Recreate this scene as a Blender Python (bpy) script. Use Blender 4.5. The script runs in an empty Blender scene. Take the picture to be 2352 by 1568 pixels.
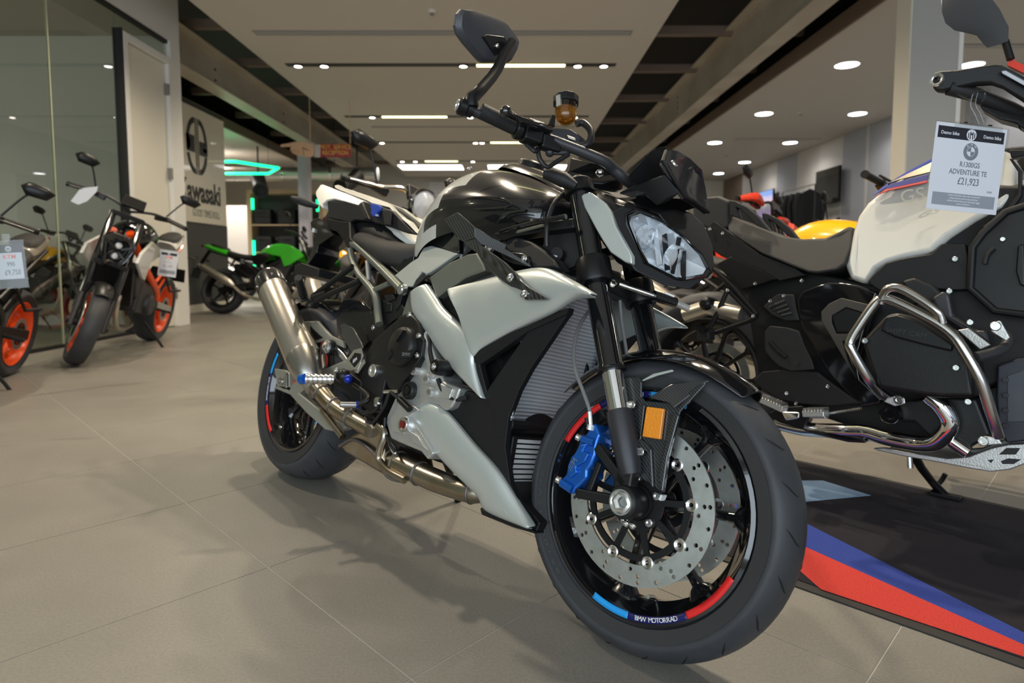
import bpy, bmesh, math, random
from mathutils import Vector, Matrix
random.seed(7)
PI = math.pi
S = bpy.context.scene
C = S.collection
# ------------------------------------------------------------ camera, world, exposure
FPX, CAM_H, YPP = 1430.0, 0.7912, 708                      # focal length in pixels of the 2352 px frame, eye height
PITCH = math.atan((YPP - 602) / FPX)          # the horizon lies at row 602, the optical axis at row 708 (cropped frame)
cam = bpy.data.cameras.new('camera'); cam_o = bpy.data.objects.new('camera', cam); C.objects.link(cam_o)
cam.sensor_width = 36; cam.lens = 36 * FPX / 2352; cam.shift_y = -(784 - YPP) / 2352; cam.clip_start = .02; cam.clip_end = 100
cam_o.location = (0, 0, CAM_H); cam_o.rotation_euler = (PI / 2 - PITCH, 0, 0)
cam.dof.use_dof = True; cam.dof.focus_distance = 1.45; cam.dof.aperture_fstop = 3.4
S.camera = cam_o
W = bpy.data.worlds.new('world'); S.world = W; W.use_nodes = True
W.node_tree.nodes['Background'].inputs[0].default_value = (.62, .74, .95, 1)
W.node_tree.nodes['Background'].inputs[1].default_value = .30
S.view_settings.view_transform = 'Standard'; S.view_settings.look = 'None'
S.view_settings.gamma = 1; S.view_settings.exposure = 0.62; S.view_settings.use_curve_mapping = False
def area(name, loc, rot, sx, sy, watts, col, spread=PI):
    l = bpy.data.lights.new(name, 'AREA'); l.shape = 'RECTANGLE'; l.size = sx; l.size_y = sy
    l.energy = watts; l.color = col; l.spread = spread
    o = bpy.data.objects.new(name, l); C.objects.link(o); o.location = loc; o.rotation_euler = rot
    return o
# daylight through the shop front behind the camera
area('shopfront_daylight', (-1.5, -3.85, 1.75), (PI / 2, 0, 0), 9.0, 2.9, 215, (.80, .91, 1.0))
# ------------------------------------------------------------ pixel / bike frames
CP, SP = math.cos(PITCH), math.sin(PITCH)
def ray(px, py):
    a = (px - 1176) / FPX; b = -(py - YPP) / FPX
    return Vector((a, CP + b * SP, -SP + b * CP))
EYE = Vector((0, 0, CAM_H))
def at_z(px, py, z): d = ray(px, py); return EYE + d * ((z - CAM_H) / d.z)
def at_y(px, py, y): d = ray(px, py); return EYE + d * (y / d.y)
def at_x(px, py, x): d = ray(px, py); return EYE + d * (x / d.x)
class Frame:
    """A vehicle's own axes: x forward from the rear axle, y to its left, z up (leaning on its stand)."""
    def __init__(s, x, y, psi, lean, z=0):
        psi = math.radians(psi); ph = math.radians(lean)
        f = Vector((math.cos(psi), -math.sin(psi), 0)); r = Vector((-math.sin(psi), -math.cos(psi), 0)); u = Vector((0, 0, 1))
        r2 = r * math.cos(ph) + u * math.sin(ph); u2 = u * math.cos(ph) - r * math.sin(ph)
        s.M = Matrix((( f.x, -r2.x, u2.x, x), (f.y, -r2.y, u2.y, y), (f.z, -r2.z, u2.z, z), (0, 0, 0, 1)))
        s.I = s.M.inverted(); s.T = None
    def steered(s, ang, wb, trail=.097, rake=24.2):
        n = Frame.__new__(Frame); ra = math.radians(rake)
        ax = Vector((-math.sin(ra), 0, math.cos(ra))); A = Vector((wb + trail, 0, 0))
        n.T = Matrix.Translation(A) @ Matrix.Rotation(math.radians(ang), 4, ax) @ Matrix.Translation(-A)
        n.M = s.M @ n.T; n.I = n.M.inverted(); return n
    def p(s, px, py, v):                                # point of the plane v metres right of the vehicle's middle
        o = s.I @ EYE; d = s.I.to_3x3() @ ray(px, py)
        return o + d * ((-v - o.y) / d.y)
    def pu(s, px, py, u):
        o = s.I @ EYE; d = s.I.to_3x3() @ ray(px, py)
        return o + d * ((u - o.x) / d.x)
def crop(ox, oy, sc): return lambda x, y: (ox + x / sc, oy + y / sc)
cA = crop(1020, 380, 3.0157); cB = crop(1180, 780, 2.0625); cC = crop(560, 580, 2.3757); cD = crop(640, 360, 3.4588)
cE = crop(1020, 0, 3.4588); cG = crop(1600, 480, 2.3059); cH = crop(1560, 0, 2.9697); cI = crop(1220, 840, 4.356); cJ = crop(1480, 840, 3.734)
cN = crop(0, 0, 1)
def pts(fr, cr, v, lst):
    return [fr.p(*cr(q[0], q[1]), q[2] if len(q) > 2 else v) for q in lst]
# ------------------------------------------------------------ materials
MATS = {}
def mat(name, col=(.5, .5, .5), rough=.5, metal=0, coat=0, emit=0, ecol=None, trans=0, ior=1.45, noise=None, bump=None, alpha=1, spec=.5, sss=0):
    if name in MATS: return MATS[name]
    m = bpy.data.materials.new(name); m.use_nodes = True; nt = m.node_tree; b = nt.nodes['Principled BSDF']
    I = b.inputs
    I['Base Color'].default_value = (*col, 1); I['Roughness'].default_value = rough; I['Metallic'].default_value = metal
    I['Coat Weight'].default_value = coat; I['Coat Roughness'].default_value = .04; I['Specular IOR Level'].default_value = spec
    I['Transmission Weight'].default_value = trans; I['IOR'].default_value = ior; I['Alpha'].default_value = alpha
    if emit: I['Emission Color'].default_value = (*(ecol or col), 1); I['Emission Strength'].default_value = emit
    if noise or bump:
        tc = nt.nodes.new('ShaderNodeTexCoord'); nz = nt.nodes.new('ShaderNodeTexNoise'); nz.inputs['Scale'].default_value = (noise or bump)[0]
        nz.inputs['Detail'].default_value = 6
        nt.links.new(tc.outputs['Object'], nz.inputs['Vector'])
        if noise:
            mx = nt.nodes.new('ShaderNodeMix'); mx.data_type = 'RGBA'; mx.inputs[6].default_value = (*col, 1); mx.inputs[7].default_value = (*noise[1], 1)
            rp = nt.nodes.new('ShaderNodeMapRange'); rp.inputs[1].default_value = .35; rp.inputs[2].default_value = .65
            nt.links.new(nz.outputs['Fac'], rp.inputs[0]); nt.links.new(rp.outputs[0], mx.inputs[0]); nt.links.new(mx.outputs[2], I['Base Color'])
        if bump:
            nb = nt.nodes.new('ShaderNodeTexNoise'); nb.inputs['Scale'].default_value = bump[0]; nb.inputs['Detail'].default_value = 4
            nt.links.new(tc.outputs['Object'], nb.inputs['Vector'])
            bp = nt.nodes.new('ShaderNodeBump'); bp.inputs['Strength'].default_value = bump[1]; bp.inputs['Distance'].default_value = .002
            nt.links.new(nb.outputs['Fac'], bp.inputs['Height']); nt.links.new(bp.outputs[0], I['Normal'])
    MATS[name] = m; return m
def carbon(name, c1, c2, sc=330, rough=.28, coat=1.0):
    """2x2 twill weave: two diagonal wave patterns, under lacquer."""
    m = mat(name, c1, rough, coat=coat); nt = m.node_tree; b = nt.nodes['Principled BSDF']
    tc = nt.nodes.new('ShaderNodeTexCoord'); mp = nt.nodes.new('ShaderNodeMapping'); mp.inputs['Rotation'].default_value = (.6, .5, .3)
    ck = nt.nodes.new('ShaderNodeTexChecker'); ck.inputs['Scale'].default_value = sc; wv = nt.nodes.new('ShaderNodeTexWave'); wv.inputs['Scale'].default_value = sc * .30
    wv.bands_direction = 'DIAGONAL'
    nt.links.new(tc.outputs['Object'], mp.inputs[0]); nt.links.new(mp.outputs[0], wv.inputs[0])
    mx = nt.nodes.new('ShaderNodeMix'); mx.data_type = 'RGBA'; mx.inputs[6].default_value = (*c1, 1); mx.inputs[7].default_value = (*c2, 1)
    nt.links.new(wv.outputs['Fac'], mx.inputs[0]); nt.links.new(mx.outputs[2], b.inputs['Base Color'])
    return m
def stripes(name, c1, c2, scale, direction='Z', rough=.4, metal=0, bump=.5):
    m = mat(name, c1, rough, metal); nt = m.node_tree; b = nt.nodes['Principled BSDF']
    tc = nt.nodes.new('ShaderNodeTexCoord'); wv = nt.nodes.new('ShaderNodeTexWave'); wv.inputs['Scale'].default_value = scale; wv.bands_direction = direction
    nt.links.new(tc.outputs['Object'], wv.inputs[0])
    mx = nt.nodes.new('ShaderNodeMix'); mx.data_type = 'RGBA'; mx.inputs[6].default_value = (*c1, 1); mx.inputs[7].default_value = (*c2, 1)
    nt.links.new(wv.outputs['Fac'], mx.inputs[0]); nt.links.new(mx.outputs[2], b.inputs['Base Color'])
    bp = nt.nodes.new('ShaderNodeBump'); bp.inputs['Strength'].default_value = bump; bp.inputs['Distance'].default_value = .003
    nt.links.new(wv.outputs['Fac'], bp.inputs['Height']); nt.links.new(bp.outputs[0], b.inputs['Normal'])
    return m
def thin_glass(name, tint, k=1.0, rough=0.0):
    m = bpy.data.materials.new(name); m.use_nodes = True; nt = m.node_tree; nt.nodes.clear()
    out = nt.nodes.new('ShaderNodeOutputMaterial'); tr = nt.nodes.new('ShaderNodeBsdfTransparent'); gl = nt.nodes.new('ShaderNodeBsdfGlossy'); mx = nt.nodes.new('ShaderNodeMixShader'); fn = nt.nodes.new('ShaderNodeFresnel'); mu = nt.nodes.new('ShaderNodeMath')
    tr.inputs[0].default_value = (*tint, 1); gl.inputs['Roughness'].default_value = rough; fn.inputs[0].default_value = 1.5; mu.operation = 'MULTIPLY'; mu.inputs[1].default_value = k; mu.use_clamp = True
    ge = nt.nodes.new('ShaderNodeNewGeometry'); iv = nt.nodes.new('ShaderNodeMath'); iv.operation = 'SUBTRACT'; iv.inputs[0].default_value = 1; m3 = nt.nodes.new('ShaderNodeMath'); m3.operation = 'MULTIPLY'
    nt.links.new(ge.outputs['Backfacing'], iv.inputs[1]); nt.links.new(fn.outputs[0], m3.inputs[0]); nt.links.new(iv.outputs[0], m3.inputs[1]); nt.links.new(m3.outputs[0], mu.inputs[0]); nt.links.new(mu.outputs[0], mx.inputs[0]); nt.links.new(tr.outputs[0], mx.inputs[1]); nt.links.new(gl.outputs[0], mx.inputs[2]); nt.links.new(mx.outputs[0], out.inputs[0])
    MATS[name] = m; return m
K = {}
def setup_mats():
    K['silver'] = mat('satin_silver_paint', (.60, .64, .61), .34, .55, coat=.15)
    K['white'] = mat('light_white_paint', (.66, .655, .61), .25, 0, coat=.5)
    K['blackplastic'] = mat('black_plastic', (.0075, .0075, .008), .50, bump=(900, .25), spec=.4)
    K['satinblack'] = mat('satin_black', (.007, .007, .0075), .36, spec=.4)
    K['gloss'] = mat('gloss_black', (.006, .006, .007), .10, coat=1)
    K['greyblack'] = mat('dark_grey_plastic', (.014, .014, .0145), .5, spec=.4, bump=(700, .3))
    K['carbon'] = carbon('carbon_fibre', (.006, .006, .007), (.045, .047, .05))
    K['carbondark'] = carbon('dark_lacquered_carbon', (.004, .004, .005), (.014, .014, .016), 420, .2)
    K['rubber'] = mat('tyre_rubber', (.034, .036, .041), .52, noise=(9, (.046, .048, .054)), bump=(160, .15))
    K['rubberside'] = mat('tyre_sidewall', (.028, .028, .029), .62)
    K['grip'] = mat('grip_rubber', (.012, .012, .013), .6, bump=(420, .5))
    K['seat'] = mat('seat_vinyl', (.020, .019, .018), .55, bump=(1000, .5))
    K['steel'] = mat('bright_steel', (.75, .75, .74), .18, 1)
    K['chrome'] = mat('chrome', (.85, .85, .85), .05, 1)
    K['disc'] = mat('brake_disc_steel', (.46, .47, .44), .34, .85, noise=(40, (.55, .56, .53)))
    K['alu'] = mat('cast_aluminium', (.60, .60, .58), .38, .75, bump=(240, .35))
    K['alubright'] = mat('machined_aluminium', (.78, .78, .77), .22, .95)
    K['frame'] = mat('olive_grey_frame_paint', (.20, .21, .18), .38, .55)
    K['darkcast'] = mat('dark_grey_casting', (.045, .045, .05), .42, .4)
    K['blackcast'] = mat('black_casting', (.011, .011, .011), .40, .2, bump=(300, .15))
    K['titan'] = mat('brushed_titanium', (.56, .52, .45), .33, .9, noise=(6, (.52, .48, .42)))
    K['exh'] = mat('heat_tinted_steel', (.45, .42, .37), .27, 1, noise=(13, (.36, .29, .19)))
    K['weld'] = mat('weld_bead', (.22, .20, .20), .4, .9, bump=(500, .8))
    K['blue'] = mat('blue_anodised', (.012, .13, .55), .22, .55, coat=.4)
    K['bluedark'] = mat('dark_blue_anodised', (.02, .04, .35), .25, .6)
    K['amber'] = mat('amber_reflector', (.85, .28, .01), .25, 0, coat=1, bump=(300, .9))
    K['hose'] = mat('braided_hose', (.20, .20, .20), .4, .2)
    K['cable'] = mat('black_cable', (.013, .013, .014), .4)
    K['glassy'] = thin_glass('clear_lens', (.97, .98, .98), .9)
    K['red'] = mat('red_decal', (.75, .02, .02), .35)
    K['lblue'] = mat('light_blue_decal', (.02, .33, .80), .35)
    K['navy'] = mat('navy_decal', (.01, .012, .10), .35)
    K['txt'] = mat('white_print', (.8, .8, .8), .4)
    K['txtgrey'] = mat('grey_print', (.16, .16, .17), .5)
    K['txtblack'] = mat('black_print', (.012, .012, .012), .5)
    K['orange'] = mat('orange_powder_coat', (.90, .085, .005), .32, coat=.4)
    K['green'] = mat('lime_green_paint', (.045, .52, .02), .22, coat=.8)
    K['yellow'] = mat('yellow_paint', (.85, .42, .01), .25, coat=.6)
    K['redpaint'] = mat('red_paint', (.75, .05, .02), .3, coat=.5)
    K['rad'] = stripes('radiator_core', (.36, .39, .42), (.66, .69, .73), 34, 'Z', .45, .4, .6)
    K['clearplastic'] = thin_glass('clear_plastic', (.93, .94, .94), 1.3, .05)
    K['paper'] = mat('white_card', (.72, .73, .78), .6)
    K['darkmetal'] = mat('dark_metal', (.05, .05, .05), .35, .8)
setup_mats()
# ------------------------------------------------------------ mesh tools
def catmull(P, n=6):
    P = [Vector(p) for p in P]
    if len(P) < 3: return P
    out = []; Q = [P[0] * 2 - P[1]] + P + [P[-1] * 2 - P[-2]]
    for i in range(1, len(Q) - 2):
        a, b, c, d = Q[i - 1:i + 3]
        for k in range(n):
            t = k / n; out.append(.5 * ((2 * b) + (c - a) * t + (2 * a - 5 * b + 4 * c - d) * t * t + (3 * b - a - 3 * c + d) * t ** 3))
    out.append(P[-1]); return out
class MB:
    def __init__(s): s.v = []; s.f = []
    def add(s, vs, fs):
        n = len(s.v); s.v += [Vector(v) for v in vs]; s.f += [tuple(i + n for i in f) for f in fs]; return s
    def box(s, c, d, R=None):
        c = Vector(c); vs = []
        for z in (-1, 1):
            for y in (-1, 1):
                for x in (-1, 1):
                    q = Vector((x * d[0] / 2, y * d[1] / 2, z * d[2] / 2)); vs.append(c + (R @ q if R else q))
        return s.add(vs, [(0, 2, 3, 1), (4, 5, 7, 6), (0, 1, 5, 4), (2, 6, 7, 3), (0, 4, 6, 2), (1, 3, 7, 5)])
    def bar(s, a, b, w, h, up=(0, 0, 1)):
        a, b = Vector(a), Vector(b); x = (b - a).normalized(); y = Vector(up).cross(x).normalized(); z = x.cross(y)
        return s.box((a + b) / 2, ((b - a).length, w, h), Matrix((x, y, z)).transposed())
    def tube(s, P, r, seg=12, cap=True, smooth=0):
        P = [Vector(p) for p in P]
        if smooth and not isinstance(r, (int, float)):
            k = len(P); r = [r[min(int(i / smooth), k - 1)] + (r[min(int(i / smooth) + 1, k - 1)] - r[min(int(i / smooth), k - 1)]) * ((i % smooth) / smooth) for i in range((k - 1) * smooth + 1)]
        if smooth: P = catmull(P, smooth)
        n = len(P); R = [r] * n if isinstance(r, (int, float)) else list(r)
        t0 = (P[1] - P[0]).normalized(); up = Vector((0, 0, 1)) if abs(t0.z) < .9 else Vector((1, 0, 0))
        nx = t0.cross(up).normalized(); vs = []
        for i in range(n):
            t = (P[min(i + 1, n - 1)] - P[max(i - 1, 0)]).normalized()
            nx = (nx - t * nx.dot(t)).normalized(); ny = t.cross(nx)
            for k in range(seg):
                a = 2 * PI * k / seg; vs.append(P[i] + (nx * math.cos(a) + ny * math.sin(a)) * R[i])
        fs = [(i * seg + k, i * seg + (k + 1) % seg, (i + 1) * seg + (k + 1) % seg, (i + 1) * seg + k) for i in range(n - 1) for k in range(seg)]
        if cap: fs += [tuple(range(seg))[::-1], tuple((n - 1) * seg + k for k in range(seg))]
        return s.add(vs, fs)
    def lathe(s, prof, o, ax, seg=32, closed=False, a0=0, a1=2 * PI):
        """prof: (radius, distance along axis)"""
        o = Vector(o); ax = Vector(ax).normalized(); up = Vector((0, 0, 1)) if abs(ax.z) < .9 else Vector((1, 0, 0))
        nx = ax.cross(up).normalized(); ny = ax.cross(nx); full = abs(a1 - a0 - 2 * PI) < 1e-6
        m = seg if full else seg + 1; vs = []
        for r, t in prof:
            for k in range(m):
                a = a0 + (a1 - a0) * k / seg; vs.append(o + ax * t + (nx * math.cos(a) + ny * math.sin(a)) * r)
        n = len(prof); fs = []
        for i in range(n if closed else n - 1):
            j = (i + 1) % n
            for k in range(seg):
                k2 = (k + 1) % m; fs.append((i * m + k, i * m + k2, j * m + k2, j * m + k))
        return s.add(vs, fs)
    def disk(s, c, ax, r, h, seg=20):
        return s.lathe([(0.0001, 0), (r, 0), (r, h), (.0001, h)], c, ax, seg)
    def bolt(s, c, ax, r=.007, h=.005):
        return s.lathe([(.0001, 0), (r * 1.0, 0), (r, h * .8), (r * .85, h), (r * .5, h), (r * .45, h * .3), (.0001, h * .3)], c, ax, 14)
    def prism(s, P, off):
        """outline (3D points) extruded by the vector off; faces triangulated later"""
        P = [Vector(p) for p in P]; n = len(P); off = Vector(off)
        vs = P + [p + off for p in P]
        fs = [tuple(range(n)), tuple(range(2 * n - 1, n - 1, -1))] + [(i, i + n, (i + 1) % n + n, (i + 1) % n) for i in range(n)]
        return s.add(vs, fs)
    def grid(s, rows, close_u=False):
        n = len(rows); m = len(rows[0]); vs = [p for r in rows for p in r]
        fs = [(i * m + j, i * m + (j + 1) % m, (i + 1) * m + (j + 1) % m, (i + 1) * m + j) for i in range(n - 1) for j in range(m if close_u else m - 1)]
        return s.add(vs, fs)
    def loft(s, rings):
        m = len(rings[0]); s.grid(rings, True); n0 = len(s.v) - m * len(rings)
        s.f += [tuple(n0 + k for k in range(m))[::-1], tuple(n0 + (len(rings) - 1) * m + k for k in range(m))]; return s
    def ball(s, c, r, seg=14):
        if isinstance(r, (int, float)): r = (r, r, r)
        n = seg // 2; rows = []
        for i in range(n + 1):
            a = PI * i / n; a = min(max(a, .02), PI - .02)
            rows.append([Vector(c) + Vector((math.sin(a) * math.cos(2 * PI * k / seg) * r[0], math.sin(a) * math.sin(2 * PI * k / seg) * r[1], math.cos(a) * r[2])) for k in range(seg)])
        return s.loft(rows)
    def build(s, name, m, parent=None, fr=None, ang=35, bevel=0, seg=2, sub=0, solid=0, soff=-1):
        me = bpy.data.meshes.new(name); bm = bmesh.new(); vv = [bm.verts.new(v) for v in s.v]
        for f in s.f:
            try: bm.faces.new([vv[i] for i in f])
            except ValueError: pass
        big = [f for f in bm.faces if len(f.verts) > 4 and (f.calc_area() > 0)]
        if not sub and big and not bevel: bmesh.ops.triangulate(bm, faces=big)
        if fr is not None and fr.T is not None: bmesh.ops.transform(bm, matrix=fr.T, verts=bm.verts)
        bmesh.ops.remove_doubles(bm, verts=bm.verts, dist=1e-6)
        bmesh.ops.recalc_face_normals(bm, faces=bm.faces)
        bm.to_mesh(me); bm.free(); me.materials.append(m if not isinstance(m, str) else K[m])
        me.shade_smooth(); me.set_sharp_from_angle(angle=math.radians(ang))
        o = bpy.data.objects.new(name, me); C.objects.link(o)
        if parent: o.parent = parent
        if solid: md = o.modifiers.new('solid', 'SOLIDIFY'); md.thickness = solid; md.offset = soff
        if bevel:
            md = o.modifiers.new('bevel', 'BEVEL'); md.width = bevel; md.segments = seg; md.limit_method = 'ANGLE'; md.angle_limit = math.radians(32); md.harden_normals = True
        if sub: md = o.modifiers.new('sub', 'SUBSURF'); md.levels = sub; md.render_levels = sub
        return o
def mirrored(o):
    """the same part on the vehicle's other side"""
    me = o.data.copy(); me.transform(Matrix.Scale(-1, 4, (0, 1, 0))); me.flip_normals()
    c = o.copy(); c.data = me; C.objects.link(c); return c
def link_copy(o, parent=None, M=None):
    c = o.copy(); C.objects.link(c); c.parent = parent
    if M is not None: c.matrix_local = M
    return c
def tag(o, label, cat, group=None):
    o['label'] = label; o['category'] = cat
    if group: o['group'] = group
    return o
def struct(o): o['kind'] = 'structure'; return o
def root(name, fr, label, cat, group=None):
    o = bpy.data.objects.new(name, None); C.objects.link(o); o.empty_display_size = .1
    o.matrix_world = (fr.M @ Matrix.Scale(getattr(fr, 'size', 1), 4)) if isinstance(fr, Frame) else Matrix.Translation(fr)
    return tag(o, label, cat, group)
def panel(name, m, par, P, t=.012, bevel=.003, off=None, fr=None, ang=35, seg=2):
    """a moulded plate: outline on its outer face, thickness towards the vehicle's middle"""
    if off is None:
        s = sum(p.y for p in P) / len(P); off = (0, t if s < 0 else -t, 0)
    return MB().prism(P, off).build(name, m, par, fr, ang, bevel, seg)
def text_obj(name, s, size, m, parent, M, ext=.0004, align='CENTER', sx=1, bold=0):
    cu = bpy.data.curves.new(name, 'FONT'); cu.body = s; cu.size = size; cu.extrude = ext; cu.align_x = align; cu.align_y = 'CENTER'
    cu.resolution_u = 3; cu.offset = bold
    to = bpy.data.objects.new('t', cu); C.objects.link(to); dg = bpy.context.evaluated_depsgraph_get()
    me = bpy.data.meshes.new_from_object(to.evaluated_get(dg)); bpy.data.objects.remove(to); bpy.data.curves.remove(cu)
    me.transform(Matrix.Diagonal((sx, 1, 1, 1))); me.materials.clear(); me.materials.append(K[m] if isinstance(m, str) else m)
    o = bpy.data.objects.new(name, me); C.objects.link(o); o.parent = parent; o.matrix_local = M; return o
def basis(o, x, y):
    """matrix with the given origin, x (reading direction) and y (up) axes"""
    x = Vector(x).normalized(); y = Vector(y); y = (y - x * y.dot(x)).normalized(); z = x.cross(y)
    return Matrix(((x.x, y.x, z.x, o[0]), (x.y, y.y, z.y, o[1]), (x.z, y.z, z.z, o[2]), (0, 0, 0, 1)))
# ============================================================ the room
RW = 7.3; BY = 21.7; CZ = 3.58; FY = -3.6; GX = -4.15
def tilemat():
    m = mat('porcelain_tile', (.34, .31, .265), .40); nt = m.node_tree; b = nt.nodes['Principled BSDF']
    tc = nt.nodes.new('ShaderNodeTexCoord'); ge = nt.nodes.new('ShaderNodeNewGeometry')
    n1 = nt.nodes.new('ShaderNodeTexNoise'); n1.inputs['Scale'].default_value = 2.2; n1.inputs['Detail'].default_value = 8; n1.inputs['Roughness'].default_value = .65
    n2 = nt.nodes.new('ShaderNodeTexNoise'); n2.inputs['Scale'].default_value = 170; n2.inputs['Detail'].default_value = 3
    for n in (n1, n2): nt.links.new(ge.outputs['Position'], n.inputs['Vector'])
    mx = nt.nodes.new('ShaderNodeMix'); mx.data_type = 'RGBA'; mx.inputs[6].default_value = (.178, .166, .145, 1); mx.inputs[7].default_value = (.275, .256, .223, 1)
    nt.links.new(n1.outputs['Fac'], mx.inputs[0])
    m2 = nt.nodes.new('ShaderNodeMix'); m2.data_type = 'RGBA'; m2.blend_type = 'OVERLAY'; m2.inputs[0].default_value = .28
    nt.links.new(mx.outputs[2], m2.inputs[6]); nt.links.new(n2.outputs['Fac'], m2.inputs[7]); nt.links.new(m2.outputs[2], b.inputs['Base Color'])
    rr = nt.nodes.new('ShaderNodeMapRange'); rr.inputs[3].default_value = .34; rr.inputs[4].default_value = .50
    nt.links.new(n1.outputs['Fac'], rr.inputs[0]); nt.links.new(rr.outputs[0], b.inputs['Roughness'])
    bp = nt.nodes.new('ShaderNodeBump'); bp.inputs['Strength'].default_value = .12; bp.inputs['Distance'].default_value = .001
    nt.links.new(n2.outputs['Fac'], bp.inputs['Height']); nt.links.new(bp.outputs[0], b.inputs['Normal'])
    return m
K['tile'] = tilemat()
K['grout'] = mat('pale_grout', (.46, .44, .40), .8)
K['ceil'] = mat('ceiling_paint', (.60, .565, .51), .8)
K['wallw'] = mat('cream_wall_paint', (.70, .66, .57), .7)
K['walldark'] = mat('charcoal_wall_paint', (.055, .055, .055), .6)
K['wallgrey'] = mat('cool_grey_wall_panel', (.40, .41, .44), .55)
K['wallwhite'] = mat('pale_wall_panel', (.60, .57, .53), .55)
K['void'] = mat('dark_roof_void', (.035, .032, .03), .8)
K['beam'] = mat('galvanised_beam_paint', (.60, .55, .46), .42, .25, noise=(1.5, (.50, .44, .35)))
K['wood'] = mat('brown_timber_edge', (.22, .165, .125), .6)
K['slot'] = mat('black_slot', (.015, .015, .015), .5)
K['grille'] = mat('grey_air_grille', (.22, .21, .20), .5)
K['grillepale'] = mat('pale_grille_slat', (.42, .40, .37), .6)
K['lamp'] = mat('lamp_glow', (1, 1, 1), .5, emit=14, ecol=(1, .93, .82))
K['lampcool'] = mat('cool_lamp_glow', (1, 1, 1), .5, emit=11, ecol=(.97, .97, 1))
K['lampyel'] = mat('yellow_strip_glow', (1, 1, 1), .5, emit=3.2, ecol=(1, .93, .45))
K['lamppanel'] = mat('panel_light_glow', (1, 1, 1), .5, emit=6, ecol=(1, .97, .9))
K['neon'] = mat('green_neon_glow', (0, 1, .4), .5, emit=1.5, ecol=(0.01, 1, .36))
K['glass'] = thin_glass('office_glass', (.80, .83, .77), 2.2)
K['doorw'] = mat('cream_door_paint', (.72, .69, .60), .45)
K['framew'] = mat('white_frame_paint', (.78, .77, .74), .4)
K['lilac'] = mat('lilac_grey_post_paint', (.44, .41, .46), .6)
K['tan'] = mat('light_oak', (.50, .37, .22), .5)
def slab(name, x0, x1, y0, y1, z0, z1, m, parent=None, bevel=0):
    return MB().box(((x0 + x1) / 2, (y0 + y1) / 2, (z0 + z1) / 2), (x1 - x0, y1 - y0, z1 - z0)).build(name, m, parent, bevel=bevel)
# floor: grout bed with tiles laid at 45 degrees
floor = struct(slab('floor', -11.5, RW, FY, BY, -.08, -.0012, 'grout'))
TS = .62; ta = math.radians(45.4); e1 = Vector((math.cos(ta), math.sin(ta), 0)); e2 = Vector((math.sin(ta), -math.cos(ta), 0))
n1o, n2o = .31, .67                                       # joint offsets along -e2 and e1 normals
tile_me = None; cells = []
for i in range(-30, 60):
    for j in range(-60, 40):
        # a tile's corner: distance along e1 = n2o + i*TS ; along -e2 = n1o + j*TS
        c = e1 * (n2o + (i + .5) * TS) - e2 * (n1o + (j + .5) * TS)
        if -11.3 < c.x < RW - .2 and FY + .2 < c.y < BY - .2: cells.append(c)
def tile_key(c):
    vis = c.y > .6 and abs(c.x) < c.y * .86 + .45
    return (0 if vis else 1, c.length)
cells.sort(key=tile_key)
half = TS / 2 - .0014
def tile_verts(c):
    return [c + e1 * a * half + e2 * b * half + Vector((0, 0, z)) for z in (-.0010, 0) for a, b in ((-1, -1), (1, -1), (1, 1), (-1, 1))]
TF = [(0, 3, 2, 1), (4, 5, 6, 7), (0, 1, 5, 4), (1, 2, 6, 5), (2, 3, 7, 6), (3, 0, 4, 7)]
tm = MB().add(tile_verts(Vector()), TF).build('tile', 'tile', floor, bevel=.0004)
for k, c in enumerate(cells[:280]):
    o = tm if k == 0 else link_copy(tm, floor)
    o.location = c
rest = MB()
for c in cells[280:]: rest.add(tile_verts(c), TF)
ro = rest.build('tile_field', 'tile', floor); ro['kind'] = 'stuff'
# ceilings
raft = struct(slab('ceiling', -3.45, 1.78, FY, 20.6, CZ, CZ + .3, 'ceil'))
cr = struct(slab('ceiling', 4.0, RW, FY, BY, CZ, CZ + .05, 'ceil')); slab('edge_board', 3.97, 4.0, FY, BY, CZ, CZ + .2, 'wood', cr)
cl = struct(slab('ceiling', -11.5, -6.0, 8.1, BY, CZ, CZ + .05, 'ceil')); slab('edge_board', -6.0, -5.96, 8.1, BY, CZ, CZ + .2, 'wood', cl)
co = struct(slab('ceiling', -11.5, GX - .1, FY, 8.0, CZ - .02, CZ + .05, 'ceil'))
rv = struct(slab('ceiling', -11.5, RW, FY, BY, 4.55, 4.6, 'void'))
for y in (5.2, 7.35, 9.0, 10.7, 12.6, 14.6, 16.8, 19.2):      # purlins across the open voids
    slab('purlin', 1.7, 4.1, y, y + .1, 3.98, 4.1, 'wood', rv)
    slab('purlin', -6.1, -3.4, y + 1.4, y + 1.5, 3.98, 4.1, 'wood', rv)
def ibeam(name, xa, xb, zb, zt, y0, y1):
    b = MB(); xm = (xa + xb) / 2; t = .022
    b.box((xm, (y0 + y1) / 2, zb + t / 2), (xb - xa, y1 - y0, t)); b.box((xm, (y0 + y1) / 2, zt - t / 2), (xb - xa, y1 - y0, t))
    b.box((xm, (y0 + y1) / 2, (zb + zt) / 2), (.02, y1 - y0, zt - zb - 2 * t + .001))
    o = struct(b.build(name, 'beam', None, bevel=.004))
    return o
br = ibeam('trim_1', 2.99, 3.24, 3.38, 4.05, FY, 20.5)
bl = ibeam('trim_2', -4.62, -4.34, 3.38, 3.92, 8.1, 20.3)
for y in (9.6, 12.4):
    for z in (3.52, 3.68): MB().bolt((-4.468, y, z), (1, 0, 0), .018, .012).build('bolt', 'darkmetal', bl)
for y in (11.9,):
    for k in range(5): MB().bolt((3.104, y, 3.47 + k * .1), (-1, 0, 0), .018, .012).build('bolt', 'darkmetal', br)
slab('splice_plate', 3.1, 3.105, 11.75, 12.05, 3.42, 3.98, 'beam', br)
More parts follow.
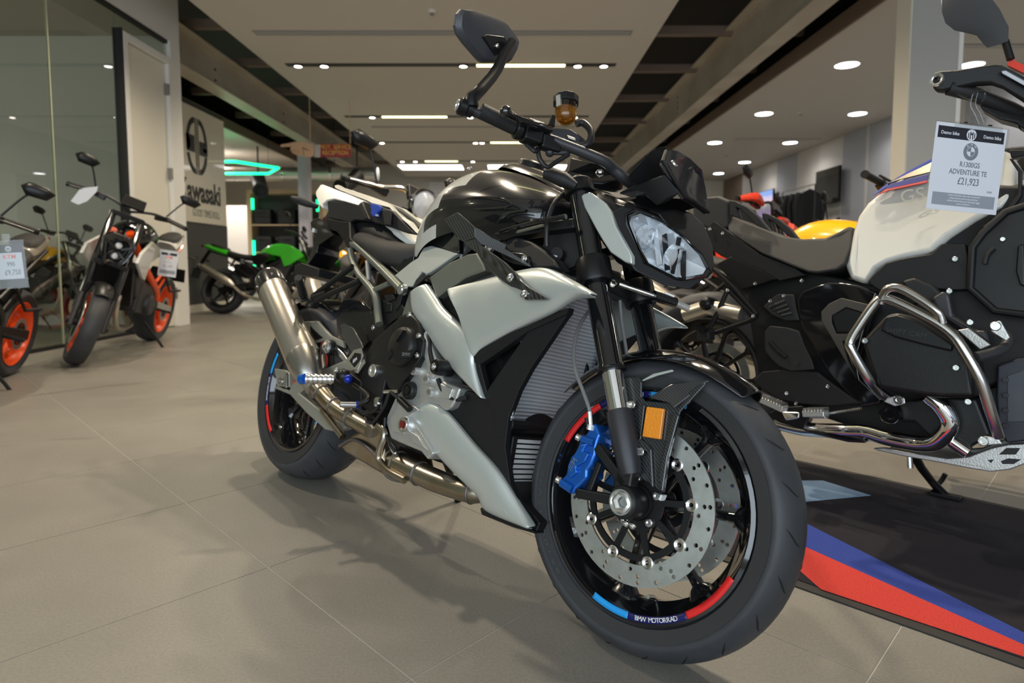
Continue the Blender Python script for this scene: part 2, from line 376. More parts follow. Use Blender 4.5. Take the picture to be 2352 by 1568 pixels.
# walls
wr = struct(slab('wall_right', RW, RW + .15, FY, BY, 0, 4.6, 'wallwhite'))
seq = [(3, 'wallgrey'), (4.4, 'wallwhite'), (6, 'wallgrey'), (7.4, 'wallwhite'), (8.8, 'wallgrey'), (10.2, 'wallwhite'), (11.6, 'wallgrey'), (12.9, 'wallwhite'), (13.0, 'wallgrey'), (13.9, 'wallwhite'), (15.0, 'wallwhite'), (16.1, 'wallgrey'), (17.3, 'wallwhite'), (18.5, 'wallwhite'), (19.9, 'wood'), (BY - .02, None)]
for a, b in zip(seq, seq[1:]): slab('wall_panel', RW - .025, RW - .001, a[0] + .006, b[0] - .006, .1, CZ - .002, a[1], wr, .003)
slab('skirting', RW - .035, RW - .002, 3, BY - .02, 0, .095, 'wallgrey', wr)
wb = struct(slab('wall_back', -11.5, RW, BY, BY + .15, 0, 4.6, 'wallw'))
struct(slab('wall_left', -11.65, -11.5, FY, BY, 0, 4.6, 'wallw'))
# shop front behind the camera: piers and transom, open glazing between
sf = struct(slab('wall_front', -11.5, RW, FY - .15, FY, 3.2, 4.6, 'wallw'))
slab('sill', -11.5, RW, FY - .15, FY, 0, .28, 'wallw', sf)
for x in (-11.2, -8, -5.6, -3.2, -.8, 1.6, 4.0, 6.9): slab('mullion', x, x + .1, FY - .12, FY - .02, .28, 3.2, 'darkmetal', sf)
# office partition on the left: glazing, door, header, end pier
hd = struct(slab('wall_office', GX - .12, GX, FY, 7.99, 3.47, 4.5, 'framew'))
slab('wall_end_pier', GX - .12, GX, 7.77, 7.99, 0, 3.47, 'framew', hd)
slab('end_wall', -11.5, GX - .12, 7.87, 7.99, 0, 4.5, 'framew', hd)
slab('glazing_channel', GX - .075, GX - .02, FY, 7.75, 3.43, 3.47, 'slot', hd)
win = struct(slab('window_1', GX - .055, GX - .040, FY, 3.2, .02, 3.43, 'glass'))
win2 = struct(slab('window_2', GX - .055, GX - .040, 3.212, 5.78, .02, 3.43, 'glass'))
win3 = struct(slab('window_3', GX - .055, GX - .040, 5.792, 6.76, .02, 3.43, 'glass'))
win4 = struct(slab('window_4', GX - .055, GX - .040, 6.78, 7.75, 3.28, 3.43, 'glass'))
for w, y0, y1 in ((win, FY, 3.2), (win2, 3.212, 5.78), (win3, 5.792, 6.76)): slab('bottom_channel', GX - .075, GX - .02, y0, y1, 0, .03, 'slot', w)
K['seal'] = mat('glass_joint', (.55, .56, .40), .4)
slab('joint', GX - .056, GX - .039, 5.781, 5.791, .02, 3.43, 'seal', win2)
dr = struct(slab('door_1', GX - .07, GX - .03, 6.90, 7.69, .01, 3.16, 'doorw', bevel=.003))
slab('frame_side', GX - .1, GX + .015, 6.82, 6.90, 0, 3.25, 'framew', dr, .004); slab('frame_side', GX - .1, GX + .015, 7.69, 7.77, 0, 3.25, 'framew', dr, .004)
slab('frame_head', GX - .1, GX + .015, 6.90, 7.69, 3.17, 3.25, 'framew', dr, .004); slab('seal', GX - .08, GX + .012, 6.785, 6.815, 0, 3.27, 'slot', dr)
for z in (.35, 1.8, 2.8): slab('hinge', GX - .035, GX + .02, 7.655, 7.69, z, z + .13, 'grille', dr, .002)
# office behind the glass
struct(slab('wall_office_back', -9.2, -9.1, FY, 7.9, 0, 3.56, 'wallw'))
# sign wall at the end of the showroom's left side
KX = -5.02
sw = struct(slab('wall_sign', KX - .14, KX, 8.05, 11.05, 0, 1.42, 'walldark')); slab('skirting', KX - .001, KX + .02, 8.06, 11.05, 0, .12, 'wallw', sw)
slab('upper_wall', KX - .14, KX - .02, 8.05, 11.05, 1.42, 3.3, 'walldark', sw)
# lilac post below the beam, grey pillar on the right
struct(slab('wall_post', -4.62, -4.40, 13.6, 13.82, 0, 3.38, 'lilac'))
pil = struct(slab('wall_pillar', 3.25, 3.63, 5.2, 5.4, 0, 4.5, mat('warm_grey_pillar_paint', (.42, .41, .385), .6), bevel=.004))
slab('corner_guard', 3.625, 3.66, 5.19, 5.23, 0, 4.5, 'framew', pil)
slab('cheek_panel', 3.235, 3.25, 5.21, 5.4, 0, 4.5, 'wallw', pil)
# far left bay: partition, ducts
wp = struct(slab('wall_partition', -9.5, -2.9, 17.3, 17.4, 0, 2.35, 'wallwhite'))
d = root('air_duct', (-6.6, 16.0, 3.02), 'long silver ventilation duct hanging beyond the green light ring', 'duct')
MB().tube([(-2.2, 0, 0), (3.2, 0, 0)], .17, 20).build('pipe', mat('duct_silver', (.7, .68, .64), .35, .8), d)
for x in (-1.6, -.4, .8, 2.0): MB().tube([(x, 0, 0), (x + .05, 0, 0)], .178, 20).build('joint_band', 'steel', d); 
for x in (-1.5, 2.1): MB().tube([(x, 0, .16), (x, 0, 1.5)], .008, 6).build('hanger', 'darkmetal', d)
for k, (x, y, z, lab) in enumerate(((-5.95, 15.0, 2.52, 'dark round duct outlet below the green light ring'), (-3.95, 15.0, 2.6, 'dark round duct outlet right of the lilac post'))):
    d = root('duct_outlet', (x, y, z), lab, 'duct', None)
    s = 1 if k else -1
    MB().tube([(.22 * s, .3, .3), (.1 * s, .1, .12), (0, -.1, 0), (-.06 * s, -.25, -.05)], .17, 18, smooth=4).build('elbow', 'blackplastic', d)
    MB().lathe([(.13, 0), (.18, 0), (.18, .03), (.13, .03)], (-.065 * s, -.26, -.055), (-.3 * s, -1, -.2), 18, True).build('rim', 'satinblack', d)
    MB().tube([(.2 * s, .28, .28), (.2 * s, .3, 1.9)], .02, 8).build('hanger', 'darkmetal', d)
# ------------------------------------------------------------ ceiling fittings
def downlight(x, y, r, m, lab, watts=0, col=(1, .9, .75), z=CZ, grp='recessed ceiling downlights'):
    o = root('ceiling_downlight', (x, y, z), lab, 'downlight', grp)
    MB().lathe([(r, 0), (r * 1.16, 0), (r * 1.16, -.006), (r, -.012)], (0, 0, 0), (0, 0, 1), 24, True).build('trim_ring', 'framew', o)
    MB().lathe([(.001, -.004), (r, -.004), (r, .0), (.001, .0)], (0, 0, 0), (0, 0, 1), 24).build('lens', m, o)
    if watts:
        l = bpy.data.lights.new('bulb', 'SPOT'); l.energy = watts; l.color = col; l.shadow_soft_size = r * .9; l.spot_size = 2.6; l.spot_blend = .8
        b = bpy.data.objects.new('bulb', l); C.objects.link(b); b.parent = o; b.location = (0, 0, -.03)
    return o
rowname = {9.4: 'front', 12.4: 'second', 15.4: 'third', 18.3: 'fourth', 20.55: 'rearmost', 6.4: 'overhead near', 3.4: 'overhead nearest'}
for y, ry in ((3.2, 3.4), (6.1, 6.4), (9.04, 9.4), (11.95, 12.4), (14.8, 15.4), (17.65, 18.3), (19.85, 20.55)):
    for x in (4.74, 6.5):
        if y > 17 and x < 5: continue
        side = 'nearer the beam' if x < 5 else 'nearer the striped wall'
        downlight(x, y, .155, 'lampcool', 'round white downlight in the %s row of the right ceiling, %s' % (rowname[ry], side), 55 if y < 19 else 0, (1, .95, .88))
def track(y, x0, x1, spots, strips, watts, nm):
    o = root('light_slot', ((x0 + x1) / 2, y, CZ - .0005), 'black recessed lighting slot in the central ceiling, %s' % nm, 'light slot', 'lighting slots')
    xm = (x0 + x1) / 2
    MB().box((0, 0, -.004), (x1 - x0, .13, .008)).build('channel', 'slot', o)
    for x in spots:
        sp = MB().lathe([(.05, -.02), (.062, -.02), (.062, .0), (.05, 0)], (x - xm, 0, -.008), (0, 0, 1), 20, True).build('lamp_ring', 'satinblack', o)
        MB().lathe([(.001, -.026), (.06, -.022), (.06, -.012), (.001, -.012)], (x - xm, 0, -.004), (0, 0, 1), 20).build('lamp_lens', 'lamp', sp)
        l = bpy.data.lights.new('bulb', 'SPOT'); l.energy = watts; l.color = (1, .86, .66); l.shadow_soft_size = .05; l.spot_size = 2.5; l.spot_blend = .7
        b = bpy.data.objects.new('bulb', l); C.objects.link(b); b.parent = sp; b.location = (x - xm, 0, -.06)
    for a, b in strips: MB().box(((a + b) / 2 - xm, 0, -.012), (b - a, .08, .012)).build('strip_diffuser', 'lampyel', o)
track(2.8, -3.2, 1.47, (-3.03, -.69, .93, 1.30), [(-.5, .75)], 115, 'above the silver motorcycle')
track(5.9, -3.2, 1.47, (-3.03, -2.66, -.69, .93, 1.30), [(-.5, .75)], 60, 'just ahead of the silver motorcycle')
track(9.05, -3.2, 1.47, (-3.03, -2.66, -.69, .93, 1.30), [(-.5, .75)], 45, 'nearest of those in view')
track(12.18, -3.2, 1.47, (-2.68, -.8, 1.2), [(-2.49, -1.25)], 45, 'second nearest in view')
track(14.75, -3.2, 1.47, (-3.03, -.85, -.7), [(-.5, .4)], 40, 'third nearest in view')
track(17.45, -3.2, 1.47, (-3.03, -2.67, -1.08, .6), [(-2.4, -1.5)], 35, 'farthest in view')
for k, (y, x0, x1, w) in enumerate(((7.82, -3.14, 1.46, .16), (13.1, -2.9, 1.3, .1), (1.5, -3.14, 1.46, .16))):
    o = root('air_grille', ((x0 + x1) / 2, y, CZ), ('long pale grey air grille in the central ceiling nearest the front', 'thin grey air grille farther back in the central ceiling', 'long grey air grille above the silver motorcycle')[k], 'air grille')
    MB().box((0, 0, -.003), (x1 - x0, w, .006)).build('frame', 'grille', o)
    for j in range(3): MB().box((0, (j - 1) * w * .28, -.008), (x1 - x0 - .04, w * .12, .008)).build('slat', 'grillepale', o)
for k, (y, x0, x1) in enumerate(((8.28, 5.1, 7.1), (14.4, 5.1, 7.0))):
    o = root('air_grille', ((x0 + x1) / 2, y, CZ), ('grey slotted air grille in the right ceiling beside the pillar', 'thin air grille far back in the right ceiling')[k], 'air grille')
    MB().box((0, 0, -.003), (x1 - x0, .16, .006)).build('frame', 'grille', o)
    for j in range(3): MB().box((0, (j - 1) * .045, -.008), (x1 - x0 - .04, .02, .008)).build('slat', 'ceil', o)
for k, (x0, x1) in enumerate(((-3.3, -1.42), (-.72, 1.6))):
    o = root('panel_light', ((x0 + x1) / 2, 18.5, CZ), ('bright white light panel at the far ceiling, left of the black tank', 'bright white light panel at the far ceiling, behind the front indicator')[k], 'light panel')
    MB().box((0, 0, -.01), (x1 - x0, .9, .02)).build('frame', 'framew', o); MB().box((0, 0, -.02), (x1 - x0 - .06, .84, .01)).build('diffuser', 'lamppanel', o)
for x, y, lab in ((-.89, 7.15, 'small round smoke detector on the central ceiling'), (5.4, 11.9, 'small round smoke detector on the right ceiling'), (5.55, 16.4, 'small dark smoke detector far back on the right ceiling')):
    o = root('smoke_detector', (x, y, CZ), lab, 'smoke detector')
    MB().lathe([(.001, 0), (.055, 0), (.055, -.012), (.04, -.03), (.001, -.03)], (0, 0, 0), (0, 0, 1), 18).build('base', 'ceil', o)
    MB().lathe([(.001, -.03), (.028, -.03), (.024, -.045), (.001, -.045)], (0, 0, 0), (0, 0, 1), 14).build('sensor', 'grille', o)
for x, y, w_ in ((-6.9, 13.4, 'above the green light ring'), (-6.2, 11.2, 'nearest the sign panel'), (-7.6, 16.2, 'farthest back, over the silver duct')): downlight(x, y, .12, 'lamp', 'round downlight in the left bay ceiling %s' % w_, 420, (1, .93, .85), CZ, 'left bay downlights')
for x, y, w_ in ((-6.4, 2.6, 'nearer the shop front'), (-7.6, 5.6, 'nearer the door')): downlight(x, y, .14, 'lamp', 'round downlight in the glazed office ceiling ' + w_, 85, (1, .93, .8), CZ - .02, 'office downlights')
# green neon ring
o = root('neon_ring', (-5.9, 13.1, 2.74), 'hexagonal green neon light ring hanging beyond the sign panel', 'neon light')
hx = [Vector((1.05 * math.cos(PI / 3 * k), .95 * math.sin(PI / 3 * k), 0)) for k in range(6)]
for k in range(6):
    MB().tube([hx[k], hx[(k + 1) % 6]], .028, 10).build('neon_tube', 'neon', o)
for k in (1, 4): MB().tube([hx[k], hx[k] + Vector((0, 0, .84))], .004, 5).build('hanger', 'darkmetal', o)
# ============================================================ wheels (shared by all motorcycles)
def R_y(a): return Matrix.Rotation(a, 4, 'Y')
def make_wheel(par, name, c, R, wid, rimR, rimW, m_rim, m_spoke, nspoke, discs, fr=None, a0=0, split=True, spokeW=.026, dR=.16, detail=True, m_car='satinblack', lip=None, spoke_fn=None):
    """rim mesh as the part; tyre, spokes, discs as its sub-parts.  c: wheel centre in the vehicle's axes, axle along y"""
    c = Vector(c); h = rimW / 2; ax = (0, 1, 0); seg = 72 if detail else 40
    prof = [(rimR, -h), (rimR + .004, -h - .006), (rimR - .004, -h - .008), (rimR - .014, -h + .004), (rimR - .022, -h * .55), (rimR - .036, -h * .2), (rimR - .036, h * .2), (rimR - .022, h * .55), (rimR - .014, h - .004), (rimR - .004, h + .008), (rimR + .004, h + .006), (rimR, h), (rimR - .006, h * .6), (rimR - .006, -h * .6)]
    rim = MB().lathe(prof, c, ax, seg, True).build(name, m_rim, par, fr)
    w = wid / 2; b = R - rimR
    tp = [(rimR + .002, -h + .004), (rimR + .012, -h - .004), (rimR + b * .38, -w * .95), (rimR + b * .55, -w), (rimR + b * .68, -w * .93), (rimR + b * .84, -w * .70), (rimR + b * .95, -w * .38), (R, 0),
          (rimR + b * .95, w * .38), (rimR + b * .84, w * .70), (rimR + b * .68, w * .93), (rimR + b * .55, w), (rimR + b * .38, w * .95), (rimR + .012, h + .004), (rimR + .002, h - .004)]
    # finer rounded tread
    fine = catmull([Vector((q[0], q[1], 0)) for q in tp], 3); tp = [(q.x, q.y) for q in fine]
    MB().lathe(tp, c, ax, seg + 24, True).build('tyre', 'rubber', rim, fr, ang=60)
    if detail:
        for s in (-1, 1):
            MB().lathe([(rimR + b * .12, s * (w * .925)), (rimR + b * .46, s * (w * 1.003)), (rimR + b * .455, s * (w * 1.0)), (rimR + b * .12, s * (w * .9))], c, ax, seg, True).build('sidewall_band', 'rubberside', rim, fr)
    hub = MB().lathe([(.0001, -.052), (.03, -.052), (.036, -.03), (.03, 0), (.036, .03), (.03, .052), (.0001, .052)], c, ax, 24).build('hub', m_spoke, rim, fr)
    for k in range(nspoke):
        a = a0 + 2 * PI * k / nspoke; d = Vector((math.cos(a), 0, math.sin(a))); t = Vector((-math.sin(a), 0, math.cos(a)))
        def ring(r, tw, th, sk=0): return [c + d * r + t * (x + sk) + Vector((0, y, 0)) for x, y in ((-tw, -th * .5), (-tw * .6, -th), (tw * .6, -th), (tw, -th * .5), (tw, th * .5), (tw * .6, th), (-tw * .6, th), (-tw, th * .5))]
        W2 = spokeW / 2
        MB().loft([ring(.025, W2 * 1.1, .022), ring(.07, W2 * .85, .018), ring(rimR * .55, W2 * .72, .014), ring(rimR * .78, W2 * .9, .014), ring(rimR - .045, W2 * 1.5, .018), ring(rimR - .026, W2 * 3.0, .022)]).build('spoke', m_spoke, rim, fr, ang=50)
    for s, y in discs:
        o = c + Vector((0, y, 0)); sd = 1 if y > 0 else -1
        # friction ring with drilled holes, scalloped inner edge
        ring_disc(rim, 'brake_disc', o, dR, dR * .745, .0055, detail, fr)
        cr = MB(); n = 9
        cr.lathe([(.036, -.004), (.056, -.004), (.056, .004), (.036, .004)], o, ax, 36, True)
        cr.lathe([(dR * .62, -.003), (dR * .70, -.003), (dR * .70, .003), (dR * .62, .003)], o, ax, 48, True)
        for k in range(n):
            a = 2 * PI * (k + .3) / n; d = Vector((math.cos(a), 0, math.sin(a))); cr.bar(o + d * .05, o + d * dR * .66, .012, .006, (0, 1, 0))
        cr.build('disc_carrier', m_car, rim, fr)
        if detail:
            for k in range(n):
                a = 2 * PI * (k + .3) / n + .0; d = Vector((math.cos(a), 0, math.sin(a)))
                bb = o + d * dR * .715
                MB().lathe([(.0045, -.005), (.0115, -.005), (.0125, .004), (.010, .0055), (.0045, .004)], bb - Vector((0, sd * 0, 0)), (0, sd, 0), 18, True).build('disc_bobbin', 'steel', rim, fr)
            for k in range(5):
                a = 2 * PI * k / 5 + .5; d = Vector((math.cos(a), 0, math.sin(a))); MB().bolt(o + d * .046 + Vector((0, sd * .004, 0)), (0, sd, 0), .0085, .006).build('bolt', 'steel', rim, fr)
    return rim
_disc_cache = {}
def ring_disc(par, name, o, r1, r0, th, holes, fr):
    """annular disc with real drilled holes: polar grid with quads left out around hole positions"""
    bm = MB(); seg = 144 if holes else 48; rad = [r0, r0 + (r1 - r0) * .5, r1]
    hy = th / 2; o = Vector(o)
    if not holes:
        bm.lathe([(r0, -hy), (r1, -hy), (r1, hy), (r0, hy)], o, (0, 1, 0), seg, True); return bm.build(name, 'disc', par, fr)
    # rows of cells; a hole = octagonal cut inside a cell
    rows = 3; nc = 48; cell_a = 2 * PI / nc; rr = [r0 + (r1 - r0) * q for q in (0, .10, .37, .64, .91, 1.0)]
    def P(r, a, y): return o + Vector((math.cos(a) * r, y, math.sin(a) * r))
    vs = []; fs = []
    def quad(p): n = len(vs); vs.extend(p); fs.append((n, n + 1, n + 2, n + 3))
    for k in range(nc):
        a0, a1 = k * cell_a, (k + 1) * cell_a
        for i in range(5):
            ra, rb = rr[i], rr[i + 1]
            hole = 1 <= i <= 3 and (k % 4) == (0, 1, 3)[i - 1] or (i == 3 and k % 4 == 1) or (i == 1 and k % 4 == 2 and False)
            if not hole:
                for s in (-1, 1): quad([P(ra, a0, s * hy), P(rb, a0, s * hy), P(rb, a1, s * hy), P(ra, a1, s * hy)])
            else:
                rc, ac = (ra + rb) / 2, (a0 + a1) / 2; hr = .0043; N = 12
                cor = [(ra, a0), (ra, ac), (ra, a1), (rc, a1), (rb, a1), (rb, ac), (rb, a0), (rc, a0)]
                inn = []
                for (r, a) in cor:
                    dx = r - rc; dy = (a - ac) * rc; L = math.hypot(dx, dy); inn.append((rc + dx / L * hr, ac + dy / L * hr / rc))
                for q in range(8):
                    q2 = (q + 1) % 8
                    for s in (-1, 1): quad([P(*cor[q], s * hy), P(*cor[q2], s * hy), P(*inn[q2], s * hy), P(*inn[q], s * hy)])
                    quad([P(*inn[q], -hy), P(*inn[q2], -hy), P(*inn[q2], hy), P(*inn[q], hy)])
        quad([P(r1, a0, -hy), P(r1, a1, -hy), P(r1, a1, hy), P(r1, a0, hy)]); quad([P(r0, a0, -hy), P(r0, a1, -hy), P(r0, a1, hy), P(r0, a0, hy)])
    bm.add(vs, fs)
    return bm.build(name, 'disc', par, fr)
def arc_strip(name, m, par, c, r0, r1, y, a0, a1, n, fr=None, th=.0006, y2=None):
    y2 = y if y2 is None else y2; rows = []
    for k in range(n + 1):
        a = a0 + (a1 - a0) * k / n; d = Vector((math.cos(a), 0, math.sin(a)))
        rows.append([Vector(c) + d * r0 + Vector((0, y, 0)), Vector(c) + d * r1 + Vector((0, y2, 0))])
    return MB().grid(rows).build(name, m, par, fr, solid=th, soff=0)
# ============================================================ the silver naked motorcycle
hf = Frame(-.7838, 2.2497, 45.22, 14.1); hs = hf.steered(4.5, 1.455)
HB = root('naked_motorcycle', hf, 'silver and black naked motorcycle with blue brake caliper in the foreground', 'motorcycle')
FC = Vector((1.455, 0, .3015)); RC = Vector((0, 0, .326))
fw = make_wheel(HB, 'front_wheel', FC, .300, .122, .2250, .092, 'gloss', 'carbondark', 7, ((-1, -.065), (1, .065)), hs, a0=math.radians(5), spokeW=.024)
fw['label'] = 'gloss black front wheel with red and blue rim stripes'
rw = make_wheel(HB, 'rear_wheel', RC, .326, .196, .2250, .160, 'gloss', 'carbondark', 7, ((-1, .085),), hf, a0=.2, spokeW=.026, dR=.11)
rw['label'] = 'gloss black rear wheel with red and blue rim stripes'
def D(a): return math.radians(a)
def rim_deco(par, c, y, fr, base, words, s=1, rot=1):
    r0, r1 = .2105, .2235
    yy0, yy1 = y + s * .0045, y + s * .0068
    arc_strip('rim_stripe', 'lblue', par, c, r0, r1, yy0, base - D(38), base - D(16), 20, fr, y2=yy1)
    arc_strip('rim_stripe', 'navy', par, c, r0, r1, yy0, base - D(16), base + D(17), 24, fr, y2=yy1)
    arc_strip('rim_stripe', 'red', par, c, r0, r1, yy0, base + D(17), base + D(48), 24, fr, y2=yy1)
    n = len(words); step = D(24) / max(n, 1)
    for k, ch in enumerate(words):
        if ch == ' ': continue
        a = base - D(12) + step * (k + .5); d = Vector((math.cos(a), 0, math.sin(a))); t = Vector((-math.sin(a), 0, math.cos(a)))
        pos = Vector(c) + d * .2172 + Vector((0, yy1 + s * .0002, 0)); M = basis(pos, t, -d)
        if fr.T is not None: M = fr.T @ M
        text_obj('lettering', ch, .0122, 'txt', par, M, .0003)
rim_deco(fw, FC, -.0525, hs, D(-70), 'BMW MOTORRAD', -1); rim_deco(fw, FC, -.0525, hs, D(110), 'BMW MOTORRAD', -1)
rim_deco(rw, RC, -.0865, hf, D(190), 'BMW MOTORRAD', -1); rim_deco(rw, RC, -.0865, hf, D(10), 'BMW MOTORRAD', -1)
# tread grooves: short slanted sipes standing in the tyre's shoulder
def sipes(par, c, R, wid, rimR, fr, n, m):
    b = R - rimR; w = wid / 2
    def tp(q):   # q: -1..1 across
        aq = abs(q); prof = [(0, R), (.38, rimR + b * .95), (.70, rimR + b * .84), (.93, rimR + b * .68), (1, rimR + b * .55)]
        for (a, ra), (d, rd) in zip(prof, prof[1:]):
            if aq <= d: return ra + (rd - ra) * (aq - a) / (d - a)
        return prof[-1][1]
    for k in range(n):
        for s in (-1, 1):
            a = 2 * PI * (k + (.5 if s > 0 else 0)) / n
            P = [];
            for t in range(7):
                q = .34 + .5 * t / 6; r = tp(q) + .0002; aa = a + .10 * (t / 6) ** 1.5
                P.append(Vector(c) + Vector((math.cos(aa) * r, s * q * w, math.sin(aa) * r)))
            MB().tube(P, [.0006, .0014, .0018, .002, .0018, .0014, .0006], 5).build('tread_groove', m, par, fr)
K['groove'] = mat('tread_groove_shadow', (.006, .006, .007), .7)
sipes(fw, FC, .300, .122, .2250, hs, 22, 'groove'); sipes(rw, RC, .326, .196, .2250, hf, 22, 'groove')
# tyre name moulded in the sidewall
def sidewall_text(par, c, y, r, s, a0, a1, size, fr):
    for k, ch in enumerate(s):
        a = a0 + (a1 - a0) * (k + .5) / len(s); d = Vector((math.cos(a), 0, math.sin(a))); t = Vector((math.sin(a), 0, -math.cos(a)))
        M = basis(Vector(c) + d * r + Vector((0, y, 0)), t, d)
        text_obj('lettering', ch, size, 'tyretext', par, (fr.T @ M) if fr.T is not None else M, .0002, bold=.0006)
K['tyretext'] = mat('raised_tyre_lettering', (.055, .057, .06), .6)
sidewall_text(fw, FC, -.0598, .2515, 'BRIDGESTONE', D(232), D(178), .021, hs)
vs_ = MB().tube([FC + Vector((.045, 0, -.186)), FC + Vector((.043, -.02, -.176)), FC + Vector((.043, -.042, -.173))], .0042, 10)
vs_.build('valve_stem', 'steel', fw, hs)
# ------------------------------------------------------------ fork
def fk(w, v): return Vector((1.455 + (.40 - w) * .4235 - .024, -v, w))      # fork centre line
def fork_leg(v, s):
    P = lambda w: fk(w, v)
    ax = (P(1.) - P(.4)).normalized()
    lo = P(.52)
    t = MB().tube([P(.40), P(.565)], .0225, 28).build('fork_stanchion', 'chrome', HB, hs)
    MB().lathe([(.021, 0), (.0295, 0), (.0295, .006), (.027, .012), (.0275, .40), (.0275, .43)], P(.553), ax, 28).build('fork_outer_tube', 'gloss', HB, hs)
    MB().lathe([(.0235, 0), (.031, .001), (.031, .007), (.028, .011), (.0235, .011)], P(.549), ax, 28, True).build('dust_seal', 'satinblack', HB, hs)
    low = MB().lathe([(.001, .075), (.0235, .075), (.0265, .073), (.0275, .06), (.0275, .01), (.024, -.035), (.020, -.055), (.001, -.058)], P(.405), ax, 28).build('fork_foot', 'darkcast', HB, hs)
    A = FC + Vector((0, -v, 0)); y1 = -s * .020
    cl = MB().lathe([(.016, -.024), (.030, -.024), (.033, -.018), (.033, .018), (.030, .024), (.016, .024)], A, (0, 1, 0), 30, True)
    cl.build('axle_clamp', 'blackcast', low, hs)
    MB().bar(A + Vector((-.012, 0, .02)), P(.37), .040, .034, (0, 1, 0)).build('clamp_neck', 'blackcast', low, hs, bevel=.006)
    MB().lathe([(.010, 0), (.0225, 0), (.0225, .006), (.018, .008), (.015, .008), (.0145, -.004), (.0001, -.004)], A + Vector((0, -s * .024, 0)), (0, -s, 0), 6).build('axle_end', 'alubright', low, hs)
    MB().lathe([(.0225, 0), (.0245, 0), (.0245, .010), (.0215, .010), (.019, .004), (.019, 0)], A + Vector((0, -s * .022, 0)), (0, -s, 0), 28, True).build('axle_ring', 'alubright', low, hs)
    for dx in (.012, .028): MB().bolt(A + Vector((dx * .9, -s * .012 - s * .0, -.037)), (0, -s, -.5), .0065, .006).build('bolt', 'steel', low, hs)
    return low
rlow = fork_leg(.105, 1); llow = fork_leg(-.105, -1)
axle = MB().tube([FC + Vector((0, -.085, 0)), FC + Vector((0, .085, 0))], .014, 16).build('front_axle', 'blackcast', HB, hs)
MB().lathe([(.02, -.074), (.034, -.074), (.036, -.066), (.036, -.058), (.02, -.058)], FC, (0, 1, 0), 28, True).build('axle_spacer', 'blackcast', axle, hs)
# brake calipers, radial mounts
def caliper(v, s):
    hp = lambda lst: [Vector((q.x, q.y, q.z)) for q in pts(hs, cI, .122, lst)]
    o = hp([(575, 600), (635, 568), (690, 690), (655, 790), (640, 890), (605, 985), (560, 1050), (560, 1120), (500, 1185), (445, 1235), (412, 1292), (335, 1240), (290, 1190), (300, 1130), (345, 1085), (362, 985), (395, 905), (440, 860), (478, 770), (505, 715), (560, 668)])
    c = panel('brake_caliper', 'blue', HB, o, .070, .006, fr=hs, seg=3)
    pl = hp([(590, 770), (540, 850), (600, 880), (560, 960), (470, 1010), (480, 1070), (400, 1130), (375, 1060), (400, 960), (450, 880), (500, 790)])
    panel('caliper_body_rib', 'blue', c, [q + Vector((0, -.008, 0)) for q in pl], .012, .004, fr=hs)
    q1, q2 = hp([(520, 730), (640, 770)]); MB().tube([q1 + Vector((0, -.002, 0)), q2 + Vector((0, -.002, 0))], .0085, 14).build('caliper_lug', 'blue', c, hs)
    q1, q2 = hp([(310, 1165), (420, 1240)]); MB().tube([q1 + Vector((0, -.002, 0)), q2 + Vector((0, -.002, 0))], .0095, 14).build('caliper_lug', 'blue', c, hs)
    for x, y in ((500, 725), (300, 1150)): q, = hp([(x, y)]); MB().bolt(q + Vector((-.004, .0, 0)), (-1, -.3, .3), .008, .008).build('bolt', 'steel', c, hs)
    q1, q2 = hp([(590, 640), (600, 590)]); MB().tube([q1, q2], .0085, 10).build('banjo_bolt', 'alu', c, hs)
    q1, q2 = hp([(570, 590), (560, 520)]); MB().tube([q1, q2], .006, 10).build('bleed_cap', 'satinblack', c, hs)
    qa, = hp([(440, 985)]); qx, = hp([(470, 935)]); qy, = hp([(400, 960)])
    M = basis(hs.T @ (qa + Vector((0, -.0088, 0))), hs.T.to_3x3() @ (qx - qa), hs.T.to_3x3() @ (qy - qa)); text_obj('lettering', '///M', .017, 'txtgrey', c, M)
    # mount arms from the fork foot
    mt = MB()
    a, b2, c2, d2 = hp([(640, 800), (930, 1200), (440, 1270), (850, 1350)])
    sh = Vector((0, .012, 0))
    mt.bar(a + sh, b2 + sh, .020, .024, (0, 1, 0)); mt.bar(c2 + sh, d2 + sh, .020, .026, (0, 1, 0))
    e, f2 = hp([(660, 960), (535, 1285)]); mt.bar(e + sh, f2 + sh, .014, .010, (0, 1, 0))
    mt.build('caliper_bracket', 'blackcast', c, hs, bevel=.004)
    return c
cal = caliper(.1, 1)
def mirror_part(o, parent):
    """mirror a steered part with its sub-parts to the other side"""
    T = hs.T; Ti = T.inverted()
    def mm(me): me = me.copy(); me.transform(Ti); me.transform(Matrix.Scale(-1, 4, (0, 1, 0))); me.transform(T); me.flip_normals(); return me
    c = o.copy(); c.data = mm(o.data); C.objects.link(c); c.parent = parent
    for ch in o.children:
        if ch.name.startswith('lettering'): continue
        d = ch.copy(); d.data = mm(ch.data); C.objects.link(d); d.parent = c
    return c
mirror_part(cal, HB)
# brake hose
ho = pts(hs, cN, .105, [(1358, 985, .12), (1355, 945, .125), (1340, 900, .125), (1322, 850, .12), (1318, 800, .10), (1330, 750, .07), (1352, 715, .05), (1372, 690, .03)])
MB().tube(ho, .0042, 10, smooth=5).build('brake_hose', 'hose', HB, hs)
MB().tube([ho[0], ho[1]], .0055, 10).build('hose_fitting', 'steel', HB, hs)
MB().tube(pts(hs, cN, .03, [(1424, 690, .03), (1428, 740, .03), (1436, 790, .035), (1440, 815, .04)]), .004, 8, smooth=4).build('brake_hose', 'hose', HB, hs)
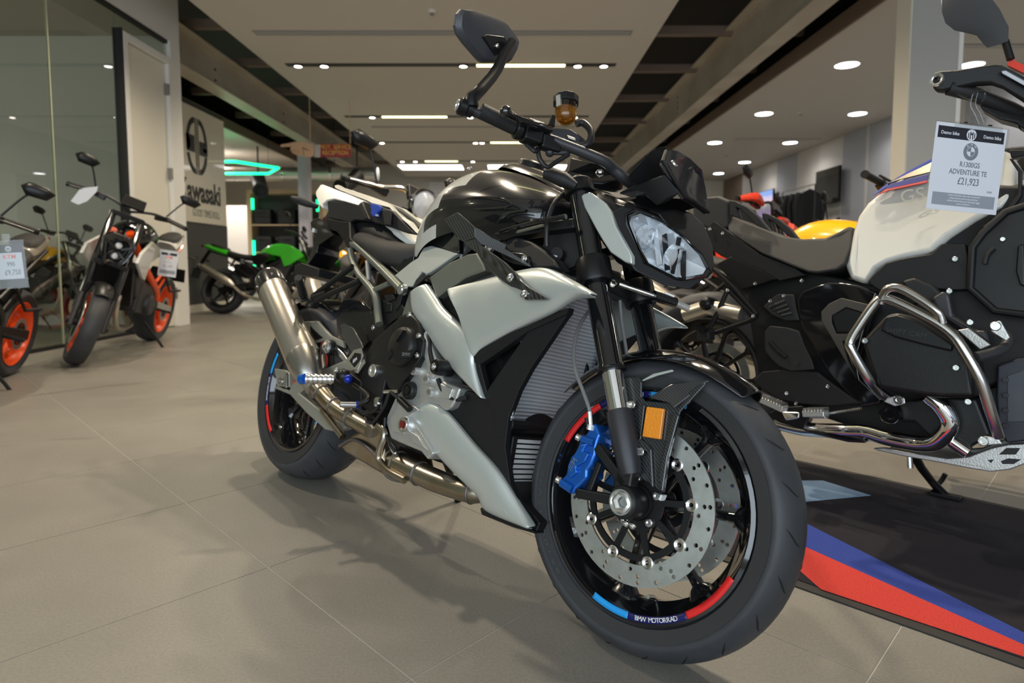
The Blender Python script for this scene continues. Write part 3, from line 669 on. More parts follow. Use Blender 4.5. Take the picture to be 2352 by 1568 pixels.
# ------------------------------------------------------------ front fender
FE = MB()
rows = []
for k in range(15):
    a = D(54 + (142 - 54) * k / 14); R0 = .322; ww = .068 * (1 if k > 2 else .62 + .19 * k)
    row = []
    for j in range(9):
        q = -1 + j / 4; y = q * ww; r = R0 - .030 * abs(q) ** 2.2
        row.append(FC + Vector((math.cos(a) * r, y, math.sin(a) * r)))
    rows.append(row)
fend = FE.grid(rows).build('front_fender', 'gloss', HB, hs, solid=.003, sub=1, ang=60)
def fender_side():
    o = pts(hs, cI, .088, [(905, 120), (1060, 110), (1105, 150), (1100, 330), (1160, 400), (1330, 410), (1394, 420, .092)] ) 
    g = pts(hs, cB, .088, [(510, 180), (590, 175), (605, 200), (605, 270), (620, 290), (745, 300), (860, 225), (915, 190), (905, 215), (790, 340), (770, 400), (735, 560), (712, 725), (690, 715), (580, 640), (570, 600), (575, 560), (565, 500), (580, 480), (560, 440), (545, 370), (540, 330), (520, 280)])
    p = panel('fender_bracket', 'carbon', HB, g, .006, .002, fr=hs)
    r1 = pts(hs, cB, .094, [(765, 345), (790, 360), (735, 560), (712, 722), (700, 715), (690, 640), (720, 500)])
    panel('bracket_rib', 'carbon', p, [q + Vector((0, -.006, 0)) for q in r1], .010, .003, fr=hs)
    r2 = pts(hs, cB, .092, [(590, 310), (625, 310), (605, 470), (640, 500), (655, 520), (665, 700), (650, 690), (640, 600), (635, 530), (580, 500), (600, 460)])
    panel('bracket_rib', 'carbon', p, [q + Vector((0, -.004, 0)) for q in r2], .006, .002, fr=hs)
    tp = pts(hs, cB, .092, [(640, 275), (745, 212, .088), (900, 195, .075), (930, 195, .07), (760, 325, .098), (740, 300, .097)])
    panel('bracket_shoulder', 'carbon', p, [q + Vector((0, -.003, 0)) for q in tp], .006, .002, fr=hs)
    hi = pts(hs, cB, .085, [(603, 192), (660, 160), (750, 140), (755, 150), (680, 170), (610, 196)])
    panel('fender_highlight_lip', 'silver', p, hi, .006, .002, fr=hs)
    rf = pts(hs, cB, .100, [(628, 316), (710, 326), (692, 472), (607, 458)]); rr = panel('reflector', 'amber', p, rf, .010, .002, fr=hs)
    for x, y in ((562, 308), (603, 530)):
        q, = pts(hs, cB, .096, [(x, y)]); MB().bolt(q, (0, -1, 0), .0085, .006).build('bolt', 'steel', p, hs)
    return p
fs_ = fender_side(); mirror_part(fs_, HB)
sm = MB().bar(*[q + Vector((0, .01, 0)) for q in pts(hs, cB, .085, [(700, 735), (690, 760)])], .02, .004).build('data_label', 'txt', HB, hs)
# ------------------------------------------------------------ triple clamps, steering damper
fkt = lambda w, v: fk(w, v)
for v in (.105, -.105):
    P = fk(.765, v); ax = (fk(1., v) - fk(.4, v)).normalized()
    MB().lathe([(.028, -.03), (.038, -.03), (.04, -.024), (.04, .024), (.037, .03), (.028, .03)], P, ax, 28, True).build('lower_clamp_collar', 'satinblack', HB, hs)
    P = fk(.965, v); MB().lathe([(.027, -.016), (.036, -.016), (.036, .014), (.033, .018), (.027, .018)], P, ax, 28, True).build('upper_clamp_collar', 'satinblack', HB, hs)
    MB().lathe([(.001, .03), (.018, .03), (.024, .022), (.027, .0)], P, ax, 24).build('fork_cap', 'satinblack', HB, hs)
MB().bar(fk(.76, .09) + Vector((-.03, 0, 0)), fk(.76, -.09) + Vector((-.03, 0, 0)), .06, .045, (0, 0, 1)).build('lower_clamp', 'satinblack', HB, hs, bevel=.006)
MB().bar(fk(.962, .10) + Vector((-.02, 0, 0)), fk(.962, -.10) + Vector((-.02, 0, 0)), .07, .026, (0, 0, 1)).build('upper_clamp', 'satinblack', HB, hs, bevel=.006)
q = pts(hs, cA, .07, [(1180, 810, .085), (1300, 850, .06), (1450, 900, .02), (1600, 950, -.03), (1690, 990, -.06)])
dm = MB().tube(q[2:4], .012, 16).build('steering_damper', 'gloss', HB, hs)
MB().tube(q[0:3], .0055, 12).build('damper_rod', 'chrome', dm, hs); MB().tube(q[3:5], .008, 12).build('damper_tail', 'alu', dm, hs)
MB().ball(q[0], .013).build('damper_joint', 'satinblack', dm, hs); MB().bolt(q[0] + Vector((.004, -.010, -.004)), (.3, -1, -.4), .009, .008).build('bolt', 'chrome', dm, hs)
a, b = pts(hs, cA, .02, [(1500, 895, .005), (1565, 920, -.015)])
MB().bar(a + Vector((.0115, -.004, .004)), b + Vector((.0115, -.004, .004)), .002, .004).build('damper_label', 'txt', dm, hs)
# ------------------------------------------------------------ headlight
HL = lambda lst: pts(hs, cA, 0, lst)
lens = HL([(1262, 345, .092), (1330, 318, .080), (1480, 378, .040), (1640, 490, -.010), (1760, 615, -.055), (1812, 715, -.085), (1790, 752, -.080), (1640, 778, -.045), (1590, 770, -.030), (1390, 665, .035), (1342, 580, .060), (1272, 410, .088)])
ctr = sum(lens, Vector()) / len(lens)
nrm = Vector((.94, 0, -.34)).normalized()
def scaled(P, s, off): return [ctr + (p - ctr) * s + off for p in P]
# housing: loft from the lens surround back to the clamp
hsg = MB().grid([scaled(lens, .985, -nrm * .004), scaled(lens, 1.02, nrm * .004), scaled(lens, 1.13, nrm * .002), scaled(lens, 1.22, -nrm * .03), scaled(lens, 1.25, -nrm * .075), scaled(lens, 1.15, -nrm * .125 + Vector((0, 0, .01))), scaled(lens, .9, -nrm * .16 + Vector((0, 0, .015))), scaled(lens, .02, -nrm * .165 + Vector((0, 0, .015)))], True).build('headlight_housing', 'satinblack', HB, hs, ang=50)
MB().grid([scaled(lens, 1.035, nrm * .004), scaled(lens, 1.035, nrm * .010), scaled(lens, .995, nrm * .012), scaled(lens, .97, nrm * .004)], True).build('headlight_bezel', 'gloss', hsg, hs)
# lens: slightly domed clear cover over a bright reflector
dome = [scaled(lens, .985, nrm * .006), scaled(lens, .9, nrm * .012), scaled(lens, .6, nrm * .019), scaled(lens, .25, nrm * .022), scaled(lens, .02, nrm * .0225)]
MB().grid(dome, True).build('headlight_lens', 'glassy', hsg, hs, solid=.002, ang=80)
bowl = [scaled(lens, .975, nrm * .004), scaled(lens, .80, -nrm * .012), scaled(lens, .55, -nrm * .026), scaled(lens, .25, -nrm * .034), scaled(lens, .03, -nrm * .036)]
K['refl'] = mat('headlight_reflector', (.80, .83, .88), .22, .45, coat=1)
MB().grid(bowl, True).build('headlight_reflector', 'refl', hsg, hs, ang=20)
lat = (lens[5] - lens[0]); pc = ctr - lat * .17 + nrm * -.012 + Vector((0, 0, -.004))
MB().lathe([(.030, -.012), (.031, .006), (.027, .008), (.026, 0), (.020, .006), (.010, .010), (.0001, .011)], pc, nrm, 24).build('projector_lens', mat('projector_glass', (.55, .6, .66), .06, .3, coat=1), hsg, hs)
MB().lathe([(.030, -.012), (.031, .006), (.027, .008), (.026, 0), (.020, .006), (.010, .010), (.0001, .011)], pc + lat * .36, nrm, 24).build('projector_lens', 'refl', hsg, hs)
for k in range(4):
    t = (.05 + k * .13); a_ = ctr + lat * (-.12 + .13 * k) + Vector((0, 0, .045 - .006 * k)); b_ = ctr + lat * (.0 + .10 * k) + Vector((0, 0, -.042))
    MB().bar(a_ - nrm * .012, b_ - nrm * .006, .003, .012, nrm).build('reflector_rib', ('refl', 'satinblack')[k % 2], hsg, hs)
MB().bar(lens[3] * .9 + ctr * .1 - nrm * .0, lens[8] * .9 + ctr * .1, .004, .010, nrm).build('reflector_rib', 'satinblack', hsg, hs)
ml = basis(hs.T @ (ctr - lat * .22 + Vector((0, 0, .042)) + nrm * .016), hs.T.to_3x3() @ lat, hs.T.to_3x3() @ Vector((.3, 0, 1)))
text_obj('lettering', 'BMW', .011, 'txtgrey', hsg, ml)
# silver side shields
sh = HL([(945, 215, .128), (960, 195, .128), (1010, 180, .126), (1110, 250, .124), (1150, 310, .122), (1190, 420, .120), (1300, 620, .112), (1302, 682, .110), (1250, 668, .112), (1150, 600, .118), (1100, 525, .122), (1050, 440, .124), (970, 290, .128)])
so = panel('headlight_shield', 'silver', HB, sh, .016, .004, fr=hs, seg=3); mirror_part(so, HB)
# shroud over the headlight (bronze lit top) and flyscreen
top = HL([(1060, 190, .085), (1080, 165, .06), (1290, 180, -.02), (1480, 250, -.06), (1700, 300, -.11), (1760, 420, -.12), (1640, 400, -.06), (1480, 330, .01), (1330, 270, .07), (1180, 320, .095), (1120, 250, .10)])
MB().prism(top, -nrm * .03).build('headlight_shroud', 'blackplastic', HB, hs, bevel=.005)
EL = lambda cr, lst: pts(hs, cr, 0, lst)
lc = HL([(1480, 330, .03), (1600, 300, -.02), (1720, 330, -.07), (1800, 410, -.10), (1860, 550, -.115), (1874, 690, -.115), (1862, 745, -.11), (1815, 790, -.10), (1812, 722, -.092), (1765, 612, -.062), (1645, 486, -.016), (1550, 415, .015)])
cw_ = MB().prism([q + nrm * .002 for q in lc], -nrm * .09).build('headlight_cowl', 'satinblack', HB, hs, bevel=.005)
lc = HL([(1330, 300, .085), (1262, 335, .098), (1262, 410, .096), (1340, 585, .068), (1388, 672, .042), (1590, 778, -.028), (1640, 788, -.043), (1790, 762, -.080), (1830, 770, -.09), (1700, 860, -.06), (1530, 830, .0), (1330, 735, .06), (1230, 600, .09), (1170, 430, .108), (1160, 320, .11), (1240, 280, .105)])
MB().prism([q + nrm * .001 for q in lc], -nrm * .06).build('headlight_cowl', 'satinblack', HB, hs, bevel=.004)
scr = EL(cE, [(1765, 1200, .085), (1800, 1182, .08), (1860, 1195, .055), (1960, 1255, .02), (2040, 1350, -.02), (2065, 1420, -.05)]) + EL(cA, [(1810, 150, -.075), (1832, 270, -.085), (1830, 322, -.08), (1790, 290, -.05), (1740, 255, -.01), (1670, 215, .03), (1600, 110, .06), (1545, 10, .09), (1515, -30, .10)])
sn = Vector((.75, 0, .66)).normalized()
fly = MB().prism(scr, -sn * .012).build('flyscreen', 'carbondark', HB, hs, bevel=.003)
edge = EL(cE, [(1765, 1200, .086)]) + EL(cA, [(1515, -30, .101), (1545, 10, .091), (1600, 110, .061), (1670, 215, .031), (1740, 255, -.009), (1790, 290, -.049), (1830, 322, -.079)])
MB().tube(edge, .005, 8).build('screen_lip', 'blackplastic', fly, hs)
for cr, x, y, v in ((cE, 1825, 1307, .082), (cA, 1788, 232, -.07)):
    q, = EL(cr, [(x, y, v)]); MB().lathe([(.0001, .004), (.006, .004), (.010, .003), (.0105, 0), (.0001, 0)], q + sn * .001, sn, 20).build('screen_bolt', 'steel', fly, hs)
# screen bracket wings below
br1 = EL(cA, [(1270, 160, .06), (1480, 80, .075), (1530, 60, .09), (1640, 190, .06), (1560, 250, .04), (1480, 180, .05), (1380, 190, .06)])
MB().prism(br1, (-.03, 0, -.01)).build('screen_bracket', 'greyblack', HB, hs, bevel=.004)
br2 = EL(cA, [(1380, 210, .04), (1700, 230, -.03), (1760, 290, -.06), (1690, 310, -.07), (1450, 290, .0)])
MB().prism(br2, (-.05, 0, -.01)).build('screen_bracket', 'satinblack', HB, hs, bevel=.004)
# dash display
da = EL(cE, [(1460, 1400, .085), (1520, 1330, .085), (1640, 1205, .07), (1700, 1165, .05), (1750, 1162, .035), (1790, 1188, .02), (1660, 1330, .03), (1560, 1430, .045), (1500, 1450, .06)])
MB().prism(da, (.018, .10, -.005)).build('dash_display', 'blackplastic', HB, hs, bevel=.006, seg=3)
# small front indicator (right side, by the fork cap)
q = pts(hs, cA, .14, [(688, 55, .175), (740, 60, .165), (830, 100, .15), (915, 145, .135)])
ind = MB().tube(q, [.012, .017, .019, .010], 14).build('front_indicator', 'greyblack', HB, hs, ang=60); mirror_part(ind, HB)
# ------------------------------------------------------------ handlebar, controls, mirrors
bar = pts(hs, cE, .3, [(1430, 1415, .06), (1340, 1340, .09), (1240, 1265, .13), (1120, 1210, .17), (1000, 1200, .21)])
bend = pts(hs, cE, .38, [(150, 850, .41), (290, 880, .375), (560, 1010, .30), (800, 1090, .235)])
gl = bend
hb = MB().tube([Vector((bar[0].x, 0.0, bar[0].z + .0))] + bar[0:1] + [bar[1], bar[2]] + [gl[3], gl[2], gl[0]], [.014, .014, .014, .013, .012, .011, .011], 16, smooth=4).build('handlebar', 'darkcast', HB, hs)
grip = MB().tube([gl[1], gl[2]], [.0175, .0175], 24).build('hand_grip', 'grip', HB, hs)
MB().lathe([(.0001, .0), (.014, 0), (.0195, .004), (.0195, .018), (.0165, .022), (.0165, .034)], gl[0] + (gl[0] - gl[2]).normalized() * .012, (gl[2] - gl[0]), 24).build('bar_end', 'satinblack', grip, hs)
MB().lathe([(.005, .0), (.0125, .0), (.0125, -.003), (.0095, -.003), (.009, -.001), (.005, -.001)], gl[0] + (gl[0] - gl[2]).normalized() * .012, (gl[2] - gl[0]), 24, True).build('bar_end_ring', 'alubright', grip, hs)
sw_ = MB(); d = (gl[3] - gl[2]).normalized()
sw_.tube([gl[2], gl[2] + d * .02], .025, 18); sw_.bar(gl[2] + d * .02, gl[2] + d * .065, .042, .05); sw_.bar(gl[2] + d * .065 + Vector((0, 0, -.012)), gl[2] + d * .115 + Vector((0, 0, -.01)), .03, .035)
sw_.build('switch_housing', 'satinblack', HB, hs, bevel=.006)
# brake lever and master cylinder
lv = pts(hs, cE, .34, [(490, 885, .335), (560, 930, .31), (700, 985, .27), (840, 1030, .225)])
lv = pts(hs, cE, .34, [(490, 885, .372), (560, 930, .345), (700, 985, .30), (840, 1030, .235)])
lever = MB().tube(lv, [.009, .007, .008, .009], 12, smooth=3).build('brake_lever', 'gloss', HB, hs); MB().ball(lv[0], .0125).build('lever_ball', 'gloss', lever, hs)
mc = pts(hs, cE, .2, [(840, 1035, .22), (870, 1012, .215), (1000, 1020, .185), (1085, 1080, .165), (1075, 1140, .165), (1010, 1130, .18), (870, 1075, .215)])
mcy = panel('brake_master_cylinder', 'darkcast', HB, mc, .03, .004, fr=hs)
panel('cylinder_badge', 'alu', mcy, pts(hs, cE, .19, [(975, 1070, .196), (1040, 1095, .182), (1042, 1115, .182), (985, 1095, .196)]), .003, .001, fr=hs)
q1, q2 = pts(hs, cE, .21, [(850, 1000, .21), (870, 920, .21)]); MB().tube([q1, q2], [.009, .005], 10).build('bleed_nipple', 'satinblack', mcy, hs)
rb, rt = pts(hs, cE, .17, [(965, 975), (968, 775)]); axr = (rt - rb).normalized(); L = (rt - rb).length
res = MB().lathe([(.001, 0), (.016, 0), (.023, .006), (.0265, .016), (.0265, L * .72), (.001, L * .72)], rb, axr, 28).build('fluid_reservoir', thin_glass('smoked_reservoir', (.90, .80, .62), 1.4), HB, hs)
MB().lathe([(.001, .004), (.0155, .004), (.022, .009), (.0250, .017), (.0250, L * .50), (.001, L * .50)], rb, axr, 28).build('brake_fluid', mat('amber_fluid', (.80, .42, .05), .05, trans=.9, ior=1.3), res, hs)
cap = MB(); N = 24
for i, (r, t) in enumerate(((.0275, L * .70), (.0275, L * .98))): pass
cap.lathe([(.001, L * .70), (.0295, L * .70), (.0315, L * .73), (.0315, L * .97), (.029, L * 1.0), (.001, L * 1.0)], rb, axr, 10).build('reservoir_cap', 'blackplastic', res, hs, bevel=.0012)
MB().bar(rb + axr * L * .45 + Vector((0, -.027, 0)), rb + axr * L * .85 + Vector((0, -.030, 0)), .012, .006, (0, 1, 0)).build('reservoir_bracket', 'alu', res, hs)
rh = pts(hs, cE, .17, [(1050, 985, .16), (1100, 975, .15), (1160, 1030, .145), (1165, 1100, .15), (1120, 1155, .16), (1020, 1165, .175)])
MB().tube(rh, .0085, 12, smooth=4).build('reservoir_hose', 'cable', HB, hs)
for L_ in ([(745, 1180, .24), (760, 1260, .235), (820, 1325, .22), (900, 1280, .2), (990, 1225, .18)], [(650, 1140, .26), (720, 1200, .25), (745, 1180, .24)]):
    MB().tube(pts(hs, cE, .2, L_), .0055, 10, smooth=4).build('throttle_cable', 'cable', HB, hs)
jb = pts(hs, cE, .2, [(840, 1210, .215), (940, 1212, .195), (1000, 1200, .18)]); MB().ball(jb[0], .011).build('hose_joint', 'darkcast', HB, hs); MB().tube(jb, .006, 10).build('hose_joint', 'darkcast', HB, hs)
cl_ = EL(cE, [(1150, 1210, .13), (1210, 1185, .12), (1260, 1230, .10), (1310, 1290, .08), (1230, 1300, .09)]); MB().prism(cl_, (0, .05, -.01)).build('bar_clamp', 'satinblack', HB, hs, bevel=.005)
mid = EL(cE, [(1000, 1240, .10), (1160, 1290, .08), (1320, 1310, .02), (1440, 1340, -.03), (1460, 1390, -.03), (1400, 1420, .02), (1260, 1453, .06), (1060, 1440, .1), (980, 1360, .12)])
MB().prism(mid, (-.03, .03, -.03)).build('top_clamp_cover', 'satinblack', HB, hs, bevel=.006)
q, = EL(cE, [(1222, 1413, .085)]); MB().bolt(q + Vector((.012, -.012, .004)), (.6, -1, .2), .010, .007).build('bolt', 'steel', HB, hs)
# right mirror
MU = 1.035
mpx = [(90, 110), (125, 72), (200, 78), (330, 115), (440, 165), (490, 200), (575, 315), (588, 350), (575, 400), (530, 480), (505, 500), (300, 500), (270, 480), (150, 340), (100, 270), (80, 200)]
mp = [hs.pu(*cE(x, y), MU) for x, y in mpx]
mdir = Vector((-1, 0, 0))
mc_ = sum(mp, Vector()) / len(mp)
def msc(s, o): return [mc_ + (p - mc_) * s + o for p in mp]
mir = MB().loft([msc(.70, mdir * -.016), msc(.90, mdir * -.013), msc(.985, mdir * -.004), msc(1.0, mdir * 0), msc(.985, mdir * .006), msc(.95, mdir * .006)]).build('mirror_housing', mat('mirror_plastic', (.045, .046, .052), .38), HB, hs, ang=25)
MB().loft([msc(.94, mdir * .0062), msc(.94, mdir * .0066)]).build('mirror_glass', mat('mirror_glass', (.8, .82, .84), .01, 1), mir, hs)
so2 = [hs.pu(*cE(x, y), MU + .017) for x, y in [(300, 290), (330, 275), (470, 292), (495, 330), (440, 430), (400, 440)]]
panel('mirror_socket', 'satinblack', mir, [q + Vector((.004, 0, 0)) for q in so2], .006, .002, off=(-.01, 0, 0), fr=hs)
st = [hs.p(*cE(185, 850), .40)] + [hs.pu(*cE(x, y), u_) for x, y, u_ in ((180, 790, 1.075), (250, 720, 1.07), (330, 625, 1.06), (370, 560, 1.055), (430, 430, 1.05), (475, 345, 1.045))]
st = [q + Vector((.012 + .014 * k / 6, 0, 0)) for k, q in enumerate(st)]
stem = MB().tube(st, [.016, .015, .013, .0125, .0125, .011, .010], 14).build('mirror_stem', 'satinblack', HB, hs, ang=60)
q = hs.pu(*cE(420, 365), MU + .022); MB().ball(q, .006).build('stem_bolt', 'chrome', stem, hs)
# left bar half, grip, mirror (mostly hidden behind the dash)
mirror_part(grip, HB)
lb = [Vector((p.x, -p.y, p.z)) for p in (bar[0], bar[1], bar[2], gl[3], gl[2], gl[0])]
MB().tube([Vector((bar[0].x, 0, bar[0].z))] + lb, [.014, .014, .014, .013, .012, .011, .011], 16, smooth=4).build('handlebar', 'darkcast', HB, hs)
# ------------------------------------------------------------ tank
def half_loft(name, m, par, secs, sub=1, fr=None, ang=60, cap=True, solid=0, one_side=False):
    """secs: list of (u, [(v, w), ...]) half profiles from the top middle outwards"""
    rows = []
    for u, pr in secs:
        R = [Vector((u + (q[2] if len(q) > 2 else 0), -q[0], q[1])) for q in pr]; L = [Vector((p.x, -p.y, p.z)) for p in R[1:]][::-1]
        rows.append(L + R)
    b = MB().grid(rows)
    if cap:
        m_ = len(rows[0]); n_ = len(rows); b.f += [tuple(range(m_))[::-1], tuple((n_ - 1) * m_ + k for k in range(m_))]
    return b.build(name, m, par, fr, ang, sub=sub, solid=solid)
TANK = [(.555, [(0, .885), (.04, .88), (.07, .865), (.085, .85), (.09, .83), (.088, .81), (.085, .79)]),
        (.60, [(0, .985), (.05, .975), (.09, .945), (.108, .915), (.112, .88), (.108, .84), (.10, .80)]),
        (.66, [(0, 1.048), (.055, 1.04), (.10, 1.01), (.132, .965), (.142, .915), (.138, .87), (.13, .83)]),
        (.74, [(0, 1.082), (.06, 1.074), (.112, 1.046), (.150, .995), (.165, .935), (.157, .885), (.15, .85)]),
        (.84, [(0, 1.086), (.06, 1.079), (.118, 1.052), (.160, .995), (.175, .94), (.165, .895), (.155, .865)]),
        (.94, [(0, 1.066), (.06, 1.060), (.118, 1.036), (.160, .985), (.175, .94), (.167, .90), (.155, .875)]),
        (1.03, [(0, 1.034), (.055, 1.028), (.108, 1.006), (.148, .965), (.165, .93), (.160, .90), (.15, .88)]),
        (1.10, [(0, .995), (.05, .99), (.095, .975), (.128, .945), (.142, .92), (.14, .895), (.13, .88)]),
        (1.13, [(0, .965), (.045, .962), (.08, .95), (.105, .93), (.115, .91), (.115, .893), (.11, .88)])]
tank = half_loft('fuel_tank', 'carbondark', HB, TANK, 2, ang=80)
def tank_patch(name, m, i0, i1, j0, j1, off, both=True, solid=.003):
    """a cover lying on the tank between given sections, slightly proud"""
    for s in ((1, -1) if both else (1,)):
        rows = []
        for u, pr in TANK[i0:i1 + 1]:
            rows.append([Vector((u, -s * q[0] * (1 + off / .15) , q[1] + off)) for q in pr[j0:j1 + 1]])
        MB().grid(rows).build(name, m, tank, sub=2, solid=solid, ang=80)
K['tanksilver'] = mat('pearl_grey_tank_paint', (.62, .62, .58), .25, .2, coat=.6)
tank.data.materials.append(K['tanksilver'])
for f_ in tank.data.polygons:
    c_ = f_.center
    if c_.z > .80 and (c_.x < .62 or (c_.x < .75 and abs(c_.y) < .149) or (c_.x < .80 and abs(c_.y) < .14)): f_.material_index = 1
# raised middle ridge of the tank cover
rid = half_loft('tank_ridge', 'carbondark', tank, [(.84, [(0, 1.088), (.04, 1.082), (.06, 1.06)]), (.87, [(0, 1.100), (.055, 1.093), (.075, 1.07)]), (.90, [(0, 1.098), (.06, 1.092), (.08, 1.065)]), (.95, [(0, 1.086), (.06, 1.080), (.08, 1.05)]), (1.04, [(0, 1.05), (.055, 1.045), (.075, 1.02)]), (1.12, [(0, .99), (.04, .985), (.06, .97)])], 2)
fc = MB().lathe([(.0001, .02), (.035, .02), (.04, .015), (.042, 0)], (.92, 0, 1.085), (.17, 0, 1), 28).build('fuel_cap', 'satinblack', tank)
for s in (1, -1):
    MB().bolt((.775, -s * .098, 1.066), (0, -s * .55, .8), .008, .006).build('bolt', 'steel', tank)
# side cover with a raised lower lip and window-like recess edge
lipP = [(1150, 533, .168), (1190, 520, .176), (1240, 508, .178), (1300, 497, .172)]
MB().tube(pts(hf, cN, .17, lipP), .006, 10, smooth=4).build('tank_cover_lip', 'gloss', tank)
MB().tube(pts(hf, cD, .17, [(1735, 520, .176), (1780, 475, .180), (1850, 445, .182), (1970, 430, .180)]), .004, 8, smooth=4).build('tank_cover_crease', 'gloss', tank)
MB().tube(pts(hf, cD, .17, [(1430, 345, .165), (1560, 322, .172), (1760, 330, .174), (1850, 380, .176), (1780, 405, .178), (1560, 420, .178)]), .0025, 8, smooth=4).build('tank_cover_crease', 'gloss', tank)
# knee panels under the tank
kp = pts(hf, cD, .115, [(1215, 580, .100), (1290, 500, .125), (1320, 440, .14), (1420, 560, .155), (1430, 650, .155), (1430, 765, .15), (1330, 740, .13), (1210, 690, .105), (1130, 690, .10), (1150, 650, .098)])
o = panel('knee_panel', 'gloss', HB, kp, .02, .004); mirrored(o).parent = HB
# ------------------------------------------------------------ seat and tail
SE = pts(hf, cD, .12, [(566, 530, .115), (600, 502, .10), (700, 503, .09), (870, 562, .075), (1000, 605, .07), (1085, 632, .06), (1108, 650, .065), (1082, 720, .085), (1000, 785, .115), (900, 795, .14), (800, 750, .145), (640, 682, .14), (585, 645, .135)])
def seat_rings():
    # lofted across the bike from the right edge to the left edge
    rows = []
    secs = [(.20, .815, .115), (.28, .80, .135), (.36, .79, .14), (.44, .80, .125), (.50, .82, .10), (.56, .85, .07)]
    return secs
seatsec = []
for u, wt, hw, th in ((.195, .905, .10, .04), (.22, .916, .12, .055), (.30, .905, .138, .065), (.40, .880, .148, .075), (.49, .862, .145, .085), (.56, .862, .115, .085), (.61, .872, .085, .08)):
    seatsec.append((u, [(0, wt - .006), (hw * .5, wt - .002), (hw * .85, wt - .014), (hw, wt - .04), (hw * .97, wt - th), (hw * .8, wt - th - .008)]))
seat = half_loft('rider_seat', 'seat', HB, seatsec, 2, ang=80)
MB().bar((.33, -.03, .898), (.36, -.02, .893), .012, .003).build('seat_badge', 'red', seat)
# tail: dark core, white side cowls, pillion hump
core = half_loft('tail_core', 'blackplastic', HB, [(-.17, [(0, 1.03), (.04, 1.02), (.05, .99), (.04, .96)]), (-.05, [(0, 1.05), (.06, 1.035), (.08, .97), (.07, .93)]), (.12, [(0, 1.03), (.07, 1.01), (.09, .95), (.08, .90)]), (.30, [(0, .97), (.07, .95), (.09, .90), (.08, .86)]), (.46, [(0, .88), (.07, .87), (.09, .85), (.08, .82)])], 1)
cow = pts(hf, cD, .115, [(330, 218, .06), (355, 222, .05), (455, 258, .075), (560, 298, .085), (668, 345, .10), (640, 388, .115), (520, 355, .122), (440, 338, .12), (385, 350, .118), (350, 380, .112), (345, 410, .11), (322, 385, .10), (290, 300, .085), (292, 275, .08)])
o = panel('tail_cowl', 'white', HB, cow, .03, .005, seg=3); mirrored(o).parent = HB
hump = pts(hf, cD, .08, [(440, 228, .055), (470, 220, .04), (500, 240, .04), (720, 310, .035), (870, 365, .04), (950, 460, .06), (1040, 510, .065), (1112, 612, .07), (1090, 603, .085), (1030, 530, .088), (950, 475, .085), (890, 408, .085), (870, 398, .082), (730, 362, .082), (700, 345, .082), (480, 262, .08), (445, 245, .075)])
o = panel('pillion_cowl_edge', 'white', HB, hump, .02, .004, seg=3); mirrored(o).parent = HB
half_loft('pillion_cowl', 'white', HB, [(-.14, [(0, 1.085), (.035, 1.084), (.05, 1.07), (.05, 1.05)]), (-.02, [(0, 1.095), (.04, 1.092), (.06, 1.075), (.06, 1.05)]), (.14, [(0, 1.060), (.04, 1.056), (.062, 1.035), (.06, 1.0)]), (.29, [(0, 1.005), (.04, 1.0), (.06, .98), (.06, .95)]), (.40, [(0, .94), (.04, .935), (.06, .92), (.06, .89)]), (.50, [(0, .875), (.04, .872), (.055, .86), (.05, .85)])], 2)
sd = pts(hf, cD, .105, [(385, 352, .112), (520, 358, .115), (640, 388, .11), (668, 350, .10), (900, 425, .092), (990, 520, .09), (1090, 615, .085), (1000, 600, .085), (870, 552, .092), (700, 505, .10), (600, 500, .108), (565, 520, .11), (395, 482, .108)])
o = panel('tail_side_panel', 'greyblack', HB, sd, .02, .004); mirrored(o).parent = HB
for P_ in ([(640, 388), (668, 360), (735, 500), (690, 495)], [(830, 420), (890, 425), (880, 545), (850, 545)]):
    o = panel('tail_rib', 'greyblack', HB, [q + Vector((0, -.006, 0)) for q in pts(hf, cD, .108, P_)], .014, .003); mirrored(o).parent = HB
bl = pts(hf, cD, .108, [(745, 385), (755, 375), (815, 388), (825, 400), (818, 430), (795, 455), (800, 480), (765, 478), (748, 455), (752, 430)])
o = panel('blue_tail_hook', mat('blue_plastic', (.02, .06, .36), .4), HB, [q + Vector((0, -.010, 0)) for q in bl], .012, .003); mirrored(o).parent = HB
pp, = pts(hf, cD, .119, [(780, 466)]); px_, = pts(hf, cD, .119, [(805, 474)]); text_obj('lettering', 'LIFT', .009, 'txt', o, basis(pp, px_ - pp, (0, 0, 1)))
und = pts(hf, cD, .10, [(385, 488, .105), (470, 505, .11), (562, 515, .115), (568, 640, .13), (600, 690, .13), (575, 745, .11), (555, 742, .10), (505, 650, .10), (420, 545, .10)])
o = panel('tail_underside', 'blackplastic', HB, und, .03, .005); mirrored(o).parent = HB
ub = pts(hf, cD, .125, [(620, 690), (700, 720), (800, 770), (880, 800), (1000, 795), (1050, 770), (1040, 830), (905, 930), (850, 900), (740, 800)])
o = panel('under_seat_panel', 'gloss', HB, [q + Vector((0, .012, 0)) for q in ub], .03, .004); mirrored(o).parent = HB
sv = pts(hf, cD, .14, [(1105, 800, .12), (1150, 720, .115), (1210, 704, .12), (1300, 728, .135), (1420, 766, .15), (1300, 850, .155), (1195, 920, .155), (1170, 935, .155), (1135, 915, .152), (1085, 985, .150), (1060, 1030, .148), (1010, 1030, .142), (918, 942, .13), (1050, 835, .122)])
o = panel('side_cover', 'silver', HB, sv, .018, .004, seg=3); mirrored(o).parent = HB
vt = pts(hf, cD, .158, [(1150, 915), (1182, 940), (1090, 1025), (1065, 1030), (1090, 975)]); o = panel('side_vent', 'carbon', HB, vt, .008, .002); mirrored(o).parent = HB
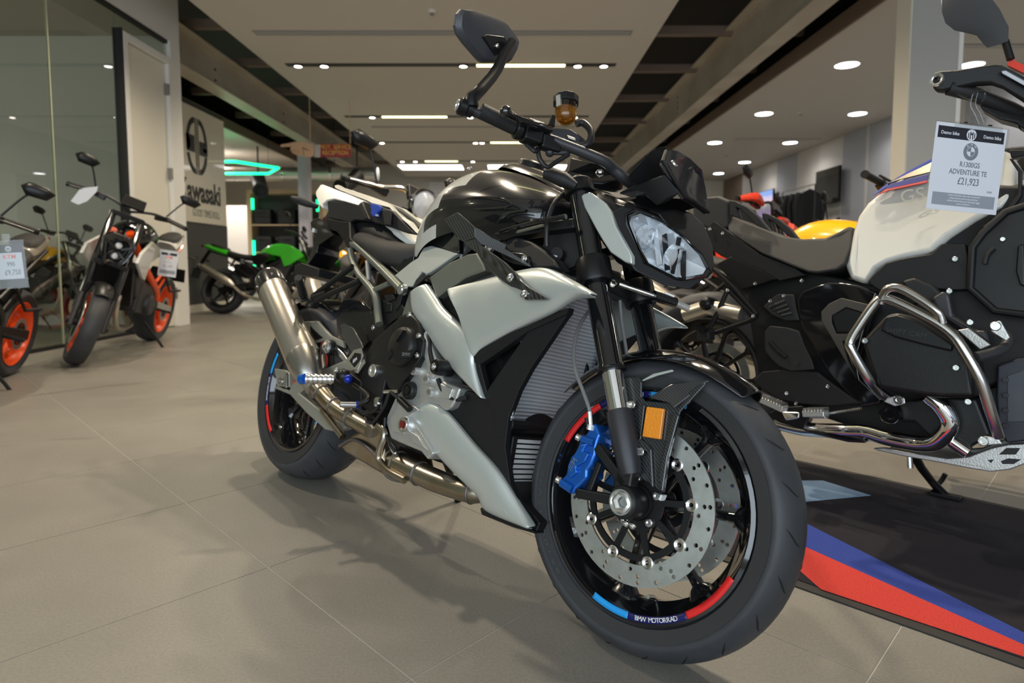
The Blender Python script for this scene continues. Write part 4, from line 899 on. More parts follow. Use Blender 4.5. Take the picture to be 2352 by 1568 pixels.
# rear light unit, licence-plate hanger, indicators
nh = pts(hf, cD, .05, [(250, 520), (275, 490), (320, 480), (385, 540), (440, 615), (400, 640), (310, 705), (300, 760), (225, 870), (200, 880), (270, 720), (285, 640), (255, 580)])
nb_ = panel('plate_hanger', 'gloss', HB, nh, .10, .004, off=(0, .10, 0))
pb = pts(hf, cD, .06, [(125, 860, .09), (180, 840, .09), (320, 890, .09), (310, 950, .09), (230, 945, .09), (120, 930, .09)]); panel('plate_bracket', 'blackplastic', nb_, pb, .16, .004, off=(0, .18, 0))
q1, q2 = pts(hf, cD, .052, [(283, 570), (280, 600)]); MB().bar(q1 + Vector((0, -.002, 0)), q2 + Vector((0, -.002, 0)), .002, .012, (0, 1, 0)).build('data_label', 'txt', nb_)
for s in (1, -1):
    q = pts(hf, cD, .16, [(105, 325, .17), (160, 345, .16), (230, 370, .14), (310, 395, .10)]); q = [Vector((p.x, s * p.y, p.z)) for p in q]
    MB().tube(q, [.008, .016, .015, .009], 12).build('rear_indicator', 'greyblack', HB, ang=60)
tl = MB().box((-.170, 0, .985), (.02, .07, .025)).build('tail_light', mat('red_lens', (.16, .004, .004), .15, coat=1), HB, bevel=.008)
# ------------------------------------------------------------ subframe and frame
def ftube(name, m, lst, r, cr=cD, v=.13, par=None, seg=14, sm=4, mirror=True):
    o = MB().tube(pts(hf, cr, v, lst), r, seg, smooth=sm).build(name, m, par or HB, ang=60)
    if mirror: mirrored(o).parent = par or HB
    return o
ftube('subframe_tube', 'frame', [(590, 690, .115), (640, 720, .12), (800, 870, .13), (975, 1050, .14)], .0135)
ftube('subframe_tube', 'frame', [(570, 740, .115), (590, 830, .118), (640, 930, .122), (735, 1040, .128), (775, 1120, .132), (790, 1245, .135), (800, 1330, .14)], .0125)
ftube('subframe_tube', 'frame', [(770, 1055, .13), (880, 1005, .136)], .009, sm=0)
ftube('subframe_stay', 'alu', [(705, 830, .118), (718, 985, .122)], .008, sm=0)
q, = pts(hf, cD, .152, [(975, 1052)]); MB().lathe([(.0001, .006), (.009, .006), (.011, .003), (.016, .003), (.018, -.01), (.0001, -.01)], q, (0, -1, 0), 20).build('frame_bolt', 'alubright', HB)
fs1 = pts(hf, cD, .15, [(1190, 955, .15), (1350, 840, .155), (1500, 770, .16), (1570, 760, .165), (1620, 850, .17), (1640, 900, .17), (1480, 960, .165), (1330, 1060, .16), (1250, 1120, .155), (1220, 1040, .15)])
o = panel('main_frame', 'frame', HB, fs1, .04, .006, seg=3); mirrored(o).parent = HB
fs2 = pts(hf, cA, .12, [(330, 470, .15), (480, 430, .15), (700, 385, .14), (900, 360, .12), (900, 430, .12), (720, 450, .14), (480, 490, .15), (400, 520, .155)])
o = panel('upper_frame_rail', 'blackcast', HB, fs2, .04, .005); mirrored(o).parent = HB
o = panel('frame_rail_inlay', 'frame', HB, [q + Vector((0, -.003, 0)) for q in pts(hf, cA, .145, [(485, 455), (690, 405), (695, 425), (500, 475), (485, 470)])], .006, .002); mirrored(o).parent = HB
# airbox side and intake cover (above the scoop)
ab = pts(hf, cA, .13, [(385, 530, .14), (430, 495, .14), (520, 495, .145), (600, 525, .15), (700, 590, .155), (760, 650, .16), (795, 710, .16), (610, 720, .16), (590, 650, .155), (520, 620, .15), (440, 600, .15)])
o = panel('intake_cover', 'greyblack', HB, ab, .05, .008, seg=3); mirrored(o).parent = HB
ab2 = pts(hf, cA, .15, [(395, 590, .152), (560, 610, .156), (600, 660, .158), (605, 700, .158), (490, 680, .158), (420, 650, .156)])
o = panel('intake_insert', 'carbondark', HB, [q + Vector((0, -.006, 0)) for q in ab2], .012, .003); mirrored(o).parent = HB
for x, y in ((560, 645), (320, 575), (350, 90)):
    pass
q, = pts(hf, cA, .168, [(562, 645)]); MB().bolt(q, (0, -1, 0), .009, .006).build('bolt', 'steel', HB)
q, = pts(hf, cA, .14, [(325, 578)]); MB().bolt(q, (0, -1, .2), .014, .012).build('bolt', 'steel', HB)
for k in range(4):   # dark ribbed canister inside
    q, = pts(hf, cA, .07, [(860, 590)]); MB().lathe([(.001, -.04), (.055 - k * .001, -.04 + k * .02), (.055, -.03 + k * .02), (.001, -.028 + k * .02)], q, (.3, -1, 0), 24).build('horn', 'blackplastic', HB)
ftube('clutch_cable', 'cable', [(850, 180, .10), (770, 250, .14), (720, 380, .155), (710, 480, .155), (712, 560, .15)], .006, cA, .13, mirror=False)
# ------------------------------------------------------------ silver side scoop
def strip_panel(name, m, A, B, bulge=.010, fr=hf, solid=.010, rows=(0, .06, .25, .5, .75, .94, 1), n=4):
    """moulded shell between two edge lines, gently crowned, rolled edges"""
    A = catmull(pts(fr, cN, .17, A), n); B = catmull(pts(fr, cN, .17, B), n); out = []
    edge = {0: .006, 1: .006}
    for t in rows:
        row = []
        for a_, b_ in zip(A, B):
            q = a_.lerp(b_, t); q = q + Vector((0, -bulge * (1 - (2 * t - 1) ** 4) , 0)); row.append(q)
        out.append(row)
    rim0 = [p + Vector((0, .014, 0)) for p in out[0]]; rim1 = [p + Vector((0, .014, 0)) for p in out[-1]]
    o = MB().grid([rim0] + out + [rim1]).build(name, m, HB, None, 50, sub=1, solid=.004); return o
o = strip_panel('side_scoop', 'silver', [(1027, 661, .166), (1065, 651, .170), (1103, 642, .174), (1183, 621, .180), (1249, 613, .186), (1305, 637, .190), (1369, 675, .188)],
    [(1075, 744, .172), (1083, 818, .170), (1106, 799, .172), (1179, 758, .178), (1265, 718, .186), (1318, 686, .190), (1364, 683, .188)], .016); mirrored(o).parent = HB
o = strip_panel('scoop_leg', 'silver', [(942, 672, .156), (944, 706, .158), (956, 738, .160), (977, 761, .162), (998, 795, .162), (1027, 833, .160), (1065, 875, .158), (1103, 910, .154)],
    [(979, 650, .156), (1000, 682, .160), (1019, 710, .164), (1066, 757, .170), (1085, 808, .171), (1088, 836, .168), (1098, 872, .162), (1112, 915, .155)], .010); mirrored(o).parent = HB
# duct seen in the scoop's notch
dk = pts(hf, cN, .13, [(985, 655), (1030, 655), (1090, 735), (1060, 780), (1000, 720)]); o = panel('scoop_duct', 'blackplastic', HB, dk, .05, .004); mirrored(o).parent = HB
# black inner panels
s1 = pts(hf, cN, .165, [(1081, 821, .168), (1103, 801, .170), (1179, 758, .174), (1265, 718, .172), (1308, 705, .160), (1303, 722, .150), (1212, 762, .158), (1102, 838, .158), (1118, 900, .152), (1112, 915, .152), (1086, 835, .162)])
o = panel('radiator_frame', 'blackplastic', HB, s1, .02, .003); mirrored(o).parent = HB
s2 = pts(hf, cN, .15, [(1212, 762, .156), (1303, 722, .148), (1219, 846, .140), (1191, 897, .138), (1168, 958, .136), (1160, 1026, .134), (1172, 1110, .128), (1194, 1155, .122), (1220, 1200, .118), (1143, 1079, .128), (1086, 1018, .134), (1023, 944, .138), (1073, 896, .146), (1101, 908, .150), (1116, 902, .150), (1130, 880, .150)])
o = panel('radiator_shroud', 'blackplastic', HB, s2, .016, .003); mirrored(o).parent = HB
inn = pts(hf, cN, .11, [(1095, 838), (1220, 755), (1225, 830), (1130, 920), (1105, 900)]); o = panel('shroud_inner_wall', 'satinblack', HB, inn, .01, .002); mirrored(o).parent = HB
# radiator and oil cooler, across the bike
def across(name, m, u0, w0, u1, w1, hw, bulge, th, par=HB):
    rows = []
    for k in range(9):
        t = k / 8; rows.append([Vector((u0 + (u1 - u0) * t - bulge * ((j - 8) / 8) ** 2, (j - 8) / 8 * hw, w0 + (w1 - w0) * t)) for j in range(17)])
    return MB().grid(rows).build(name, m, par, solid=th, ang=60)
rad = across('radiator', 'rad', 1.165, .800, 1.110, .405, .128, -.025, .03)
for w_, u_ in ((.805, 1.160), (.395, 1.098)):
    MB().tube([Vector((u_ + .025 * ((j - 4) / 4) ** 2, (j - 4) / 4 * .125, w_)) for j in range(9)], .016, 10).build('radiator_tank', 'blackplastic', rad)
oc = MB().box((1.105, 0, .310), (.04, .19, .115)).build('oil_cooler', 'darkmetal', HB)
for k in range(9): MB().box((1.127, 0, .262 + k * .0120), (.008, .188, .008)).build('cooler_fin', mat('pale_cooler_fin', (.62, .63, .62), .4, .2), oc)
for s in (1, -1): MB().box((1.112, s * .103, .310), (.05, .018, .12)).build('cooler_end', 'blackplastic', oc, bevel=.004)
MB().box((1.085, 0, .382), (.05, .20, .025)).build('cooler_duct', 'satinblack', HB, bevel=.008)
# winglet (right and left)
wg = pts(hf, cA, .2, [(2, 372, .235), (90, 322, .240), (150, 372, .238), (213, 430, .232), (216, 500, .226), (135, 527, .222), (85, 500, .226)])
wr_ = panel('winglet', 'carbon', HB, wg, .008, .002); wm = [wr_]
wg2 = pts(hf, cA, .2, [(130, 528, .222), (215, 503, .226), (245, 545, .222), (330, 605, .220), (420, 670, .220), (490, 740, .222), (520, 790, .222), (580, 840, .222), (716, 922, .218), (690, 930, .214), (560, 932, .208), (540, 912, .208), (545, 870, .212), (470, 838, .218), (400, 800, .216), (330, 745, .210), (280, 700, .206), (268, 640, .206), (190, 580, .214)])
wm.append(panel('winglet', 'carbon', HB, wg2, .010, .003))
wg3 = pts(hf, cA, .2, [(214, 432, .232), (240, 440, .222), (330, 500, .205), (430, 548, .185), (420, 575, .182), (600, 690, .165), (590, 700, .166), (470, 640, .178), (360, 590, .195), (250, 540, .215), (216, 502, .226)])
wm.append(panel('winglet', 'carbon', HB, wg3, .006, .002))
for x, y, v in ((465, 778, .224), (562, 893, .214)):
    q, = pts(hf, cA, v, [(x, y)]); MB().bolt(q + Vector((0, -.001, 0)), (0, -1, .2), .010, .005).build('bolt', 'steel', wm[1])
for o in wm: mirrored(o).parent = HB
# lower belly fairing
o = strip_panel('belly_fairing', 'silver', [(944, 945, .146), (985, 921, .152), (1023, 943, .152), (1086, 1018, .146), (1143, 1081, .138), (1190, 1155, .130), (1225, 1208, .124)],
    [(941, 956, .146), (964, 990, .148), (998, 1040, .144), (1044, 1090, .136), (1096, 1141, .128), (1116, 1175, .124), (1220, 1217, .121)], .014); mirrored(o).parent = HB
vb = pts(hf, cC, .138, [(1340, 1330), (1360, 1330), (1420, 1395), (1440, 1430), (1400, 1405)]); o = panel('belly_emblem', 'silver', HB, [q + Vector((0, -.003, 0)) for q in vb], .004, .001); mirrored(o).parent = HB
sp = pts(hf, cN, .11, [(1101, 1165), (1116, 1172), (1222, 1216), (1228, 1226), (1180, 1212), (1105, 1182)]); panel('belly_pan', 'blackplastic', HB, sp, .2, .004, off=(0, .22, 0))
half = pts(hf, cN, .10, [(1150, 1085), (1240, 1200), (1232, 1222), (1190, 1200), (1130, 1120)]); panel('belly_bulkhead', 'satinblack', HB, half, .2, .004, off=(0, .2, 0))
# ------------------------------------------------------------ engine
blk = pts(hf, cN, .10, [(880, 690), (960, 640), (1100, 700), (1190, 780), (1180, 960), (1120, 1100), (1000, 1060), (900, 1020), (850, 950), (820, 850), (840, 760)])
eng = panel('engine_block', 'blackcast', HB, blk, .2, .008, off=(0, .20, 0))
ac = pts(hf, cC, .165, [(985, 400), (1010, 480), (1040, 560), (1075, 640), (1090, 700), (1180, 740), (1160, 800), (1130, 845), (1090, 860), (1060, 830), (1000, 812), (910, 868), (930, 920), (965, 975), (1020, 1060), (1035, 1095), (1000, 1130), (965, 1085), (890, 1055), (800, 1015), (775, 930), (780, 890), (820, 800), (860, 720), (950, 600), (980, 500)])
aco = panel('engine_case', 'alu', HB, ac, .07, .006, seg=3)
for P_ in ([(990, 430), (1030, 560), (1065, 650), (1040, 690), (1000, 620), (985, 520)], [(860, 800), (930, 830), (970, 860), (900, 900), (880, 990), (820, 980), (800, 910)], [(900, 960), (960, 1000), (1010, 1080), (930, 1040)], [(1060, 700), (1150, 745), (1130, 800), (1070, 790)]):
    panel('case_rib', 'alu', aco, [q + Vector((0, -.006, 0)) for q in pts(hf, cC, .165, P_)], .010, .004, seg=3)
def boss(x, y, v, r, m1, m2, par, h=.010, cr=cC):
    q, = pts(hf, cr, v, [(x, y)]); o = MB().lathe([(.001, h * .6), (r * .62, h * .6), (r * .66, h), (r * .9, h), (r, h * .7), (r, -.012), (.001, -.012)], q, (0, -1, 0), 26).build('cover_boss', m1, par)
    if m2: MB().lathe([(.001, h * 1.05), (r * .5, h * 1.05), (r * .55, h * .6), (.001, h * .6)], q, (0, -1, 0), 6).build('boss_bolt', m2, par)
boss(905, 752, .172, .024, 'blackcast', 'satinblack', aco); boss(940, 645, .172, .013, 'alu', 'steel', aco); boss(1005, 690, .172, .014, 'alu', 'steel', aco)
boss(1022, 762, .172, .013, 'alu', 'steel', aco); boss(880, 938, .170, .021, 'alubright', MATS['red_lens'], aco)
cv = pts(hf, cC, .19, [(822, 372, .175), (850, 345, .178), (905, 330, .178), (950, 385, .18), (965, 450, .18), (985, 480, .178), (970, 560, .182), (930, 620, .188), (870, 700, .186), (835, 760, .182), (790, 745, .18), (770, 700, .182), (750, 790, .178), (745, 860, .175), (690, 870, .17), (650, 850, .165), (635, 760, .165), (645, 640, .168), (665, 560, .17), (710, 470, .172), (770, 420, .175)])
cvo = panel('clutch_cover', 'blackcast', HB, cv, .06, .006, seg=3)
q, = pts(hf, cC, .184, [(872, 515)])
MB().lathe([(.001, .020), (.044, .019), (.052, .014), (.056, .006), (.057, -.02)], q, (0, -1, 0), 44).build('clutch_dome', 'blackcast', cvo)
MB().bar(q + Vector((-.004, -.021, .01)), q + Vector((.020, -.0205, .045)), .003, .014, (0, 1, 0)).build('dome_rib', 'blackcast', cvo, bevel=.002)
MB().prism([q + Vector((-.03 + dx, -.021, -.025 + dz)) for dx, dz in ((0, .016), (.012, 0), (0, -.016), (-.012, 0))], (0, .006, 0)).build('dome_rib', 'blackcast', cvo, bevel=.001)
pl = pts(hf, cC, .206, [(845, 545), (930, 525), (905, 575), (855, 580)]); panel('name_plate', 'blackcast', cvo, pl, .006, .001)
qa, = pts(hf, cC, .2066, [(885, 556)]); text_obj('lettering', 'BMW', .015, 'txtgrey', cvo, basis(qa, (1, 0, .06), (0, 0, 1)))
boss(710, 645, .176, .019, 'alubright', None, cvo, .008)
for x, y in ((958, 455), (948, 560), (905, 340), (735, 820), (712, 410)): 
    q, = pts(hf, cC, .186, [(x, y)]); MB().bolt(q, (0, -1, 0), .0075, .007).build('bolt', 'steel', cvo)
q, = pts(hf, cC, .176, [(735, 815)]); MB().lathe([(.004, .008), (.013, .008), (.014, 0), (.004, 0)], q, (0, -1, 0), 20, True).build('bearing_cap', 'steel', cvo)
q, = pts(hf, cC, .20, [(1045, 622)]); cp = MB().lathe([(.001, .004), (.010, .004), (.011, .0), (.018, .002), (.0205, -.004), (.0205, -.05), (.001, -.05)], q, (0, -1, 0), 26).build('crash_bobbin', 'satinblack', HB)
MB().bolt(q + Vector((0, -.003, 0)), (0, -1, 0), .009, .005).build('bolt', 'steel', cp)
for L_, r_ in (([(1000, 400, .15), (1010, 470, .16), (1020, 560, .168), (1035, 620, .17)], .006), ([(1060, 690, .17), (1090, 760, .165), (1150, 800, .16), (1220, 790, .15)], .006), ([(790, 770, .19), (760, 850, .185), (700, 930, .18), (660, 900, .175)], .004), ([(770, 900, .17), (770, 980, .17), (800, 1050, .17), (825, 1085, .165)], .004), ([(800, 760, .19), (850, 800, .185), (905, 855, .18)], .005), ([(760, 770, .185), (720, 860, .18), (650, 880, .178)], .0035)):
    ftube('wiring_hose', 'cable', L_, r_, cC, mirror=False)
q1, q2 = pts(hf, cC, .184, [(770, 760), (845, 758)]); MB().tube([q1, q2], .006, 10).build('cable_clip', 'steel', HB)
q1, q2 = pts(hf, cC, .182, [(850, 800), (905, 855)]); MB().tube([q1, q2], .009, 12).build('cable_sleeve', 'satinblack', HB)
# electrical cluster by the subframe
for P_, m in (([(830, 1090), (905, 1080), (925, 1130), (850, 1160)], 'blackplastic'), ([(850, 1150), (900, 1160), (890, 1230), (840, 1240)], 'satinblack'), ([(945, 1090), (985, 1080), (960, 1170), (920, 1230)], 'blackplastic')):
    panel('connector', m, HB, pts(hf, cD, .125, P_), .03, .004)
kn = pts(hf, cC, .12, [(640, 400), (740, 260), (840, 250), (900, 330), (780, 420), (700, 500)]); panel('swingarm_pivot_plate', 'blackcast', HB, kn, .22, .006, off=(0, .24, 0))
gf = pts(hf, cC, .13, [(760, 420), (860, 345), (905, 200), (935, 330), (905, 330), (820, 375)]); o = panel('frame_plate', 'frame', HB, gf, .03, .004); mirrored(o).parent = HB
# ------------------------------------------------------------ exhaust
tp, bs = hf.p(616, 640, .20), hf.p(694, 822, .205)
axs = (bs - tp).normalized()
def oval(c, rx, ry, n=28, tilt=.0):
    z = Vector((0, 1, 0)); z = (z - axs * z.dot(axs)).normalized(); y = axs.cross(z)
    return [c + (z * math.cos(2 * PI * k / n) * rx + y * math.sin(2 * PI * k / n) * ry) for k in range(n)]
Ls = (bs - tp).length
can = MB().loft([oval(tp + axs * Ls * .10, .050, .058), oval(tp + axs * Ls * .99, .050, .058), oval(tp + axs * Ls * 1.0, .048, .056)]).build('silencer', 'titan', HB, ang=50)
MB().loft([oval(tp + axs * Ls * .0, .034, .040), oval(tp + axs * Ls * -.02, .040, .047), oval(tp + axs * Ls * .0, .047, .054), oval(tp + axs * Ls * .05, .051, .059), oval(tp + axs * Ls * .17, .0520, .0600), oval(tp + axs * Ls * .17, .0505, .0585)]).build('silencer_end_cap', 'carbondark', can, ang=50)
MB().loft([oval(tp + axs * Ls * .03, .028, .034), oval(tp + axs * Ls * -.028, .028, .034), oval(tp + axs * Ls * -.028, .024, .030), oval(tp + axs * Ls * .02, .024, .030)]).build('silencer_outlet', 'darkmetal', can, ang=50)
for k in (3, 9, 15, 25):
    q = oval(tp + axs * Ls * .115, .0515, .0595)[k]; c_ = tp + axs * Ls * .115; MB().bolt(q, q - c_, .004, .003).build('rivet', 'steel', can)
pe = hf.p(728, 905, .185)
d2 = (pe - bs).normalized()
con = MB().loft([oval(bs - axs * .004, .0505, .0585), oval(bs + axs * .006, .0505, .0585), oval(bs + axs * .05 + d2 * .01, .044, .050), oval(bs + axs * .09 + d2 * .02, .032, .036), oval(pe - axs * .01, .026, .027)]).build('silencer_cone', mat('satin_steel', (.42, .40, .37), .3, .95), can, ang=60)
hold = pts(hf, cC, .17, [(300, 380, .21), (330, 420, .20), (400, 520, .16), (380, 560, .16), (320, 500, .20)]); panel('silencer_hanger', 'titan', can, hold, .01, .002)
lp = pts(hf, cC, .18, [(372, 705, .188), (410, 745, .188), (470, 815, .182), (540, 870, .178), (620, 920, .172), (700, 965, .165)])
lk = MB().tube(lp, [.025, .026, .0265, .026, .025, .026], 22, smooth=4).build('link_pipe', 'exh', HB, ang=60)
for i, t in ((1, .3), (2, .4), (3, .6)):
    c_ = lp[i].lerp(lp[i + 1], t); a_ = (lp[i + 1] - lp[i]).normalized(); MB().lathe([(.024, -.004), (.0285, -.003), (.0295, 0), (.0285, .003), (.024, .004)], c_, a_, 24, True).build('weld_ring', 'weld', lk)
ftube('pipe_brace', 'exh', [(430, 860, .178), (480, 925, .17), (540, 1005, .16)], .011, cC, mirror=False)
cb = pts(hf, cC, .16, [(520, 1055, .15), (560, 1005, .158), (640, 965, .165), (720, 935, .168), (765, 960, .165), (758, 1040, .16), (765, 1110, .158), (790, 1180, .15), (840, 1225, .145), (810, 1240, .14), (740, 1205, .142), (640, 1145, .146), (550, 1095, .148)])
cat_ = panel('collector_box', 'exh', HB, cb, .16, .012, off=(0, .17, 0), seg=4)
ftube('box_seam', 'weld', [(522, 1056, .152), (600, 1020, .160), (700, 1085, .162), (740, 1150, .158), (790, 1225, .15), (880, 1250, .14)], .005, cC, mirror=False, par=cat_)
ftube('box_seam', 'exh', [(735, 940, .17), (770, 990, .168), (745, 1070, .166), (740, 1130, .162), (790, 1190, .155), (880, 1240, .145)], .011, cC, mirror=False, par=cat_)
hp_ = pts(hf, cC, .12, [(790, 1120, .125), (850, 1150, .125), (940, 1195, .12), (1040, 1240, .112), (1150, 1280, .105), (1260, 1310, .095), (1340, 1290, .08)])
hd_ = MB().tube(hp_, [.028, .031, .030, .030, .028, .026, .024], 22, smooth=4).build('header_pipe', 'exh', HB, ang=60)
for i, t, r in ((0, .3, .031), (0, .9, .033), (2, .2, .0325), (4, .9, .029)):
    c_ = hp_[i].lerp(hp_[i + 1], t); a_ = (hp_[i + 1] - hp_[i]).normalized(); MB().lathe([(r - .004, -.004), (r, -.003), (r + .0012, 0), (r, .003), (r - .004, .004)], c_, a_, 24, True).build('weld_ring', 'weld', hd_)
q1, q2, q3 = pts(hf, cC, .13, [(795, 1035, .16), (812, 1060, .15), (828, 1095, .14)]); MB().tube([q1, q2, q3], [.006, .0085, .0085], 12).build('oxygen_sensor', 'steel', hd_)
for k in range(3):
    MB().tube([(1.00, -.075 + .06 * k, .26), (1.04, -.07 + .06 * k, .38), (1.02, -.07 + .06 * k, .50)], .02, 14, smooth=4).build('header_pipe', 'exh', HB, ang=60)
# ------------------------------------------------------------ swingarm, hugger, rear details
K['swing'] = mat('champagne_grey_swingarm', (.36, .36, .31), .38, .5)
sa = pts(hf, cC, .135, [(160, 735, .125), (175, 725, .125), (245, 755, .13), (285, 735, .132), (350, 770, .138), (440, 870, .145), (470, 910, .145), (520, 930, .145), (560, 880, .145), (620, 800, .14), (650, 760, .13), (560, 700, .13), (640, 680, .12), (640, 860, .13), (560, 960, .145), (490, 975, .145), (430, 960, .142), (330, 870, .136), (240, 770, .128)])
sa = pts(hf, cC, .14, [(160, 738, .128), (180, 726, .128), (245, 752, .132), (265, 712, .134), (300, 690, .134), (420, 640, .136), (540, 590, .136), (620, 590, .13), (600, 640, .13), (480, 690, .138), (330, 745, .138), (300, 765, .14), (440, 880, .148), (520, 925, .148), (600, 850, .146), (650, 780, .14), (670, 820, .14), (600, 930, .148), (540, 965, .15), (490, 976, .15), (440, 965, .15), (340, 875, .142), (250, 775, .134)])
swa = panel('swingarm', 'swing', HB, sa, .03, .005, seg=3); mirrored(swa).parent = HB
ax_ = pts(hf, cC, .13, [(165, 632, .128), (225, 640, .13), (248, 660, .132), (250, 735, .132), (180, 728, .13), (175, 690, .128)]); ab_ = panel('axle_adjuster', 'swing', swa, ax_, .04, .004)
q, = pts(hf, cC, .136, [(205, 700)]); MB().lathe([(.006, .006), (.013, .006), (.015, 0), (.006, 0)], q, (0, -1, 0), 22, True).build('axle_nut', 'alubright', swa)
MB().bar(*pts(hf, cC, .136, [(232, 655), (234, 735)]), .012, .008, (0, 1, 0)).build('adjuster_plate', 'alubright', swa, bevel=.002)
qa, = pts(hf, cC, .1395, [(272, 706)]); text_obj('lettering', '///M', .011, 'red', swa, basis(qa, (1, 0, .0), (0, 0, 1)))
br_ = pts(hf, cC, .12, [(325, 375, .125), (400, 372, .125), (470, 450, .13), (540, 480, .13), (545, 520, .13), (450, 480, .13), (395, 490, .13), (360, 440, .128)]); panel('swingarm_brace', 'swing', HB, br_, .012, .003)
br_ = pts(hf, cC, .12, [(490, 500, .13), (540, 545, .13), (590, 620, .128), (560, 615, .128), (520, 570, .13)]); panel('swingarm_brace', 'alubright', HB, br_, .01, .003)
pr_ = pts(hf, cC, .125, [(370, 400), (440, 465), (400, 480), (375, 440)]); panel('brace_opening', 'satinblack', HB, [q + Vector((0, -.007, 0)) for q in pr_], .004, .001)
q, = pts(hf, cC, .15, [(455, 515)]); ec = MB().lathe([(.005, .012), (.010, .012), (.018, .009), (.0235, .006), (.0235, .0), (.019, -.004), (.019, -.02), (.005, -.02)], q, (0, -1, 0), 32, True).build('paddock_bobbin', 'alubright', HB)
MB().lathe([(.022, -.004), (.026, -.006), (.026, -.016), (.018, -.018)], q, (0, -1, 0), 28, True).build('bobbin_ring', 'satinblack', ec)
hg = pts(hf, cC, .11, [(500, 330, .11), (540, 255, .105), (575, 248, .10), (640, 262, .09), (700, 325, .09), (722, 385, .10), (690, 470, .11), (640, 520, .115), (560, 565, .118), (520, 500, .116), (505, 420, .113)])
hug = panel('rear_hugger', 'carbondark', HB, hg, .012, .004); mirrored(hug).parent = HB
rows = []
for k in range(9):
    a = D(62 + 75 * k / 8); rows.append([RC + Vector((math.cos(a) * (.345 - .02 * abs(j - 4) / 4), (j - 4) / 4 * .10, math.sin(a) * (.345 - .02 * abs(j - 4) / 4))) for j in range(9)])
MB().grid(rows).build('rear_hugger_top', 'gloss', HB, solid=.003, sub=1)
# heel guard with emblem, pegs
hgd = pts(hf, cC, .2, [(525, 395, .165), (545, 385, .165), (595, 410, .168), (640, 490, .172), (650, 520, .176), (600, 560, .18), (560, 500, .172), (535, 450, .168)])
heel = panel('heel_guard', 'carbon', HB, hgd, .006, .002)
eg = pts(hf, cC, .186, [(555, 590), (600, 530), (640, 520), (650, 560), (620, 640), (590, 640)]); egp = panel('emblem_plate', 'alubright', heel, eg, .005, .001)
ei = pts(hf, cC, .188, [(575, 590), (605, 545), (635, 550), (635, 580), (600, 625)]); panel('emblem_field', 'satinblack', heel, ei, .004, .001)
qa, = pts(hf, cC, .1886, [(606, 587)]); qx, = pts(hf, cC, .1886, [(628, 570)]); text_obj('lettering', '///M', .014, 'txt', heel, basis(qa, qx - qa, (0, 0, 1)))
ei = pts(hf, cC, .184, [(600, 650), (655, 580), (660, 600), (620, 660)]); panel('emblem_plate', 'alubright', heel, ei, .005, .001)
pg = pts(hf, cC, .25, [(312, 690, .30), (335, 688, .295), (490, 690, .225), (540, 672, .20)])
peg = MB().tube(pg[1:3], .0125, 16).build('foot_peg', 'alubright', HB)
for k in range(6):
    c_ = pg[1].lerp(pg[2], (k + .3) / 6); MB().lathe([(.010, -.005), (.0155, -.004), (.0165, 0), (.0155, .004), (.010, .005)], c_, pg[2] - pg[1], 14, True).build('peg_rib', 'alubright', peg)
MB().tube(pg[0:2], .0155, 18).build('peg_end_cap', 'blue', peg)
pm = MB().ball(pg[3], (.026, .02, .022)).build('peg_mount', 'satinblack', HB); MB().bolt(pg[3] + Vector((-.008, -.016, .012)), (-.2, -1, .5), .008, .008).build('bolt', 'steel', pm)
q, = pts(hf, cC, .205, [(570, 690)]); MB().ball(q, .014).build('peg_pivot', 'bluedark', pm)
bk = pts(hf, cC, .18, [(480, 720, .19), (520, 640, .18), (560, 640, .175), (640, 700, .17), (640, 860, .168), (600, 840, .168), (560, 760, .178)]); panel('peg_bracket', 'satinblack', HB, bk, .02, .004)
bp_ = pts(hf, cC, .23, [(525, 828, .25), (610, 830, .21)]); bpd = MB().tube(bp_, .0085, 16).build('brake_pedal_peg', 'alubright', HB); MB().tube([bp_[1], bp_[1].lerp(bp_[0], -.25)], .0105, 16).build('pedal_collar', 'bluedark', bpd)
ftube('brake_pedal', 'satinblack', [(625, 832, .205), (680, 800, .19), (660, 760, .18), (600, 720, .18)], .007, cC, mirror=False)
# passenger bracket and peg
for L_ in ([(270, 1110, .16), (590, 870, .135)], [(230, 1175, .165), (430, 1080, .15), (640, 985, .135)], [(270, 1120, .162), (380, 1080, .155)]):
    o = MB().tube(pts(hf, cD, .15, L_), .010, 8).build('pillion_bracket', 'blackcast', HB); mirrored(o).parent = HB
q = pts(hf, cD, .19, [(155, 960, .25), (195, 1115, .175)]); pp_ = MB().tube(q, .012, 14).build('pillion_peg', 'grip', HB)
for k in range(9):
    c_ = q[0].lerp(q[1], (k + .5) / 10); MB().lathe([(.010, -.003), (.0135, -.002), (.0135, .002), (.010, .003)], c_, q[1] - q[0], 12, True).build('peg_rib', 'satinblack', pp_)
MB().tube([q[1], q[1].lerp(q[0], -.15)], .0125, 14).build('peg_collar', 'steel', pp_)
pk = pts(hf, cD, .17, [(160, 1120), (225, 1115), (275, 1150), (250, 1200), (170, 1180)]); o = panel('pillion_peg_mount', 'blackcast', HB, pk, .03, .005); mirrored(o).parent = HB
